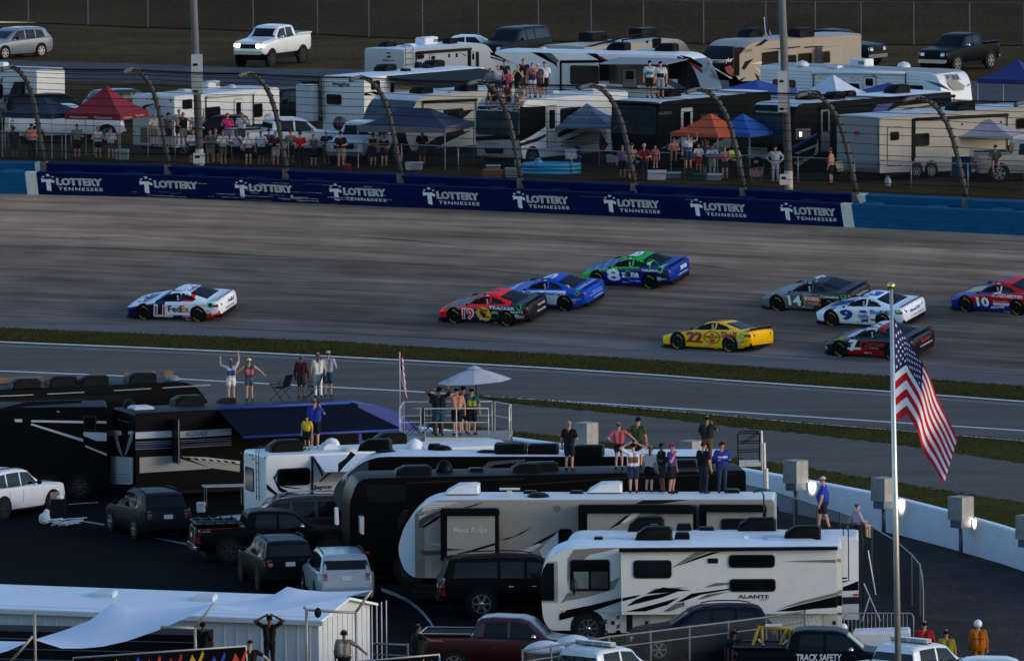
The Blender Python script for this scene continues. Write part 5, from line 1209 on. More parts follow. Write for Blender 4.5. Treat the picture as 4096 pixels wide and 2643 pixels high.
# ---- far grey trailer with ladder
t = RV('travel_trailer', 'grey and white trailer with ladder on the far grass edge', 'r2', 1392, 452, 'L', 3.05, 50, 7.8, 2.7, c='96989a', prof=p_nose_right)
t.tx('Jayco', 1203, 535, 1308, 562, '17191c', 'EL', .02, .15); t.gr('1c1e22', [(1230, 520), (1260, 505), (1285, 515), (1250, 530)], f='EL'); t.lamps('EL', (1253, 482), c=FRAMEB, w=.3); t.ladder(1430, 450, 610, 'S', .6)
t.win(1510, 495, 1575, 535); t.door(1625, 500, 1685, 600, c='9a9ca0'); t.gr(BLK, [(1795, 490), (1812, 490), (1812, 525), (1795, 525)], [(1862, 485), (1882, 485), (1882, 520), (1862, 520)], [(1970, 450), (1995, 445), (1995, 640), (1972, 640)], [(1885, 470), (1960, 505), (1955, 515)]); t.door(2000, 475, 2035, 600); t.win(2045, 470, 2072, 635, .05); t.awning(1500, 480, 1990, 445)
t.ac(1600, 405, 'c9cbcc', 1.1, .75, .4, 1); t.ac(1215, 425, '1a1c1e', .9, .6, .3); t.vent(1450, 425, 'b5b8ba', .5, .16); t.ac(1810, 400, l=.7, w=.5, h=.3, shape=1)
# ---- white class A with spectators on the roof
t = RV('motorhome', 'white motorhome with spectators crowded on its roof', 'r3', 402, 915, 'L', 3.25, 52, 8.6, 2.75, c='d8d5cf', prof=p_class_a, cat='motorhome', endc='b9b7b0')
GEOM['geo'] = t; t.gr(BLK, [(6, 965), (402, 968), (404, 1260), (6, 1275)], f='EL', name='windshield_surround', d=.05); t.win(12, 1000, 395, 1235, .1, 'EL', mat((.02, .04, .04), .1, spec=.8, var=.4, scale=2), 'windshield'); t.tx('Georgetown', 78, 1292, 210, 1318, '23262c', 'EL', .005, .2)
t.gr(BLK, [(70, 1345), (250, 1345), (235, 1395), (85, 1395)], f='EL', name='grille', d=.04); t.lamps('EL', (45, 1400), (300, 1390), c=mat((.5, .5, .48), .2), w=.35)
t.gr(BLK, [(404, 970), (640, 965), (640, 1150), (500, 1240), (404, 1285)]); t.gr('10203c', [(404, 1300), (560, 1250), (640, 1215), (640, 1240), (560, 1285), (404, 1330)]); t.door(650, 965, 738, 1330, c='a9a69e'); t.win(770, 985, 960, 1135); t.gr(NAVYC, [(745, 1210), (860, 1150), (1000, 1140), (880, 1195), (750, 1250)], [(760, 1290), (960, 1215), (1060, 1190), (900, 1260)]); t.gr('9a938a', [(745, 1330), (1000, 1180), (1180, 1140), (1200, 1260), (900, 1345)])
t.wheels(520, y=1440, r=.44); t.vent(700, 850, 'b0b4b8', .5, .15); t.ac(1330, 805, 'c0c4c8', 1.1, .8, .3, 1)
# ---- long white toy hauler
t = RV('toy_hauler', 'long white toy hauler with red and black swooshes', 'r3', 2062, 500, 'R', 3.5, -24, 11.6, 2.6, c='d6d3ce', prof=p_nose_right, endc='2c2e33', z0=.6)
t.gr(BLK, [(140, 470), (320, 560), (420, 610), (300, 555), (140, 500)], [(510, 475), (600, 478), (770, 600), (690, 570)], [(1010, 485), (1100, 487), (1180, 550), (1120, 545)], [(1850, 500), (1950, 520), (2060, 590), (2060, 620), (1950, 560)]); t.gr('8a0f18', [(140, 510), (250, 545), (330, 580), (200, 545), (140, 530)], [(1110, 510), (1150, 515), (1200, 550), (1160, 550)], [(1880, 540), (1980, 560), (2060, 630), (2060, 670), (1960, 590)], [(690, 560), (760, 600), (840, 690), (770, 640)]); t.gr(GREY, [(600, 480), (690, 483), (770, 560), (770, 600)], [(1730, 700), (2000, 850), (1900, 850), (1700, 740)])
fs = t.slide(780, 555, 1125, 835, .5, c='bdbab4'); t.gr(BLK, [(770, 548), (1210, 545), (1210, 570), (770, 575)], [(768, 570), (785, 570), (785, 840), (768, 840)], [(1125, 570), (1215, 570), (1215, 735), (1125, 735)], f=fs.off(.01)); t.win(862, 592, 1122, 770, .12, fs); t.tx('Stryker', 905, 785, 1085, 830, '17181a', fs.off(.0), .03, .2); t.gr('142848', [(770, 800), (860, 815), (960, 835), (780, 838)], f=fs.off(.0))
t.win(1750, 555, 1882, 720); t.door(1340, 625, 1465, 800, c='6d675f'); t.gr('4a443e', [(1215, 575), (1740, 590), (1740, 790), (1215, 760)], name='painted_shade', d=.004)  # dark panel paints the awning's shade onto the white side
u0, w0 = t.S.pix(1310, 520); u1, w1 = t.S.pix(1935, 535); t.canopy([(u0, 0, w0), (u1, 0, w1), (u1 - .2, -2.4, w1 - .12), (u0 - .2, -2.4, w0 - .2)], mat((.2, .21, .22), .7, var=.1)); t.gr(FRAMEB, [(1925, 520), (1942, 520), (1942, 850), (1925, 850)], name='awning_arm', d=.06)
t.cap(10.2, 12, '26282d'); Z('r4'); t.tx('Stryker', 562, 478, 655, 510, 'b0acac', 'ER', .02, .2, .12); t.gr('6a1a22', [(590, 550), (640, 530), (665, 570), (650, 620), (610, 590)], f='ER', d=.1); t.gr('8a8784', [(560, 550), (580, 555), (655, 635), (640, 640)], f='ER', d=.1)
Z('r3'); t.ac(1420, 440, l=1.1, w=.8, h=.42); t.ac(1845, 450, l=1.1, w=.8, h=.42); t.vent(1620, 455, 'b5b0a0', .9, .1); t.vent(700, 430, 'b0b4b8', .4, .1, True); t.vent(1310, 435, 'b0b4b8', .4, .1, True)
# ---- beige fifth wheel behind it
t = RV('fifth_wheel', 'beige fifth wheel rising behind the long white toy hauler', 'r3', 992, 425, 'L', 3.5, 50, 9.0, 2.8, c='8a8074', prof=p_fifth_right, roofc=(.36, .34, .31))
t.gr(BLK, [(990, 425), (1400, 320), (1660, 290), (1660, 300), (1400, 335), (1060, 425)], [(1180, 400), (1220, 375), (1290, 372), (1230, 390)], [(1330, 355), (1690, 320), (1690, 335), (1330, 370)], d=.012); t.win(1605, 350, 1685, 435, .08); t.gr(BLK, [(1550, 370), (1570, 370), (1570, 395), (1550, 395)], [(1330, 370), (1345, 370), (1345, 435), (1330, 435)]); t.ladder(600, 355, 430, 'EL')
t.ac(890, 370, l=1.3, w=1.0, h=.5, shape=1); t.ac(1380, 268, l=1.3, w=1.0, h=.5, shape=1); t.vent(1150, 300, '3a3c3e', .6, .3); t.vent(1255, 278, '1a1c1e', .7, .3)
# ---- black class A
t = RV('motorhome', 'black motorhome with white roof left of the orange canopy', 'r3', 1642, 925, 'L', 3.3, 52, 9.2, 2.75, c='0e1013', prof=p_class_a, cat='motorhome', endc='101317')
GEOM['blk'] = t; t.win(1240, 950, 1636, 1225, .12, 'EL', mat((.015, .03, .034), .1, spec=.8, var=.4, scale=2), 'windshield'); t.gr('b5b2aa', [(1236, 905), (1640, 925), (1640, 945), (1236, 935)], f='EL', d=.06, name='front_cap'); t.gr('9a968e', [(1205, 1395), (1480, 1460), (1480, 1490), (1205, 1470)], f='EL', name='bumper', d=.12); t.lamps('EL', (1240, 1425), c=mat((.6, .6, .58), .2), w=.45)
t.door(1862, 985, 1970, 1330, c='a8a49c'); t.win(2035, 1040, 2200, 1120, c=mat((.05, .06, .07), .2, var=.3)); t.gr(LG, [(1680, 1350), (1900, 1230), (2100, 1180), (1900, 1290)], [(1850, 1440), (2319, 1230), (2319, 1330), (2000, 1460)]); t.ac(1750, 880, l=1.1, w=.8); t.tx('ALLEGRO', 1665, 1018, 1780, 1032, '5a5c60', 'S', 0)
# ---- tan fifth wheel
t = RV('fifth_wheel', 'tan fifth wheel with black swooshes behind the flags', 'r4', 668, 345, 'L', 3.6, 44, 9.6, 2.7, c='7c7166', prof=p_fifth_left, endc='12161c', roofc=(.3, .28, .25))
t.gr(BLK, [(845, 380), (930, 320), (960, 325), (900, 370)], [(895, 400), (1080, 390), (1215, 375), (1215, 385), (1080, 402)], [(740, 560), (770, 500), (842, 475), (800, 520), (765, 570)], [(905, 430), (1042, 410), (1042, 560), (905, 700)], [(845, 590), (880, 620), (900, 690), (870, 650)], [(1250, 380), (1400, 372), (1400, 382), (1250, 392)], [(720, 650), (760, 630), (780, 625), (740, 660)]); t.gr('b8a894', [(810, 520), (900, 500), (1040, 510), (1040, 520)], [(840, 530), (900, 580), (890, 590)]); t.tx('COUGAR', 742, 403, 828, 422, '3a3028', 'S', .005); t.win(672, 385, 724, 615, .02)
t.win(1110, 448, 1185, 550); fs = t.slide(1342, 385, 1505, 545, .5, c='7f756b'); t.win(1397, 418, 1458, 510, .08, fs); t.win(1198, 435, 1312, 545); t.ac(565, 290, l=1.2, w=.9, h=.45); t.ac(1225, 300, l=1.2, w=.9, h=.45, shape=1); t.vent(700, 285, 'b0b0ae', .3, .08)
# ---- dark class A
t = RV('motorhome', 'dark motorhome with blue and silver graphics right of the orange canopy', 'r4', 1152, 848, 'L', 3.35, 46, 11.4, 2.75, c='0d1014', prof=p_class_a, cat='motorhome', endc='0f1318')
GEOM['geo2'] = t; t.win(812, 930, 1140, 1175, .12, 'EL', mat((.015, .032, .034), .1, spec=.8, var=.4, scale=2), 'windshield'); t.tx('GEORGETOWN', 838, 898, 1025, 922, 'a8aab0', 'EL', .015); t.gr('8e9094', [(795, 1190), (945, 1200), (945, 1290), (800, 1290)], f='EL', name='grille', d=.04); t.win(1200, 1062, 1232, 1115, .02, 'S', mat((.5, .62, .8), .3, emit=1.2), 'lit_window'); t.gr('6e6258', [(1180, 1045), (1300, 1040), (1300, 1125), (1180, 1130)], d=.006)
t.door(1382, 870, 1455, 1225, c='5a5c60'); t.gr('a09a90', [(1160, 1320), (1330, 1260), (1360, 1120), (1365, 1240), (1200, 1350)], [(1170, 1240), (1350, 1170), (1350, 1185), (1200, 1250)]); t.gr('1c3a7a', [(1150, 1190), (1350, 1075), (1350, 1095), (1150, 1215)])
Z('r5'); t.gr('1a2f78', [(535, 890), (600, 800), (740, 770), (690, 830), (620, 890)]); t.gr('8a8a88', [(620, 885), (760, 820), (1040, 790), (1060, 800), (800, 840), (660, 888)], [(760, 870), (900, 830), (1050, 820), (1050, 830), (920, 850), (850, 878)]); t.ac(60, 770, l=1.1, w=.8, h=.42); t.ac(260, 765, l=1.0, w=.7, h=.36); t.ac(370, 745, l=.7, w=.5, h=.28); t.ac(745, 720, l=1.2, w=.8, h=.42); t.awning(150, 830, 1180, 740)
# ---- white corrugated trailer
t = RV('travel_trailer', 'white corrugated trailer with animal emblem on its front', 'r5', 1100, 560, 'R', 3.05, -38, 11.4, 2.6, c='cfcfd0', prof=p_blunt_right, endc='c2c2c2', roofc=(.2, .2, .2))
for k in range(13): zz = .75 + k * .17; mb = MB(); mb.box(.1, t.L - 1.4, -.014, .01, zz, zz + .03); mb.build('siding_rib', mat((.36, .36, .37), .5), t.root)
t.win(365, 642, 458, 724); t.door(488, 592, 585, 720, c='bcbcbc'); t.gr('3a4450', [(525, 572), (560, 575), (655, 625), (610, 605)], [(955, 620), (1080, 645), (1165, 700), (1060, 665)], [(580, 655), (640, 670), (620, 685)]); t.lamps('S', (155, 600), (402, 602), (447, 610), c=mat((.6, .3, .1), .4), w=.3); t.win(840, 655, 950, 700); t.awning(105, 560, 815, 565, ROOFW)
t.tx('PUMA', 1155, 578, 1256, 620, '3a4248', 'ER', .03, .1, .1); t.gr('6a645c', [(1150, 630), (1230, 625), (1280, 660), (1270, 695), (1200, 700), (1165, 670)], f='ER', d=.06, name='emblem'); t.gr('2a4a44', [(1295, 670), (1318, 640), (1318, 660)], f='ER', d=.06)
t.ac(470, 510, 'c0c2c4', 1.1, .8, .38, 1); t.vent(800, 520, 'b8babc', .7, .3, True); t.vent(205, 530, 'b8babc', .5, .12)
Z('r4'); t.win(995, 642, 1180, 735); t.vent(1225, 540, 'b8babc', .7, .3, True); t.vent(1435, 555, 'b8babc', .6, .12)
# ---- toy hauler with tandem wheels
t = RV('toy_hauler', 'beige toy hauler with grey ramp door and tandem wheels', 'r5', 612, 905, 'L', 3.05, 42, 12.0, 2.9, c='8e8880', endc='7c7c7c')
t.gr('86878a', [(290, 920), (600, 928), (600, 1300), (290, 1300)], f='EL', name='ramp_door', d=.03); t.gr('a8221c', [(420, 1012), (460, 1010), (468, 1035), (440, 1048), (420, 1035)], f='EL', d=.05); t.lamps('EL', (440, 1298), (480, 1300), (510, 1300), (560, 1300), w=.2)
t.win(687, 1012, 763, 1085); t.win(883, 1030, 995, 1122); t.gr('9a9ca0', [(665, 980), (785, 975), (785, 980), (665, 987)]); t.door(672, 985, 785, 1270, glass=False); t.win(1348, 978, 1422, 1015); t.gr('8f9092', [(615, 1245), (1000, 1215), (1560, 1170), (1560, 1290), (1100, 1320), (615, 1330)], name='lower_siding')
for k in range(5): t.gr('6a6b6e', [(615, 1258 + 15 * k), (1560, 1190 + 17 * k), (1560, 1193 + 17 * k), (615, 1261 + 15 * k)], d=.014, name='siding_rib')
t.gr(BLK, [(862, 915), (885, 915), (878, 1240), (858, 1240)], d=.05, name='awning_arm'); t.awning(880, 920, 1590, 885); t.gr('16181a', [(1240, 950), (1256, 950), (1256, 965), (1240, 965)], [(1540, 932), (1554, 932), (1554, 950), (1540, 950)]); t.win(1660, 915, 1760, 990); t.wheels(895, 1010, y=1340, r=.36); t.ac(1230, 850, l=1.3, w=.9, h=.4)
# ---------------------------------------------------------------- motorhomes inside the track
IG = 'campers parked inside the track'
# ---- long black hauler, furthest back on the left
t = RV('fifth_wheel', 'long black trailer at the back left with tan tarps on its roof', 'd', 1930, 372, 'R', 3.75, 21, 15.5, 2.55, 0, '090a0c', group=IG, roofc=(.018, .018, .02), prof=p_nose_right)
GEOM['haul'] = t
for a, b in ((0, 440), (850, 1000), (1150, 1420), (1500, 1580)):
    mb = MB(); u0 = t.RF.pix(a, 425 - a * .045)[0]; u1 = t.RF.pix(b, 425 - b * .045)[0]; mb.box(u0, u1, 2.2, 2.26, 3.72, 3.98); mb.build('roof_tarp', mat((.14, .085, .045), .8, var=.3), t.root)
for X, Y in ((215, 440), (530, 415), (810, 408), (1230, 385)): t.ac(X, Y, '17191c', 1.15, .8, .34)
t.vent(1520, 375, '6a6c6e', .6, .2, True); t.gr('8c9094', [(1000, 462), (1330, 443), (1330, 450), (1000, 469)], [(1430, 438), (1850, 412), (1850, 420), (1430, 446)], [(0, 510), (290, 498), (290, 506), (0, 517)], [(415, 492), (740, 476), (740, 483), (415, 499)], d=.03, name='awning_trim'); t.gr('16191d', [(0, 540), (1150, 500), (1150, 560), (0, 620)], d=.02)
# ---- black fifth wheel with white chevron stripes
t = RV('fifth_wheel', 'black trailer with white chevron stripes at the left edge', 'd', 942, 605, 'R', 3.45, 3, 9.5, 2.55, 0, '08090b', group=IG, roofc=(.012, .013, .015))
GEOM['chev'] = t; t.gr('a8aaae', [(275, 725), (732, 732), (732, 752), (275, 742)], [(850, 732), (938, 734), (938, 755), (850, 752)], [(273, 752), (732, 892), (732, 915), (273, 768)], [(735, 830), (938, 835), (938, 908), (850, 908), (735, 862)], [(750, 945), (938, 1020), (938, 1038), (750, 960)], [(125, 716), (195, 718), (195, 742), (135, 742)], d=.02)
t.win(735, 690, 848, 820, .02); t.wheels(430, 700, y=1190, r=.4, rim=RIM); t.gr('15171a', [(0, 620), (240, 560), (720, 545), (720, 575), (240, 600), (0, 660)], d=.06, name='awning_roll'); t.lamps('S', (512, 650), c=CHROME, w=.12)
# ---- black coach with white band, seen from behind
t = RV('motorhome', 'black motorhome with white band and open side door', 'd', 1192, 665, 'L', 3.35, 22, 9.0, 2.6, 0, '0a0b0d', cat='motorhome', group=IG, roofc=(.015, .015, .018))
GEOM['acc'] = t
t.gr('9ea2a6', [(1192, 832), (1510, 818), (1510, 875), (1192, 890)], [(1585, 825), (2035, 798), (2035, 855), (1585, 882)], d=.02); t.tx('ACCOLADE', 1630, 825, 1825, 858, '2a2c30', 'S', .01, .2, .035); t.gr('141a48', [(1190, 948), (1510, 932), (1510, 958), (1190, 975)], [(1588, 940), (2035, 908), (2035, 938), (1588, 968)], d=.02)
for y0, y1 in ((918, 905), (935, 921), (980, 968)): t.gr('7e8286', [(1190, y0), (1510, y1), (1510, y1 + 4), (1190, y0 + 4)], [(1588, y1 - 2), (2035, y1 - 26), (2035, y1 - 22), (1588, y1 + 2)], d=.024)
t.gr('8e8a82', [(1228, 1052), (1510, 1040), (1850, 1145), (1850, 1152), (1228, 1190)], [(1590, 1040), (2110, 1120), (2110, 1180), (1850, 1145)], d=.016); t.gr('b8bab8', [(1600, 1045), (1800, 1050), (2110, 1085), (2110, 1110), (1800, 1085)], d=.03)
for k in range(7): t.gr(BLK, [(1630 + 65 * k, 1050 + 6 * k), (1668 + 65 * k, 1052 + 6 * k), (1690 + 65 * k, 1068 + 6 * k), (1655 + 65 * k, 1068 + 6 * k)], d=.04, name='lattice_mark')
t.gr('a2a6aa', [(942, 812), (1188, 822), (1188, 848), (942, 868)], [(985, 1040), (1180, 1052), (1180, 1280), (1160, 1292), (1000, 1288), (980, 1260)], f='EL', d=.05); t.gr(BLK, [(1080, 815), (1140, 818), (1135, 980), (1100, 1000)], f='EL', d=.06); t.gr('74787c', [(1005, 800), (1050, 860), (1075, 960), (1100, 1060), (1070, 1020), (1030, 920)], [(1185, 815), (1150, 880), (1130, 960), (1105, 1060), (1140, 1000), (1180, 900)], f='EL', d=.07); t.tx('ENTEGRA', 1050, 722, 1148, 742, '8a8c90', 'EL', 0, 0, .05)
for k in range(3): t.gr('6a6e72', [(1000, 1195 + 28 * k), (1165, 1200 + 28 * k), (1165, 1205 + 28 * k), (1000, 1200 + 28 * k)], f='EL', d=.09, name='cover_crease')
mb = MB(); u, w = t.S.pix(1512, 710); u2, w2 = t.S.pix(1512, 1090); mb.box(u, u + .05, -.75, -.02, w2, w); mb.build('open_door', FRAMEB, t.root); mb = MB(); mb.box(u - .02, u, -.77, -.70, w2, w); mb.box(u - .02, u + .06, -.77, -.02, w2 - .04, w2); mb.build('door_edge', ALLOY, t.root)
t.ac(1520, 560, '121417', 1.2, .85, .36); t.vent(1030, 605, '101214', .5, .3, True); t.vent(1240, 630, 'a0a8b0', .8, .14); t.ac(1890, 550, '1a1c20', .7, .5, .2); t.wheels(7.3, r=.5, rim=CHROME)
Z('e'); BL = mat((.006, .028, .2), .6, var=.2, scale=2)
u0, w0 = t.S.pix(-60, 512); u1, w1 = t.S.pix(995, 462)
t.canopy([(u0, .02, 3.34), (u1, .02, 3.34), (u1 + 1.1, -2.7, 2.55), (u0, -2.7, 2.55)], mat((.003, .005, .016), .8, var=.2, scale=3), 'awning_sheet'); mb = MB(); mb.tube([(u0, -2.72, 2.53), (u1 + 1.15, -2.72, 2.53)], .05, 8); mb.build('awning_roll', BL, t.root, True); mb = MB(); mb.tube([(u0, .0, 3.37), (u1, .0, 3.37)], .07, 8); mb.build('awning_case', BL, t.root, True)
mb = MB(); L0 = t.L - .1; prof = roundpoly([(L0, .5), (L0 + 3.0, .5), (L0 + 3.1, 1.6), (L0 + 2.5, 2.5), (L0 + 1.3, 3.15), (L0 - .2, 3.3)], [0, .1, .5, .8, .8, 0]); mb.prism(prof, lambda a, b, d: (a, d, b), .15, 2.4); mb.build('cab', [BL], t.root)
mb = MB(); mb.prism(roundpoly([(L0 + .3, 1.9), (L0 + 1.6, 1.85), (L0 + 1.0, 2.55), (L0 + .3, 2.6)], [.05, .05, .1, .05]), lambda a, b, d: (a, d, b), .13, .2); mb.build('cab_window', WINB, t.root)
mb = MB(); mb.prism(roundpoly([(L0 + .6, 1.0), (L0 + 3.24, .9), (L0 + 3.2, 1.45), (L0 + 2.0, 1.75)], [.05, .1, .2, .2]), lambda a, b, d: (a, d, b), .12, .2); mb.build('fender', mat((.62, .64, .66), .3, var=.05, coat=.4), t.root)
# ---- white trailer with swoosh
t = RV('fifth_wheel', 'white trailer with black swoosh and a boy on its roof', 'e', 327, 938, 'L', 3.3, 20, 9.6, 2.55, 0, 'cfcfcd', group=IG)
GEOM['jay'] = t; t.win(165, 1020, 232, 1228, .1, 'EL'); t.ladder(278, 905, 1290, 'EL', .3); t.lamps('EL', (132, 918), (200, 935), (222, 935), (225, 965), (318, 955), w=.1); t.tx('Jayco', 128, 975, 188, 998, '23262a', 'EL', .02)
t.win(412, 1042, 678, 1170, .14); t.gr(BLK, [(330, 1160), (400, 1225), (470, 1262), (420, 1262), (335, 1205)], [(385, 1110), (410, 1075), (400, 1130), (440, 1190), (560, 1250), (640, 1265), (520, 1262), (430, 1215)], [(440, 1180), (610, 1195), (560, 1200), (480, 1192)], d=.02); t.gr(GREY, [(470, 1225), (560, 1235), (680, 1262), (590, 1258)], d=.022); t.gr(FRAMEB, [(685, 940), (700, 940), (700, 1255), (685, 1255)], d=.06, name='awning_arm'); t.tx('Jayco', 700, 1172, 850, 1208, '15171a', 'S', .03, .1); t.tx('REDHAWK', 785, 1210, 850, 1220, '3a3c40', 'S', 0)
u0, w0 = t.S.pix(705, 940); t.canopy([(u0, 0, w0), (u0 + 4, 0, w0), (u0 + 4, -1.6, w0 - .5), (u0, -1.2, w0 - .45)], mat((.5, .52, .54), .6, var=.1)); 
for a, b in (((705, 960), (770, 1100)), ((745, 1140), (890, 1020))):
    p, q = t.S.pix(*a), t.S.pix(*b); mb = MB(); mb.tube([t.S.loc(p[0], p[1], .1), t.S.loc(q[0], q[1], .1)], .035, 5); mb.build('awning_arm', FRAMEB, t.root)
t.ac(470, 905, '0f1113', 1.25, .85, .42); t.ac(1150, 800, '0f1113', 1.15, .85, .4); t.vent(780, 840, 'c8cacc', .6, .3, True); t.ac(820, 890, 'c2c4c6', .6, .5, .26, grille=False); t.vent(980, 900, 'b5b0a0', .6, .14, True)
# ---- dark fifth wheel with pale roof
t = RV('fifth_wheel', 'black fifth wheel with grey front cap and pale roof behind the black coach', 'e', 850, 944, 'L', 3.75, -4, 13.9, 2.55, 0, '0a0b0c', group=IG, prof=p_fifth_left, endc='2a2f34')
GEOM['mom'] = t; t.cap(-.1, 1.3, '2a3036'); t.gr('20222a', [(900, 1000), (960, 960), (1000, 905), (1040, 930), (960, 1010), (900, 1080)], d=.015); t.tx('M', 930, 1092, 975, 1140, '9a9ea2', 'S', .02, .3); t.gr('4a4744', [(2020, 1050), (2100, 985), (2387, 965), (2387, 985), (2150, 1010), (2060, 1055)], d=.02)
t.ac(1215, 868, '0d0f11', 1.2, .85, .4); t.vent(1280, 910, '141618', .75, .12, True); t.vent(1530, 868, 'd0d2d4', .62, .42, True); t.vent(1725, 895, '1a1614', .75, .2, True); t.vent(2080, 915, '141618', .75, .12, True); t.vent(1690, 860, '101214', .45, .22); t.vent(1480, 862, 'c0c2c4', 1.2, .05)
t.ac(2265, 915, '0d0f11', 1.1, .8, .36, 1)
Z('f'); t.ac(90, 425, '0d0f11', 1.1, .8, .36, 1); t.ac(345, 425, '0d0f11', 1.1, .8, .36, 1); t.ac(705, 440, '0d0f11', 1.1, .8, .36, 1)
# ---- black coach
t = RV('motorhome', 'long black coach with curved front behind the tan fifth wheel', 'e', 985, 1120, 'L', 3.75, 7, 14.0, 2.6, 0, '08090a', cat='motorhome', group=IG, prof=p_class_a, roofc=(.014, .014, .015), rough=.2)
GEOM['coach'] = t; t.gr('17191b', [(1130, 1165), (1440, 1170), (1440, 1300), (1130, 1310)], d=.01, name='side_window'); t.gr('2a241e', [(1440, 1150), (2387, 1115), (2387, 1125), (1440, 1160)], d=.02); t.gr('0f1f1a', [(1180, 1270), (1340, 1270), (1345, 1310), (1185, 1310)], d=.03, name='pane')
t.ac(1490, 1085, '101214', 1.3, .9, .3); t.vent(1745, 1070, '0c0e10', .6, .45, True); t.vent(1995, 1065, '0c0e10', .5, .14); t.ac(2387, 1065, '101214', 1.0, .8, .3)
Z('f'); t.ac(300, 555, '15181a', 1.4, .9, .28); t.ac(1480, 525, '0e1012', 1.4, .9, .24); t.gr('2a241e', [(0, 680), (1000, 610), (1880, 580), (1880, 590), (1000, 622), (0, 690)], d=.02)
Z('i'); t.gr('c8cacc', [(1320, 268), (1345, 262), (1350, 400), (1322, 400)], name='mirror', d=.4); t.gr('b0b2b4', [(1520, 335), (1555, 332), (1555, 480), (1525, 470)], name='mirror', d=.5); t.wheels(1950, y=825, r=.5, rim=CHROME); t.lamps('S', (1550, 637), (1590, 640), w=.2)
# ---- tan fifth wheel with black framed slide-outs
def p_mesa(L, H, z0): return roundpoly([(3.2, z0), (L, z0), (L, H), (1.1, H), (.3, H - .75), (0, H - 1.75), (.25, 1.2), (.6, .95), (3.0, .95)], [.1, .05, .12, .6, .8, .7, .3, .2, .1])
t = RV('fifth_wheel', 'tan fifth wheel with three black framed slide-outs and people on the roof', 'e', 1365, 1288, 'L', 3.65, -3.5, 12.95, 2.55, 0, '8a8176', group=IG, prof=p_mesa, roofc=(.58, .6, .6), endc='9aa4ac')
GEOM['mesa'] = t; t.cap(-.05, .62, 'aab4bc', .006, .9); t.cap(.62, .95, '6e6860', .008, .9); t.cap(.95, 1.2, '968c80', .007, .9)
Z('j'); t.gr('1c2024', [(262, 90), (325, 95), (290, 190), (215, 290), (220, 180)], name='front_window', d=.02)
for k in range(7): t.gr('c6c2bc', [(470 - 5 * k, 18 + 16 * k), (800 - 62 * k, 22 + 16 * k), (770 - 62 * k, 30 + 16 * k), (466 - 5 * k, 27 + 16 * k)], d=.014)
t.gr('3e342c', [(420, 180), (620, 95), (650, 100), (480, 215), (420, 270)], [(430, 480), (640, 478), (900, 470), (1010, 440), (800, 500), (470, 530)], d=.02); t.gr(BLK, [(440, 260), (560, 170), (640, 130), (600, 180), (470, 262)], [(1180, 380), (1330, 340), (1500, 252), (1400, 320), (1260, 372)], [(820, 75), (900, 55), (1040, 15), (960, 50), (860, 78)], [(1490, 430), (1600, 370), (1750, 290), (1700, 340), (1580, 410)], d=.016); t.gr('b8b6b2', [(500, 405), (650, 415), (860, 435), (650, 440)], [(1330, 515), (1560, 410), (1600, 420), (1440, 515)], [(1640, 400), (1750, 300), (1800, 420), (1720, 550), (1600, 550), (1570, 480)], [(420, 150), (520, 120), (420, 190)], d=.022)
fs = t.slide(635, 75, 1190, 560, .6, c='0c0d0f', name='slide_frame'); f2 = fs; t.gr('8d857a', [(690, 150), (1145, 150), (1145, 560), (690, 560)], f=fs, d=.03, name='slide_panel'); t.gr('101214', [(640, 72), (1160, 70), (1192, 100), (1190, 128), (645, 130)], f=fs, d=.22, name='slide_awning'); t.tx('Mesa Ridge', 748, 258, 1075, 322, 'b9b6b0', fs, .01, .12, .05); t.gr(BLK, [(780, 512), (960, 460), (1145, 405), (1145, 425), (980, 475)], [(690, 460), (860, 468), (700, 478)], f=fs, d=.045)
Z('f'); fs = t.slide(630, 830, 1562, 1150, .6, c='0c0d0f', name='slide_frame'); t.gr('8d857a', [(695, 900), (1535, 900), (1535, 1120), (695, 1120)], f=fs, d=.03, name='slide_panel'); t.gr('101214', [(632, 825), (1515, 825), (1562, 855), (1560, 900), (640, 885)], f=fs, d=.22, name='slide_awning'); t.gr('c4c0b8', [(960, 975), (1080, 880), (1160, 878), (1000, 972)], f=fs, d=.045); t.gr(BLK, [(860, 1030), (1000, 920), (1180, 880), (1020, 950)], f=fs, d=.042); t.gr('6e5e4e', [(980, 1010), (1200, 900), (1390, 875), (1200, 940)], f=fs, d=.04); t.win(748, 1038, 910, 1200, .12, fs)
fs = t.slide(1590, 828, 2120, 1150, .6, c='0c0d0f', name='slide_frame'); t.gr('8d857a', [(1645, 885), (2090, 885), (2090, 1100), (1645, 1100)], f=fs, d=.03, name='slide_panel'); t.gr('101214', [(1590, 825), (2075, 825), (2122, 850), (2122, 885), (1595, 885)], f=fs, d=.22, name='slide_awning'); t.win(1758, 938, 1985, 1060, .12, fs.off(.03))
t.gr('2a2622', [(1050, 835), (1140, 795), (1500, 790), (1300, 820)], d=.01); t.gr('5a5c5e', [(432, 858), (440, 838), (458, 832), (476, 838), (483, 858), (476, 876), (458, 884), (440, 876)], name='vent_cover', d=.03); t.win(462, 1020, 578, 1250, .12)
t.ac(835, 742, 'c8cacc', 1.2, .8, .42, 2, False); t.vent(75, 770, 'b0b0a8', .2, .22); t.vent(305, 770, '1c2628', .8, .18, True); t.vent(240, 745, '1a1c1e', .45, .12); t.vent(610, 745, '1a1c1e', .45, .12); t.vent(1850, 738, '16181a', .5, .14); t.ladder(2075, 760, 900, 'ER', .5)
mb = MB(); a = t.RF.pix(78, 765); mb.tube([(a[0] - .35, a[1], t.H + .26), (a[0] + .35, a[1], t.H + .26)], .04, 6); mb.build('antenna', mat((.55, .53, .48), .5), t.root); Z('e'); t.ac(1890, 1250, 'c8cacc', 1.2, .8, .42, 2, False)
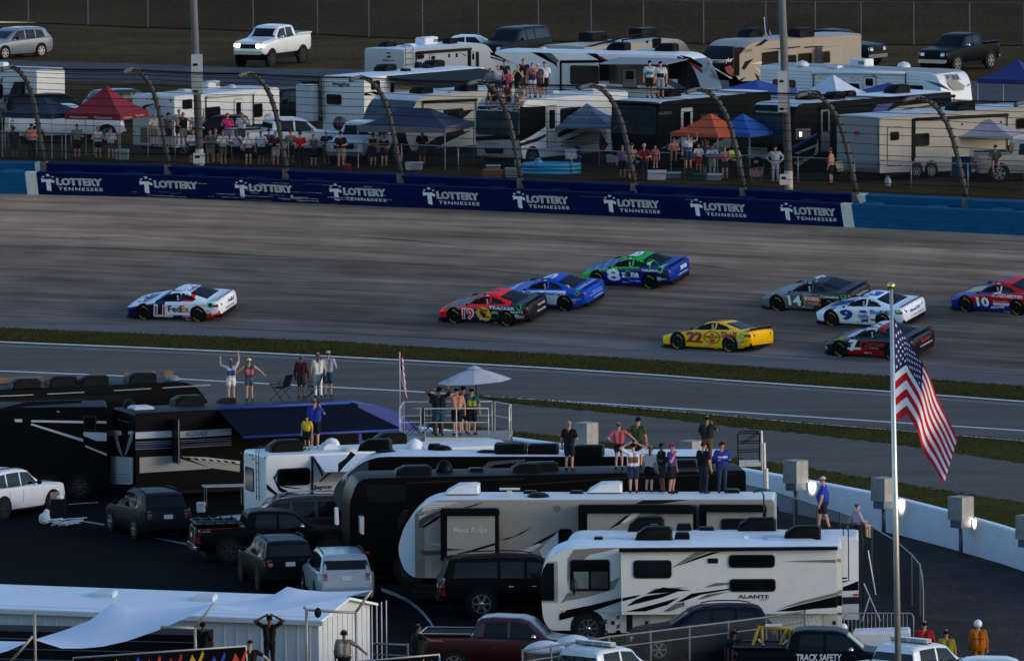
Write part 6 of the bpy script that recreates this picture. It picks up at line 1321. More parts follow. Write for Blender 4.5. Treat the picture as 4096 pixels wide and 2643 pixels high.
# ---- white motorhome half hidden behind the cream one
t = RV('motorhome', 'white motorhome just behind the cream one with a woman sitting on its corner', 'k', 2255, 292, 'R', 3.2, -2, 10.0, 2.5, 0, 'c8cacc', cat='motorhome', group=IG, prof=p_class_a)
GEOM['wht'] = t; t.ac(570, 220, '0e1013', 1.25, .8, .48); t.ac(1450, 215, '0e1013', 1.3, .8, .44); t.vent(870, 222, '141618', .5, .24); t.vent(1050, 220, '1c1e20', .5, .12); t.tx('FURRION', 598, 186, 660, 196, '8a8c90', t.S.off(-.9), 0); t.gr(BLK, [(2128, 612), (2165, 612), (2165, 624), (2128, 624)], [(2130, 640), (2195, 635), (2132, 655)], [(2132, 690), (2255, 640), (2255, 715), (2132, 720)], d=.01); t.gr(FRAMEB, [(2130, 770), (2265, 765), (2265, 820), (2130, 825)], name='rear_bumper', d=.02); t.lamps('S', (2235, 750), w=.2)
for X in (2215, 2285):
    p = t.RF.pix(X, 235); mb = MB(); q0 = t.ER.pix(X, 215); 
mb = MB(); mb.tube([(t.L - .5, .4, t.H), (t.L - .5, .4, t.H + .35), (t.L + .08, .4, t.H + .38), (t.L + .14, .4, t.H - .2), (t.L + .14, .4, .8)], .022, 6); mb.build('ladder_rail', FRAMEB, t.root, True); mb = MB(); mb.tube([(t.L - .5, .8, t.H), (t.L - .5, .8, t.H + .35), (t.L + .08, .8, t.H + .38), (t.L + .14, .8, t.H - .2), (t.L + .14, .8, .8)], .022, 6); mb.build('ladder_rail', FRAMEB, t.root, True)
for k in range(7): mb = MB(); mb.tube([(t.L + .14, .4, 1.0 + k * .32), (t.L + .14, .8, 1.0 + k * .32)], .018, 5); mb.build('rung', FRAMEB, t.root)
# ---- cream motorhome in front
def p_alante(L, H, z0): return roundpoly([(.35, z0), (L, z0), (L, H), (.9, H), (.25, H - .35), (0, H - 1.15), (.08, 1.35), (.12, .8)], [.2, .05, .1, .35, .4, .5, .2, .2])
t = RV('motorhome', 'cream motorhome with black windows and grey swooshes in the foreground', 'k', 2122, 362, 'R', 3.2, -1.5, 10.05, 2.5, 0, 'c4c2bc', cat='motorhome', group=IG, prof=p_alante, roofc=(.62, .66, .7))
GEOM['ala'] = t; Z('j'); t.cap(-.05, .5, '0d1418', .03, 1.42, 2.72, 'windshield_side'); t.cap(-.05, .62, '8a8782', .02, 1.36, 2.78, 'windshield_frame'); t.gr('77706a', [(1840, 560), (1900, 470), (2100, 455), (2340, 452), (2050, 520), (1890, 640), (1840, 800), (1835, 720)], [(1770, 985), (1840, 880), (2020, 830), (2200, 800), (2340, 730), (2280, 850), (2000, 930), (1820, 960)], d=.01); t.win(1860, 565, 2245, 865, .1)
o = MB(); t.S.rect(o, 1898, 680, 2040, 842, .01, .045); o.build('pane', mat((.12, .14, .14), .2, var=.2), t.root); o = MB(); t.S.rect(o, 2062, 680, 2222, 838, .01, .045); o.build('pane', mat((.03, .035, .035), .2, var=.2), t.root)
o = MB(); a = t.S.pix(1905, 810); o.ball(t.S.loc(a[0], a[1], .35), .09, .09, .26, 8, 6); o.tube([t.S.loc(a[0], a[1] - .3, 0), t.S.loc(a[0], a[1] - .2, .35)], .03, 5); o.build('mirror', FRAMEB, t.root, True)
t.gr(BLK, [(1760, 1085), (1835, 1045), (2060, 1000), (2360, 925), (2360, 960), (2100, 1050), (1900, 1110), (1760, 1145)], d=.014); t.lamps('S', (1797, 1060), c=mat((.7, .25, .02), .3), w=.13); t.gr('7a7670', [(1845, 1066), (2360, 1070), (2360, 1074), (1845, 1070)], d=.01, name='seam')
t.gr(GREY, [(2120, 1160), (2280, 1105), (2380, 1085), (2380, 1110), (2180, 1190)], [(2180, 1270), (2380, 1150), (2380, 1190), (2200, 1290)], d=.012); t.wheels(2035, y=1275, r=.48, rim=CHROME)
Z('k'); fs = t.slide(368, 395, 2085, 885, .55); t.S2 = fs; t.gr('14171a', [(350, 378), (2090, 365), (2090, 392), (350, 408)], f=fs, d=.2, name='slide_awning')
t.win(463, 475, 770, 620, .12, fs); t.win(1222, 432, 1592, 535, .12, fs); t.win(1228, 624, 1598, 726, .12, fs); t.gr('17181a', [(1058, 460), (1138, 460), (1138, 500), (1058, 500)], f=fs, name='vent_cover', d=.03); t.tx('ALANTE', 1298, 750, 1545, 778, '1c1c1e', fs, .02, 0, .02); t.tx('Jayco', 1473, 782, 1540, 796, '1c1c1e', fs, .01, .15, .02)
t.gr('6e6862', [(770, 535), (850, 480), (960, 412), (1060, 410), (960, 450), (850, 510)], [(1645, 486), (1800, 478), (2075, 470), (2075, 495), (1800, 490)], [(1605, 868), (1800, 800), (2085, 730), (2085, 755), (1850, 810)], f=fs, d=.012); t.gr(BLK, [(830, 518), (960, 455), (1090, 412), (1155, 410), (1000, 460)], [(378, 775), (530, 748), (480, 775), (378, 802)], [(560, 745), (700, 690), (920, 715), (740, 732)], [(410, 842), (480, 790), (560, 760), (830, 720), (700, 770), (520, 815)], [(400, 885), (620, 830), (830, 770), (740, 830), (560, 882)], [(805, 812), (930, 740), (1228, 700), (1228, 712), (1000, 750), (870, 800)], [(1600, 882), (1750, 840), (2085, 760), (2085, 850), (1900, 862), (1750, 880)], f=fs, d=.014); t.gr('5e5852', [(570, 742), (640, 700), (880, 690), (760, 720)], [(700, 885), (800, 820), (870, 810), (870, 835), (760, 882)], [(950, 800), (1060, 745), (1228, 725), (1100, 760)], [(1020, 695), (1120, 655), (1225, 655), (1225, 668)], f=fs, d=.013)
t.gr('c0bcb2', [(870, 795), (990, 790), (990, 850), (870, 850)], f=fs, d=.03, name='hatch'); t.gr(BLK, [(2085, 755), (2125, 755), (2125, 838), (2085, 838)], d=.01); t.gr('7a746c', [(2085, 720), (2125, 708), (2125, 742), (2085, 755)], [(2080, 465), (2115, 465), (2115, 490), (2080, 490)], d=.01); t.lamps('S', (2108, 900), w=.16)
for X0, X1 in ((255, 330), (358, 600), (1975, 2092)): mb = MB(); t.S.rect(mb, X0, 900, X1, 1052, .08, .014); mb.build('hatch', mat('b0aca2', .35, var=.05), t.root); m2 = MB(); t.S.rect(m2, X1 - 42, 958, X1 - 15, 988, .02, .03); m2.build('hatch_latch', FRAMEB, t.root)
t.gr('2a2a2a', [(410, 905), (458, 905), (458, 1045), (410, 1045)], d=.02)
t.ac(630, 285, '0e1013', 1.25, .8, .44); t.ac(1885, 285, '0e1013', 1.25, .8, .44); t.vent(855, 292, '141618', .5, .24); t.vent(1710, 305, 'b8babc', 1.7, .06); t.vent(190, 292, '1c1e20', .3, .1); t.vent(1365, 290, 'd0d2d4', .16, .1); t.ladder(2150, 240, 600, 'ER', .5)
# ================================================================ PEOPLE
ARM = dict(down=((.045, -.005, -.175), (.05, .04, -.335)), rail=((.06, .09, -.15), (-.03, .20, -.165)), cross=((.06, .07, -.165), (-.13, .12, -.14)), phone=((.05, .13, -.11), (-.07, .22, .03)),
           up=((.075, .03, .145), (.06, .05, .315)), head=((.145, .0, .09), (-.04, .02, .185)), hips=((.12, -.05, -.14), (.015, .03, -.24)), point=((.03, .16, -.04), (-.01, .32, .0)), can=((.06, .0, -.175), (.0, .15, -.15)),
           chin=((.05, .08, -.16), (-.07, .12, .015)), lap=((.06, .06, -.165), (-.03, .19, -.20)), wave=((.12, .05, .03), (.13, .08, .19)), out=((.14, .02, -.1), (.24, .06, -.2)), reach=((.12, .1, -.08), (.2, .25, -.09)), back=((.06, -.09, -.16), (.09, -.12, -.31)))
_people = []
def capsule(mb, p0, p1, r0, r1, n=8, flat=1.0):
    p0, p1 = Vector(p0), Vector(p1); d = p1 - p0; L = d.length; t = d / L if L > 1e-6 else Vector((0, 0, 1)); a = t.cross(Vector((0, 1, 0)) if abs(t.y) < .9 else Vector((1, 0, 0))).normalized(); b = t.cross(a); rings = []
    for c, r, s in ((p0, r0, -1), (p1, r1, 1)):
        for q in ((-1, -.7, 0) if s < 0 else (0, .7, 1)):
            w = math.sqrt(max(0, 1 - q * q)) * r; w = max(w, r * .03); rings.append([tuple(c + t * (q * r) + (a * math.cos(2 * math.pi * k / n) + b * math.sin(2 * math.pi * k / n)) * w) for k in range(n)])
    mb.loft(rings, True)
SKIN = dict(l=(.40, .23, .16), t=(.34, .18, .115), d=(.12, .06, .04), r=(.42, .2, .14))
HAIR = dict(b=(.012, .009, .008), n=(.05, .028, .016), y=(.25, .16, .07), g=(.16, .15, .14))
def person(label, zoom, X, Y, z, h=1.74, face=270, top='c8c8c8', bot='14161a', legs='shorts', sleeve='short', aL='down', aR='down', skin='t', hair='b', cap=None, capstyle='cap', long=False, sit=False, fat=0.0, lean=0.0, stride=0.0, shoe='1a1a1c', stripe=None, phone=False, ears=None, group='spectators', P=None, turn=0.0, hat=None, bend=0.0, suit=None):
    Z(zoom); P = P or at(X, Y, z); rnd = random.Random(label); sk = tuple(x * rnd.uniform(.85, 1.1) for x in SKIN[skin]); T = lin(top) if top else sk; Bc = lin(bot); seg = []
    def S(p0, p1, r0, r1, c): seg.append((Vector(p0), Vector(p1), r0, r1, c))
    hip = .0 if sit else .50; q = fat * .03; dz = lambda k: Vector((0, lean * k, 0))
    hx = .052
    for s in (-1, 1):
        H0 = Vector((s * hx, 0, hip)); st = stride * s
        if sit: K = Vector((s * .075, .245, hip + .015)); A = Vector((s * .07, .25 + .03 * s * stride, hip - .235)); toe = A + Vector((0, .09, -.035))
        else: K = Vector((s * (.056 + abs(stride) * .01), .02 + st * .10, .285)); A = Vector((s * (.062 + abs(stride) * .02), -.01 + st * .17, .045)); toe = A + Vector((s * .012, .10, -.02))
        c = Bc if legs != 'skin' else sk; wide = 1.12 if legs in ('shorts', 'skirt') else 1.0
        M_ = H0.lerp(K, .78)
        if legs == 'pants': S(H0, K, .058 + q * .4, .042, Bc); S(K, A, .041, .032, Bc)
        elif legs == 'short': S(H0, H0.lerp(K, .45), .06, .06, Bc); S(H0.lerp(K, .3), K, .046, .036, sk); S(K, A, .035, .022, sk)
        else: S(H0, M_, .062 * wide + q * .4, .054 * wide, Bc); S(H0.lerp(K, .6), K, .042, .036, sk); S(K, A, .036, .022, sk); S(K.lerp(A, .3) - Vector((0, .008, 0)), K.lerp(A, .5), .034, .03, sk)
        S(A - Vector((0, .02, .01)), toe, .028, .024, lin(shoe))
    up = lambda z_, y_=0.0: Vector((0, y_ + lean * (z_ - .5) + bend * max(0, z_ - .55), z_ - (.5 if sit else 0)))
    S(up(.515) + Vector((-.045, 0, 0)), up(.515) + Vector((.045, 0, 0)), .068 + q, .068 + q, Bc)
    for s in (-1, 1):
        o = Vector((s, 0, 0)); S(up(.56) + o * .04, up(.66, .005) + o * .05, .064 + q * 1.3, .066 + q, T); S(up(.66) + o * .05, up(.765) + o * .068, .066 + q, .054, T)
        S(up(.78) + o * .045, up(.795) + o * .098, .045, .04, T)
    S(up(.6, .02 + q) , up(.72, .015 + q * .5), .06 + q, .06, T)
    S(up(.79), up(.87, .008), .032, .03, sk)
    tn = Matrix.Rotation(R(turn), 3, 'Z'); hc = up(.925, .012); hd = lambda x, y, z_: hc + tn @ Vector((x, y, z_))
    S(hd(0, .004, -.022), hd(0, -.004, .022), .042, .049, sk); S(hd(0, .022, -.042), hd(0, .026, -.036), .03, .03, sk); S(hd(0, .052, -.008), hd(0, .058, -.016), .008, .01, sk)
    for s in (-1, 1): S(hd(s * .046, 0, -.012), hd(s * .047, -.002, .004), .009, .009, sk); S(hd(s * .018, .045, .006), hd(s * .02, .045, .006), .0075, .0075, (.02, .015, .012))
    S(hd(-.01, .05, -.034), hd(.01, .05, -.034), .006, .006, tuple(x * .6 for x in sk))
    hands = []
    for s, nm in ((-1, aL), (1, aR)):
        sh = up(.795) + Vector((s * .112, 0, 0)); e, hd_ = ARM[nm]; E = sh + Vector((s * e[0], e[1], e[2])); Hn = sh + Vector((s * hd_[0], hd_[1], hd_[2]))
        if sleeve == 'long': S(sh, E, .039, .032, T); S(E, E.lerp(Hn, .92), .032, .024, T)
        elif sleeve == 'none': S(sh, E, .036, .029, sk); S(E, Hn, .028, .02, sk)
        else: S(sh, sh.lerp(E, .62), .041, .041, T); S(sh.lerp(E, .5), E, .031, .028, sk); S(E, Hn, .028, .02, sk)
        d = (Hn - E).normalized(); S(Hn, Hn + d * .035, .019, .021, sk); hands.append((Hn + d * .03, d, s))
    mb = MB()
    for p0, p1, r0, r1, c in seg: capsule(mb, p0 * h, p1 * h, r0 * h, r1 * h)
    ang = R(face - 90); M = frame(P, ang)
    _people.append(dict(mb=mb, seg=seg, h=h, M=M, label=label, hc=hc, tn=tn, hands=hands, sk=sk, hair=HAIR[hair], cap=cap, capstyle=capstyle, long=long, stripe=stripe, phone=phone, ears=ears, group=group, legs=legs, Bc=Bc, hip=up(.52), lean=lean))
def finish_people():
    tmp = bpy.data.collections.new('tmp'); SC.collection.children.link(tmp); obs = []
    for d in _people:
        me = bpy.data.meshes.new('person'); me.from_pydata(d['mb'].v, [], d['mb'].f); o = bpy.data.objects.new('person_rough', me); tmp.objects.link(o); md = o.modifiers.new('r', 'REMESH'); md.mode = 'VOXEL'; md.voxel_size = .021 * d['h'] / 1.74; md.use_smooth_shade = True
        ms = o.modifiers.new('s', 'SMOOTH'); ms.factor = .5; ms.iterations = 3; obs.append(o)
    dg = bpy.context.evaluated_depsgraph_get(); dg.update(); PM = attr_mat('cloth_and_skin', .8, 0, .2, .12, 14)
    for d, o in zip(_people, obs):
        me = bpy.data.meshes.new_from_object(o.evaluated_get(dg)); me.name = 'person'; me.materials.clear(); me.materials.append(PM)
        V_ = np.zeros(len(me.vertices) * 3); me.vertices.foreach_get('co', V_); V_ = V_.reshape(-1, 3) / d['h']; best = np.full(len(V_), 9.0); col = np.zeros((len(V_), 4), 'f'); col[:, 3] = 1
        for p0, p1, r0, r1, c in d['seg']:
            a = np.array(p0); b = np.array(p1) - a; t = np.clip(((V_ - a) @ b) / max(b @ b, 1e-9), 0, 1); dist = np.linalg.norm(V_ - a - t[:, None] * b, axis=1) - (r0 + (r1 - r0) * t); k = dist < best; best[k] = dist[k]; col[k, :3] = c
        zz = V_[:, 2]
        if d['stripe']:
            for z0, z1, c, ymax in d['stripe']: k = (zz > z0) & (zz < z1) & (np.abs(V_[:, 0]) < .1) & (V_[:, 1] * ymax > -.02); col[k, :3] = lin(c)
        at_ = me.color_attributes.new('tint', 'FLOAT_COLOR', 'POINT'); at_.data.foreach_set('color', col.ravel())
        root = bpy.data.objects.new('person', me); COL.objects.link(root); root.matrix_world = d['M']; tag(root, d['label'], 'person', d['group'])
        h = d['h']; hc = d['hc'] * h; tn = d['tn']; me.polygons.foreach_set('use_smooth', [True] * len(me.polygons))
        f = lambda x, y, z: tuple(hc + tn @ Vector((x * h, y * h, z * h)))
        # hair: a cap of hair over crown and back of the head
        mb = MB(); rings = []
        for a, yo, zo, r in ((-.012, -.012, .0, .051), (.012, -.006, .0, .0535), (.032, -.004, 0, .048), (.05, -.004, 0, .034), (.06, -.004, 0, .012)):
            rings.append([f(r * math.cos(k * math.pi / 5), yo + r * 1.02 * math.sin(k * math.pi / 5) + (.006 if math.sin(k * math.pi / 5) > 0 and a < .02 else 0) - (.012 if math.sin(k * math.pi / 5) > .5 and a < 0 else 0), a + (.028 if math.sin(k * math.pi / 5) > .5 and a < .02 else 0)) for k in range(10)])
        mb.loft(rings, True)
        if d['long']:
            mb.tube([f(0, -.045, .01), f(0, -.062, -.05), f(0, -.062, -.11), f(0, -.058, -.16)], [.034 * h, .032 * h, .024 * h, .008 * h], 8)
        mb.build('hair', mat(d['hair'], .7, var=.3, scale=20), root, True)
        if d['cap']:
            mb = MB(); cs = d['capstyle']
            mb.ball(f(0, -.002, .014), .056 * h, .058 * h, .056 * h, 12, 5, 0.0)
            if cs == 'cap': mb.add([f(x, y, z) for x, y, z in ((-.045, .035, .018), (-.035, .09, .012), (0, .105, .014), (.035, .09, .012), (.045, .035, .018), (.0, .03, .03))], [(0, 1, 2, 3, 4, 5)])
            elif cs in ('brim', 'cowboy'):
                R0 = .095 if cs == 'brim' else .1; n = 14; mb.add([f(.05 * math.cos(2 * math.pi * k / n), .052 * math.sin(2 * math.pi * k / n), .016) for k in range(n)] + [f(R0 * math.cos(2 * math.pi * k / n), R0 * math.sin(2 * math.pi * k / n), .006 + (.03 * abs(math.cos(2 * math.pi * k / n)) if cs == 'cowboy' else 0)) for k in range(n)], [(k, (k + 1) % n, n + (k + 1) % n, n + k) for k in range(n)])
            elif cs == 'helmet':
                mb = MB(); mb.ball(f(0, -.004, .0), .074 * h, .082 * h, .08 * h, 14, 8, -.6)
            mb.build('helmet' if cs == 'helmet' else 'cap', mat(d['cap'], .35 if cs == 'helmet' else .85, var=.1), root, True)
        if d['ears']:
            mb = MB()
            for s in (-1, 1): mb.ball(f(s * .056, -.002, -.004), .014 * h, .024 * h, .026 * h, 8, 5)
            mb.tube([f(-.056, 0, .02), f(-.04, 0, .058), f(0, 0, .068), f(.04, 0, .058), f(.056, 0, .02)], .006 * h, 5); mb.build('headset', mat(d['ears'], .5), root, True)
        if d['legs'] == 'skirt':
            mb = MB(); hp = d['hip'] * h; mb.loft([[tuple(hp + Vector((r * h * math.cos(2 * math.pi * k / 12), r * .8 * h * math.sin(2 * math.pi * k / 12), z * h))) for k in range(12)] for z, r in ((.05, .085), (0, .105), (-.08, .12), (-.15, .125))]); mb.build('skirt', mat(d['Bc'], .8, var=.2), root, True)
        # fingers: four unequal ones and a thumb off the side of each palm
        mb = MB()
        for p, dr, s in d['hands']:
            sd_ = dr.cross(Vector((0, 1, 0)) if abs(dr.y) < .8 else Vector((0, 0, 1))).normalized(); pn = dr.cross(sd_)
            for k, ln in enumerate((.028, .034, .036, .03)):
                b0 = p + sd_ * (.0085 * (k - 1.5)); m0 = b0 + dr * ln * .6 + pn * .003; t0 = b0 + dr * ln + pn * .012; mb.tube([b0 * h, m0 * h, t0 * h], [.0052 * h, .0048 * h, .0035 * h], 4)
            tb = p - dr * .022 + sd_ * .018 * s; mb.tube([tb * h, (tb + dr * .014 + sd_ * .012 * s) * h, (tb + dr * .03 + sd_ * .014 * s) * h], [.0058 * h, .005 * h, .004 * h], 4)
        o2 = mb.build('fingers', mat(d['sk'], .7, var=.1), root, True); struct(o2, 'stuff')
        if d['phone']:
            p, dr, s = d['hands'][1]; c = (p + dr * .03) * h; m = MB(); m.box(c.x - .04, c.x + .04, c.y - .01, c.y + .01, c.z - .07, c.z + .07); m.build('phone', BLACKM, root)
    for o in obs: me = o.data; bpy.data.objects.remove(o); bpy.data.meshes.remove(me)
    SC.collection.children.unlink(tmp); bpy.data.collections.remove(tmp)
p = person; AW = 96
za = 3.40
RG = 'spectators on the infield motorhome roofs'
Pz = lambda k: GEOM[k].z + GEOM[k].H + .03
def roofpt(k, zoom, X, Y, v0=.25):
    Z(zoom); t = GEOM[k]; u, v = t.RF.pix(X, Y); v = min(max(v, v0), t.W - .2); want = photo(X, Y)[0] * .58276
    for _ in range(5): P_ = t.M @ Vector((u, v, t.H + .02)); u += (want - proj(P_)[0]) / (ppm(P_) / _z[2] * .58276) * .95
    u = min(max(u, .3), t.L - .3); return t.M @ Vector((u, v, t.H + .02))
p('person with both arms raised, white shorts and dark ponytail', 'e', 50, 500, za, 1.66, AW, '9a98a4', 'cfc6b8', 'short', aL='wave', aR='up', skin='l', hair='n', long=True, shoe='8a6a58', group=RG, P=roofpt('acc', 'e', 50, 500), stripe=[(.6, .72, '2a3a6a', -1)])
p('person in yellow cap, dark sleeveless top and denim shorts', 'e', 195, 495, za, 1.64, AW, '3a3436', '3c4a5c', 'short', 'none', 'out', 'out', skin='l', hair='n', cap='cdb96a', group=RG, P=roofpt('acc', 'e', 195, 495), stripe=[(.62, .74, 'a0505a', -1)])
p('person in maroon shirt and wide brimmed hat', 'e', 608, 442, za, 1.68, 70, '3a1418', '2c2a26', 'shorts', 'long', skin='d', cap='4a5048', capstyle='brim', group=RG, P=roofpt('acc', 'e', 608, 450, .8))
p('person in white sleeveless top and white trousers', 'e', 740, 460, za, 1.74, AW, 'c2beb8', 'c4c4c6', 'pants', 'none', skin='l', hair='n', long=True, group=RG, P=roofpt('acc', 'e', 742, 460, .7))
p('person in grey shirt and cap holding a can', 'e', 868, 455, za, 1.80, 80, '85858c', '2c3848', 'shorts', aR='can', skin='t', cap='8a8e96', group=RG, P=roofpt('acc', 'e', 866, 455, .6))
p('child in bright yellow shirt looking over', 'e', 655, 898, za, 1.27, 250, 'c8a022', '0f1013', 'shorts', skin='l', hair='b', cap='101114', group=RG, P=roofpt('jay', 'e', 655, 898), turn=-20)
p('person in royal blue shirt filming with headset on', 'e', 716, 882, za, 1.80, 75, '1c2c7c', '0f1013', 'shorts', aR='phone', aL='down', fat=.8, skin='r', hair='n', ears='2a2c30', phone=True, shoe='bbbbbb', group=RG, P=roofpt('jay', 'e', 716, 880, .5))
p('person in black shirt holding hands to face on the coach roof', 'f', 552, 562, za, 1.76, 70, '0c0d10', '10141c', 'shorts', aR='can', skin='r', hair='g', group=RG, P=roofpt('coach', 'f', 552, 562)); _people[-1]['label'] = 'person in black shirt and shorts standing alone on the coach roof'
p('person in coral shirt and black shorts', 'f', 948, 552, za, 1.66, 85, 'a84a54', '0e0f12', 'short', aL='hips', aR='out', skin='l', hair='n', group=RG, P=roofpt('coach', 'f', 948, 552))
p('person in olive shirt and dark cap on the coach roof', 'f', 1100, 548, za, 1.80, 70, '3c3f22', '2a2a24', 'shorts', aL='hips', fat=.7, skin='r', cap='141822', group=RG, P=roofpt('coach', 'f', 1100, 540, .7))
p('person in charcoal shirt filming from the coach roof', 'f', 1650, 520, za, 1.80, 75, '1c1e20', '5a4632', 'pants', aR='phone', aL='can', skin='t', fat=.5, phone=True, group=RG, P=roofpt('coach', 'f', 1650, 528, .6))
p('person in white graphic shirt with both hands on head', 'f', 1062, 742, za, 1.76, 88, 'c8c6c6', '1e2c40', 'shorts', aL='head', aR='head', skin='r', cap='1a1a1c', ears='7a1414', group=RG, P=roofpt('mesa', 'f', 1062, 745), stripe=[(.64, .72, '6a5030', -1), (.6, .64, '8a2a1c', -1)], fat=.5)
p('person in pale grey shirt and dark skirt leaning forward', 'f', 1186, 738, za, 1.60, 60, 'a8a0a4', '10141c', 'skirt', skin='l', hair='n', long=True, lean=.22, group=RG, P=roofpt('mesa', 'f', 1186, 738))
p('person in black shirt with blue headset beside the purple shirt', 'f', 1292, 738, za, 1.72, 200, '0d0e12', '1a2434', 'shorts', aL='cross', aR='cross', skin='d', cap='101216', ears='1a2a5a', group=RG, P=roofpt('mesa', 'f', 1292, 735, .7))
p('person in purple shirt with hand at mouth', 'f', 1366, 748, za, 1.76, 330, '33246c', '0c0d10', 'shorts', aR='chin', skin='r', cap='3a2450', ears='8a1420', group=RG, P=roofpt('mesa', 'f', 1366, 748))
p('person in black shirt and jeans with red ear protection', 'f', 1620, 745, za, 1.80, 50, '0d0f12', '17202c', 'pants', skin='r', hair='n', cap='2a2622', ears='8a1818', fat=.8, group=RG, P=roofpt('mesa', 'f', 1620, 748), turn=-30)
p('person in blue racing jacket and jeans facing the camera', 'f', 1766, 738, za, 1.80, 285, '1c2a7a', '1c2c3e', 'pants', 'long', aR='can', aL='can', skin='r', cap='2c2a1e', ears='7a1414', fat=.5, group=RG, P=roofpt('mesa', 'f', 1766, 742), stripe=[(.68, .715, '9aa0b8', 1)])
p('person in blue shirt and white cap standing on the rear roof', 'g', 605, 1140, za, 1.80, 165, '12308a', '1c1e22', 'shorts', skin='r', cap='b8b2ae', fat=1.2, stride=.7, group=RG, P=roofpt('wht', 'g', 605, 1150, 1.2))
p('person in lavender shirt sitting on the motorhome corner', 'g', 800, 1145, za, 1.62, 20, '9a8a9c', '0d0e12', 'short', aL='back', aR='lap', sit=True, skin='l', hair='n', group=RG, P=roofpt('wht', 'g', 820, 1150, 1.3) + Vector((.25, 0, .08)))
# ---- foreground crew and guests
CG = 'people along the bottom edge'
def hd_pt(zoom, X, Y): Z(zoom); P = at(X, Y, 3.3); return Vector((P.x, P.y, 1.5))
p('person in black jersey raising both hands to the head', 'i', 782, 1150, 0, 1.78, 92, '0c0d10', '0c0d10', 'pants', aL='head', aR='head', skin='d', cap='1e2022', P=hd_pt('i', 782, 1150), group=CG, stripe=[(.6, .68, '8a8a8e', -1)] if False else None)
p('person in dark clothes under the shade sail corner', 'i', 228, 1208, 0, 1.80, 60, '0d0d0f', '0d0d10', 'pants', aR='lap', skin='d', P=hd_pt('i', 228, 1208), group=CG)
p('person in black shirt and cap with blond hair', 'i', 622, 1352, 0, 1.76, 95, '0d0e10', '0d0e10', 'pants', aR='out', skin='l', hair='y', cap='0f1013', P=hd_pt('i', 622, 1352), group=CG)
p('person in half black half tan shirt with headset', 'i', 1400, 1272, 0, 1.78, 80, '6a6258', '0f0f12', 'pants', aR='out', skin='d', ears='3a2a20', fat=.7, P=hd_pt('i', 1400, 1272), group=CG, stripe=[(.58, .76, '8a8078', -1)])
p('person in black shirt leaning near the maroon pickup', 'j', 405, 1172, 0, 1.80, 30, '0c0d0f', '0c0d10', 'pants', aR='reach', skin='d', hair='b', fat=.9, P=hd_pt('j', 405, 1172), group=CG)
p('person in red jacket and white helmet', 'l', 465, 1370, 0, 1.80, 80, '8a1018', '14161a', 'pants', 'long', skin='t', cap='c2c4c8', capstyle='helmet', group=CG)
p('person in red jacket beside the barricade', 'l', 1330, 1335, 0, 1.80, 80, '8a1018', '14161a', 'pants', 'long', aR='can', skin='t', hair='b', fat=.6, group=CG)
p('person in yellow fire jacket with dark hair', 'l', 1560, 1430, 0, 1.80, 85, '7a6a10', '8a5a10', 'pants', 'long', skin='t', hair='b', fat=.6, group=CG)
p('person in orange fire suit and white helmet', 'l', 1900, 1335, 0, 1.82, 92, '8a4a08', '8a4a08', 'pants', 'long', skin='t', cap='c6c8cc', capstyle='helmet', fat=.9, group=CG, stripe=[(.66, .675, '0c0c0c', -1)])
p('person in dark clothes behind the sloping mesh fence', 'k', 1270, 1460, 0, 1.78, 80, '14161c', '14161c', 'pants', skin='d', group=CG)
p('person in dark jacket with orange pack at the bottom', 'k', 165, 1575, 0, 1.78, 80, '16141a', '16141a', 'pants', skin='d', cap='2a2024', ears='1a1a1c', group=CG)
# ---- beyond the fence
FG2 = 'spectators beyond the fence'; g0 = ZG
def q(label, zoom, X, Y, up=0.0, **k): k.setdefault('face', 268); k.setdefault('group', FG2); p(label, zoom, X, Y, ZG + up, **k)
q('bare chested person in dark trousers under the navy canopy', 'r1', 290, 1440, top=None, bot='14161e', legs='pants', sleeve='none', aL='can', aR='can', skin='r', fat=.8, cap='2a2622')
q('person in white sleeveless top under the red canopy', 'r1', 890, 1450, h=1.66, top='c4c0bc', bot='15161a', legs='short', sleeve='none', aL='cross', aR='cross', skin='r', hair='n')
q('person in white shirt and denim shorts under the red canopy', 'r1', 1005, 1455, h=1.62, top='aaa6a6', bot='3c434e', legs='short', aL='can', aR='chin', skin='l', hair='b', long=True)
q('person in cream shirt perched above the fence', 'p', 315, 545, .75, h=1.6, top='b8ae94', bot='6a5a44', aL='lap', aR='lap', skin='r', cap='8a7a30')
q('person in brown shirt and flat brimmed hat', 'p', 462, 560, .6, top='5a5048', bot='1a1a1e', aL='point', aR='can', skin='r', cap='2a2420', capstyle='brim')
q('person in pale blue shirt and visor cap raised above the others', 'p', 577, 520, .75, top='8a96a8', bot='15181e', skin='t', cap='a8a49a')
q('person in black tank top leaning with an arm stretched', 'p', 622, 555, .7, top='15140f', bot='8a7a62', sleeve='none', aL='reach', aR='lap', skin='r', hair='n', shoe='b0b0b0', lean=.15)
q('person in white shirt waving one arm', 'p', 752, 545, .75, h=1.72, top='b6b0b8', bot='2a2622', aL='wave', skin='r', hair='b')
q('person in hot pink shirt looking at a phone', 'p', 1092, 560, .75, h=1.72, top='d23a72', bot='6a6a6e', aL='can', aR='can', skin='r', hair='n', phone=True)
q('person in white shirt filming over the crowd', 'p', 1240, 560, .75, h=1.74, top='b4b2ba', bot='3a4048', aL='phone', aR='down', skin='t', hair='b')
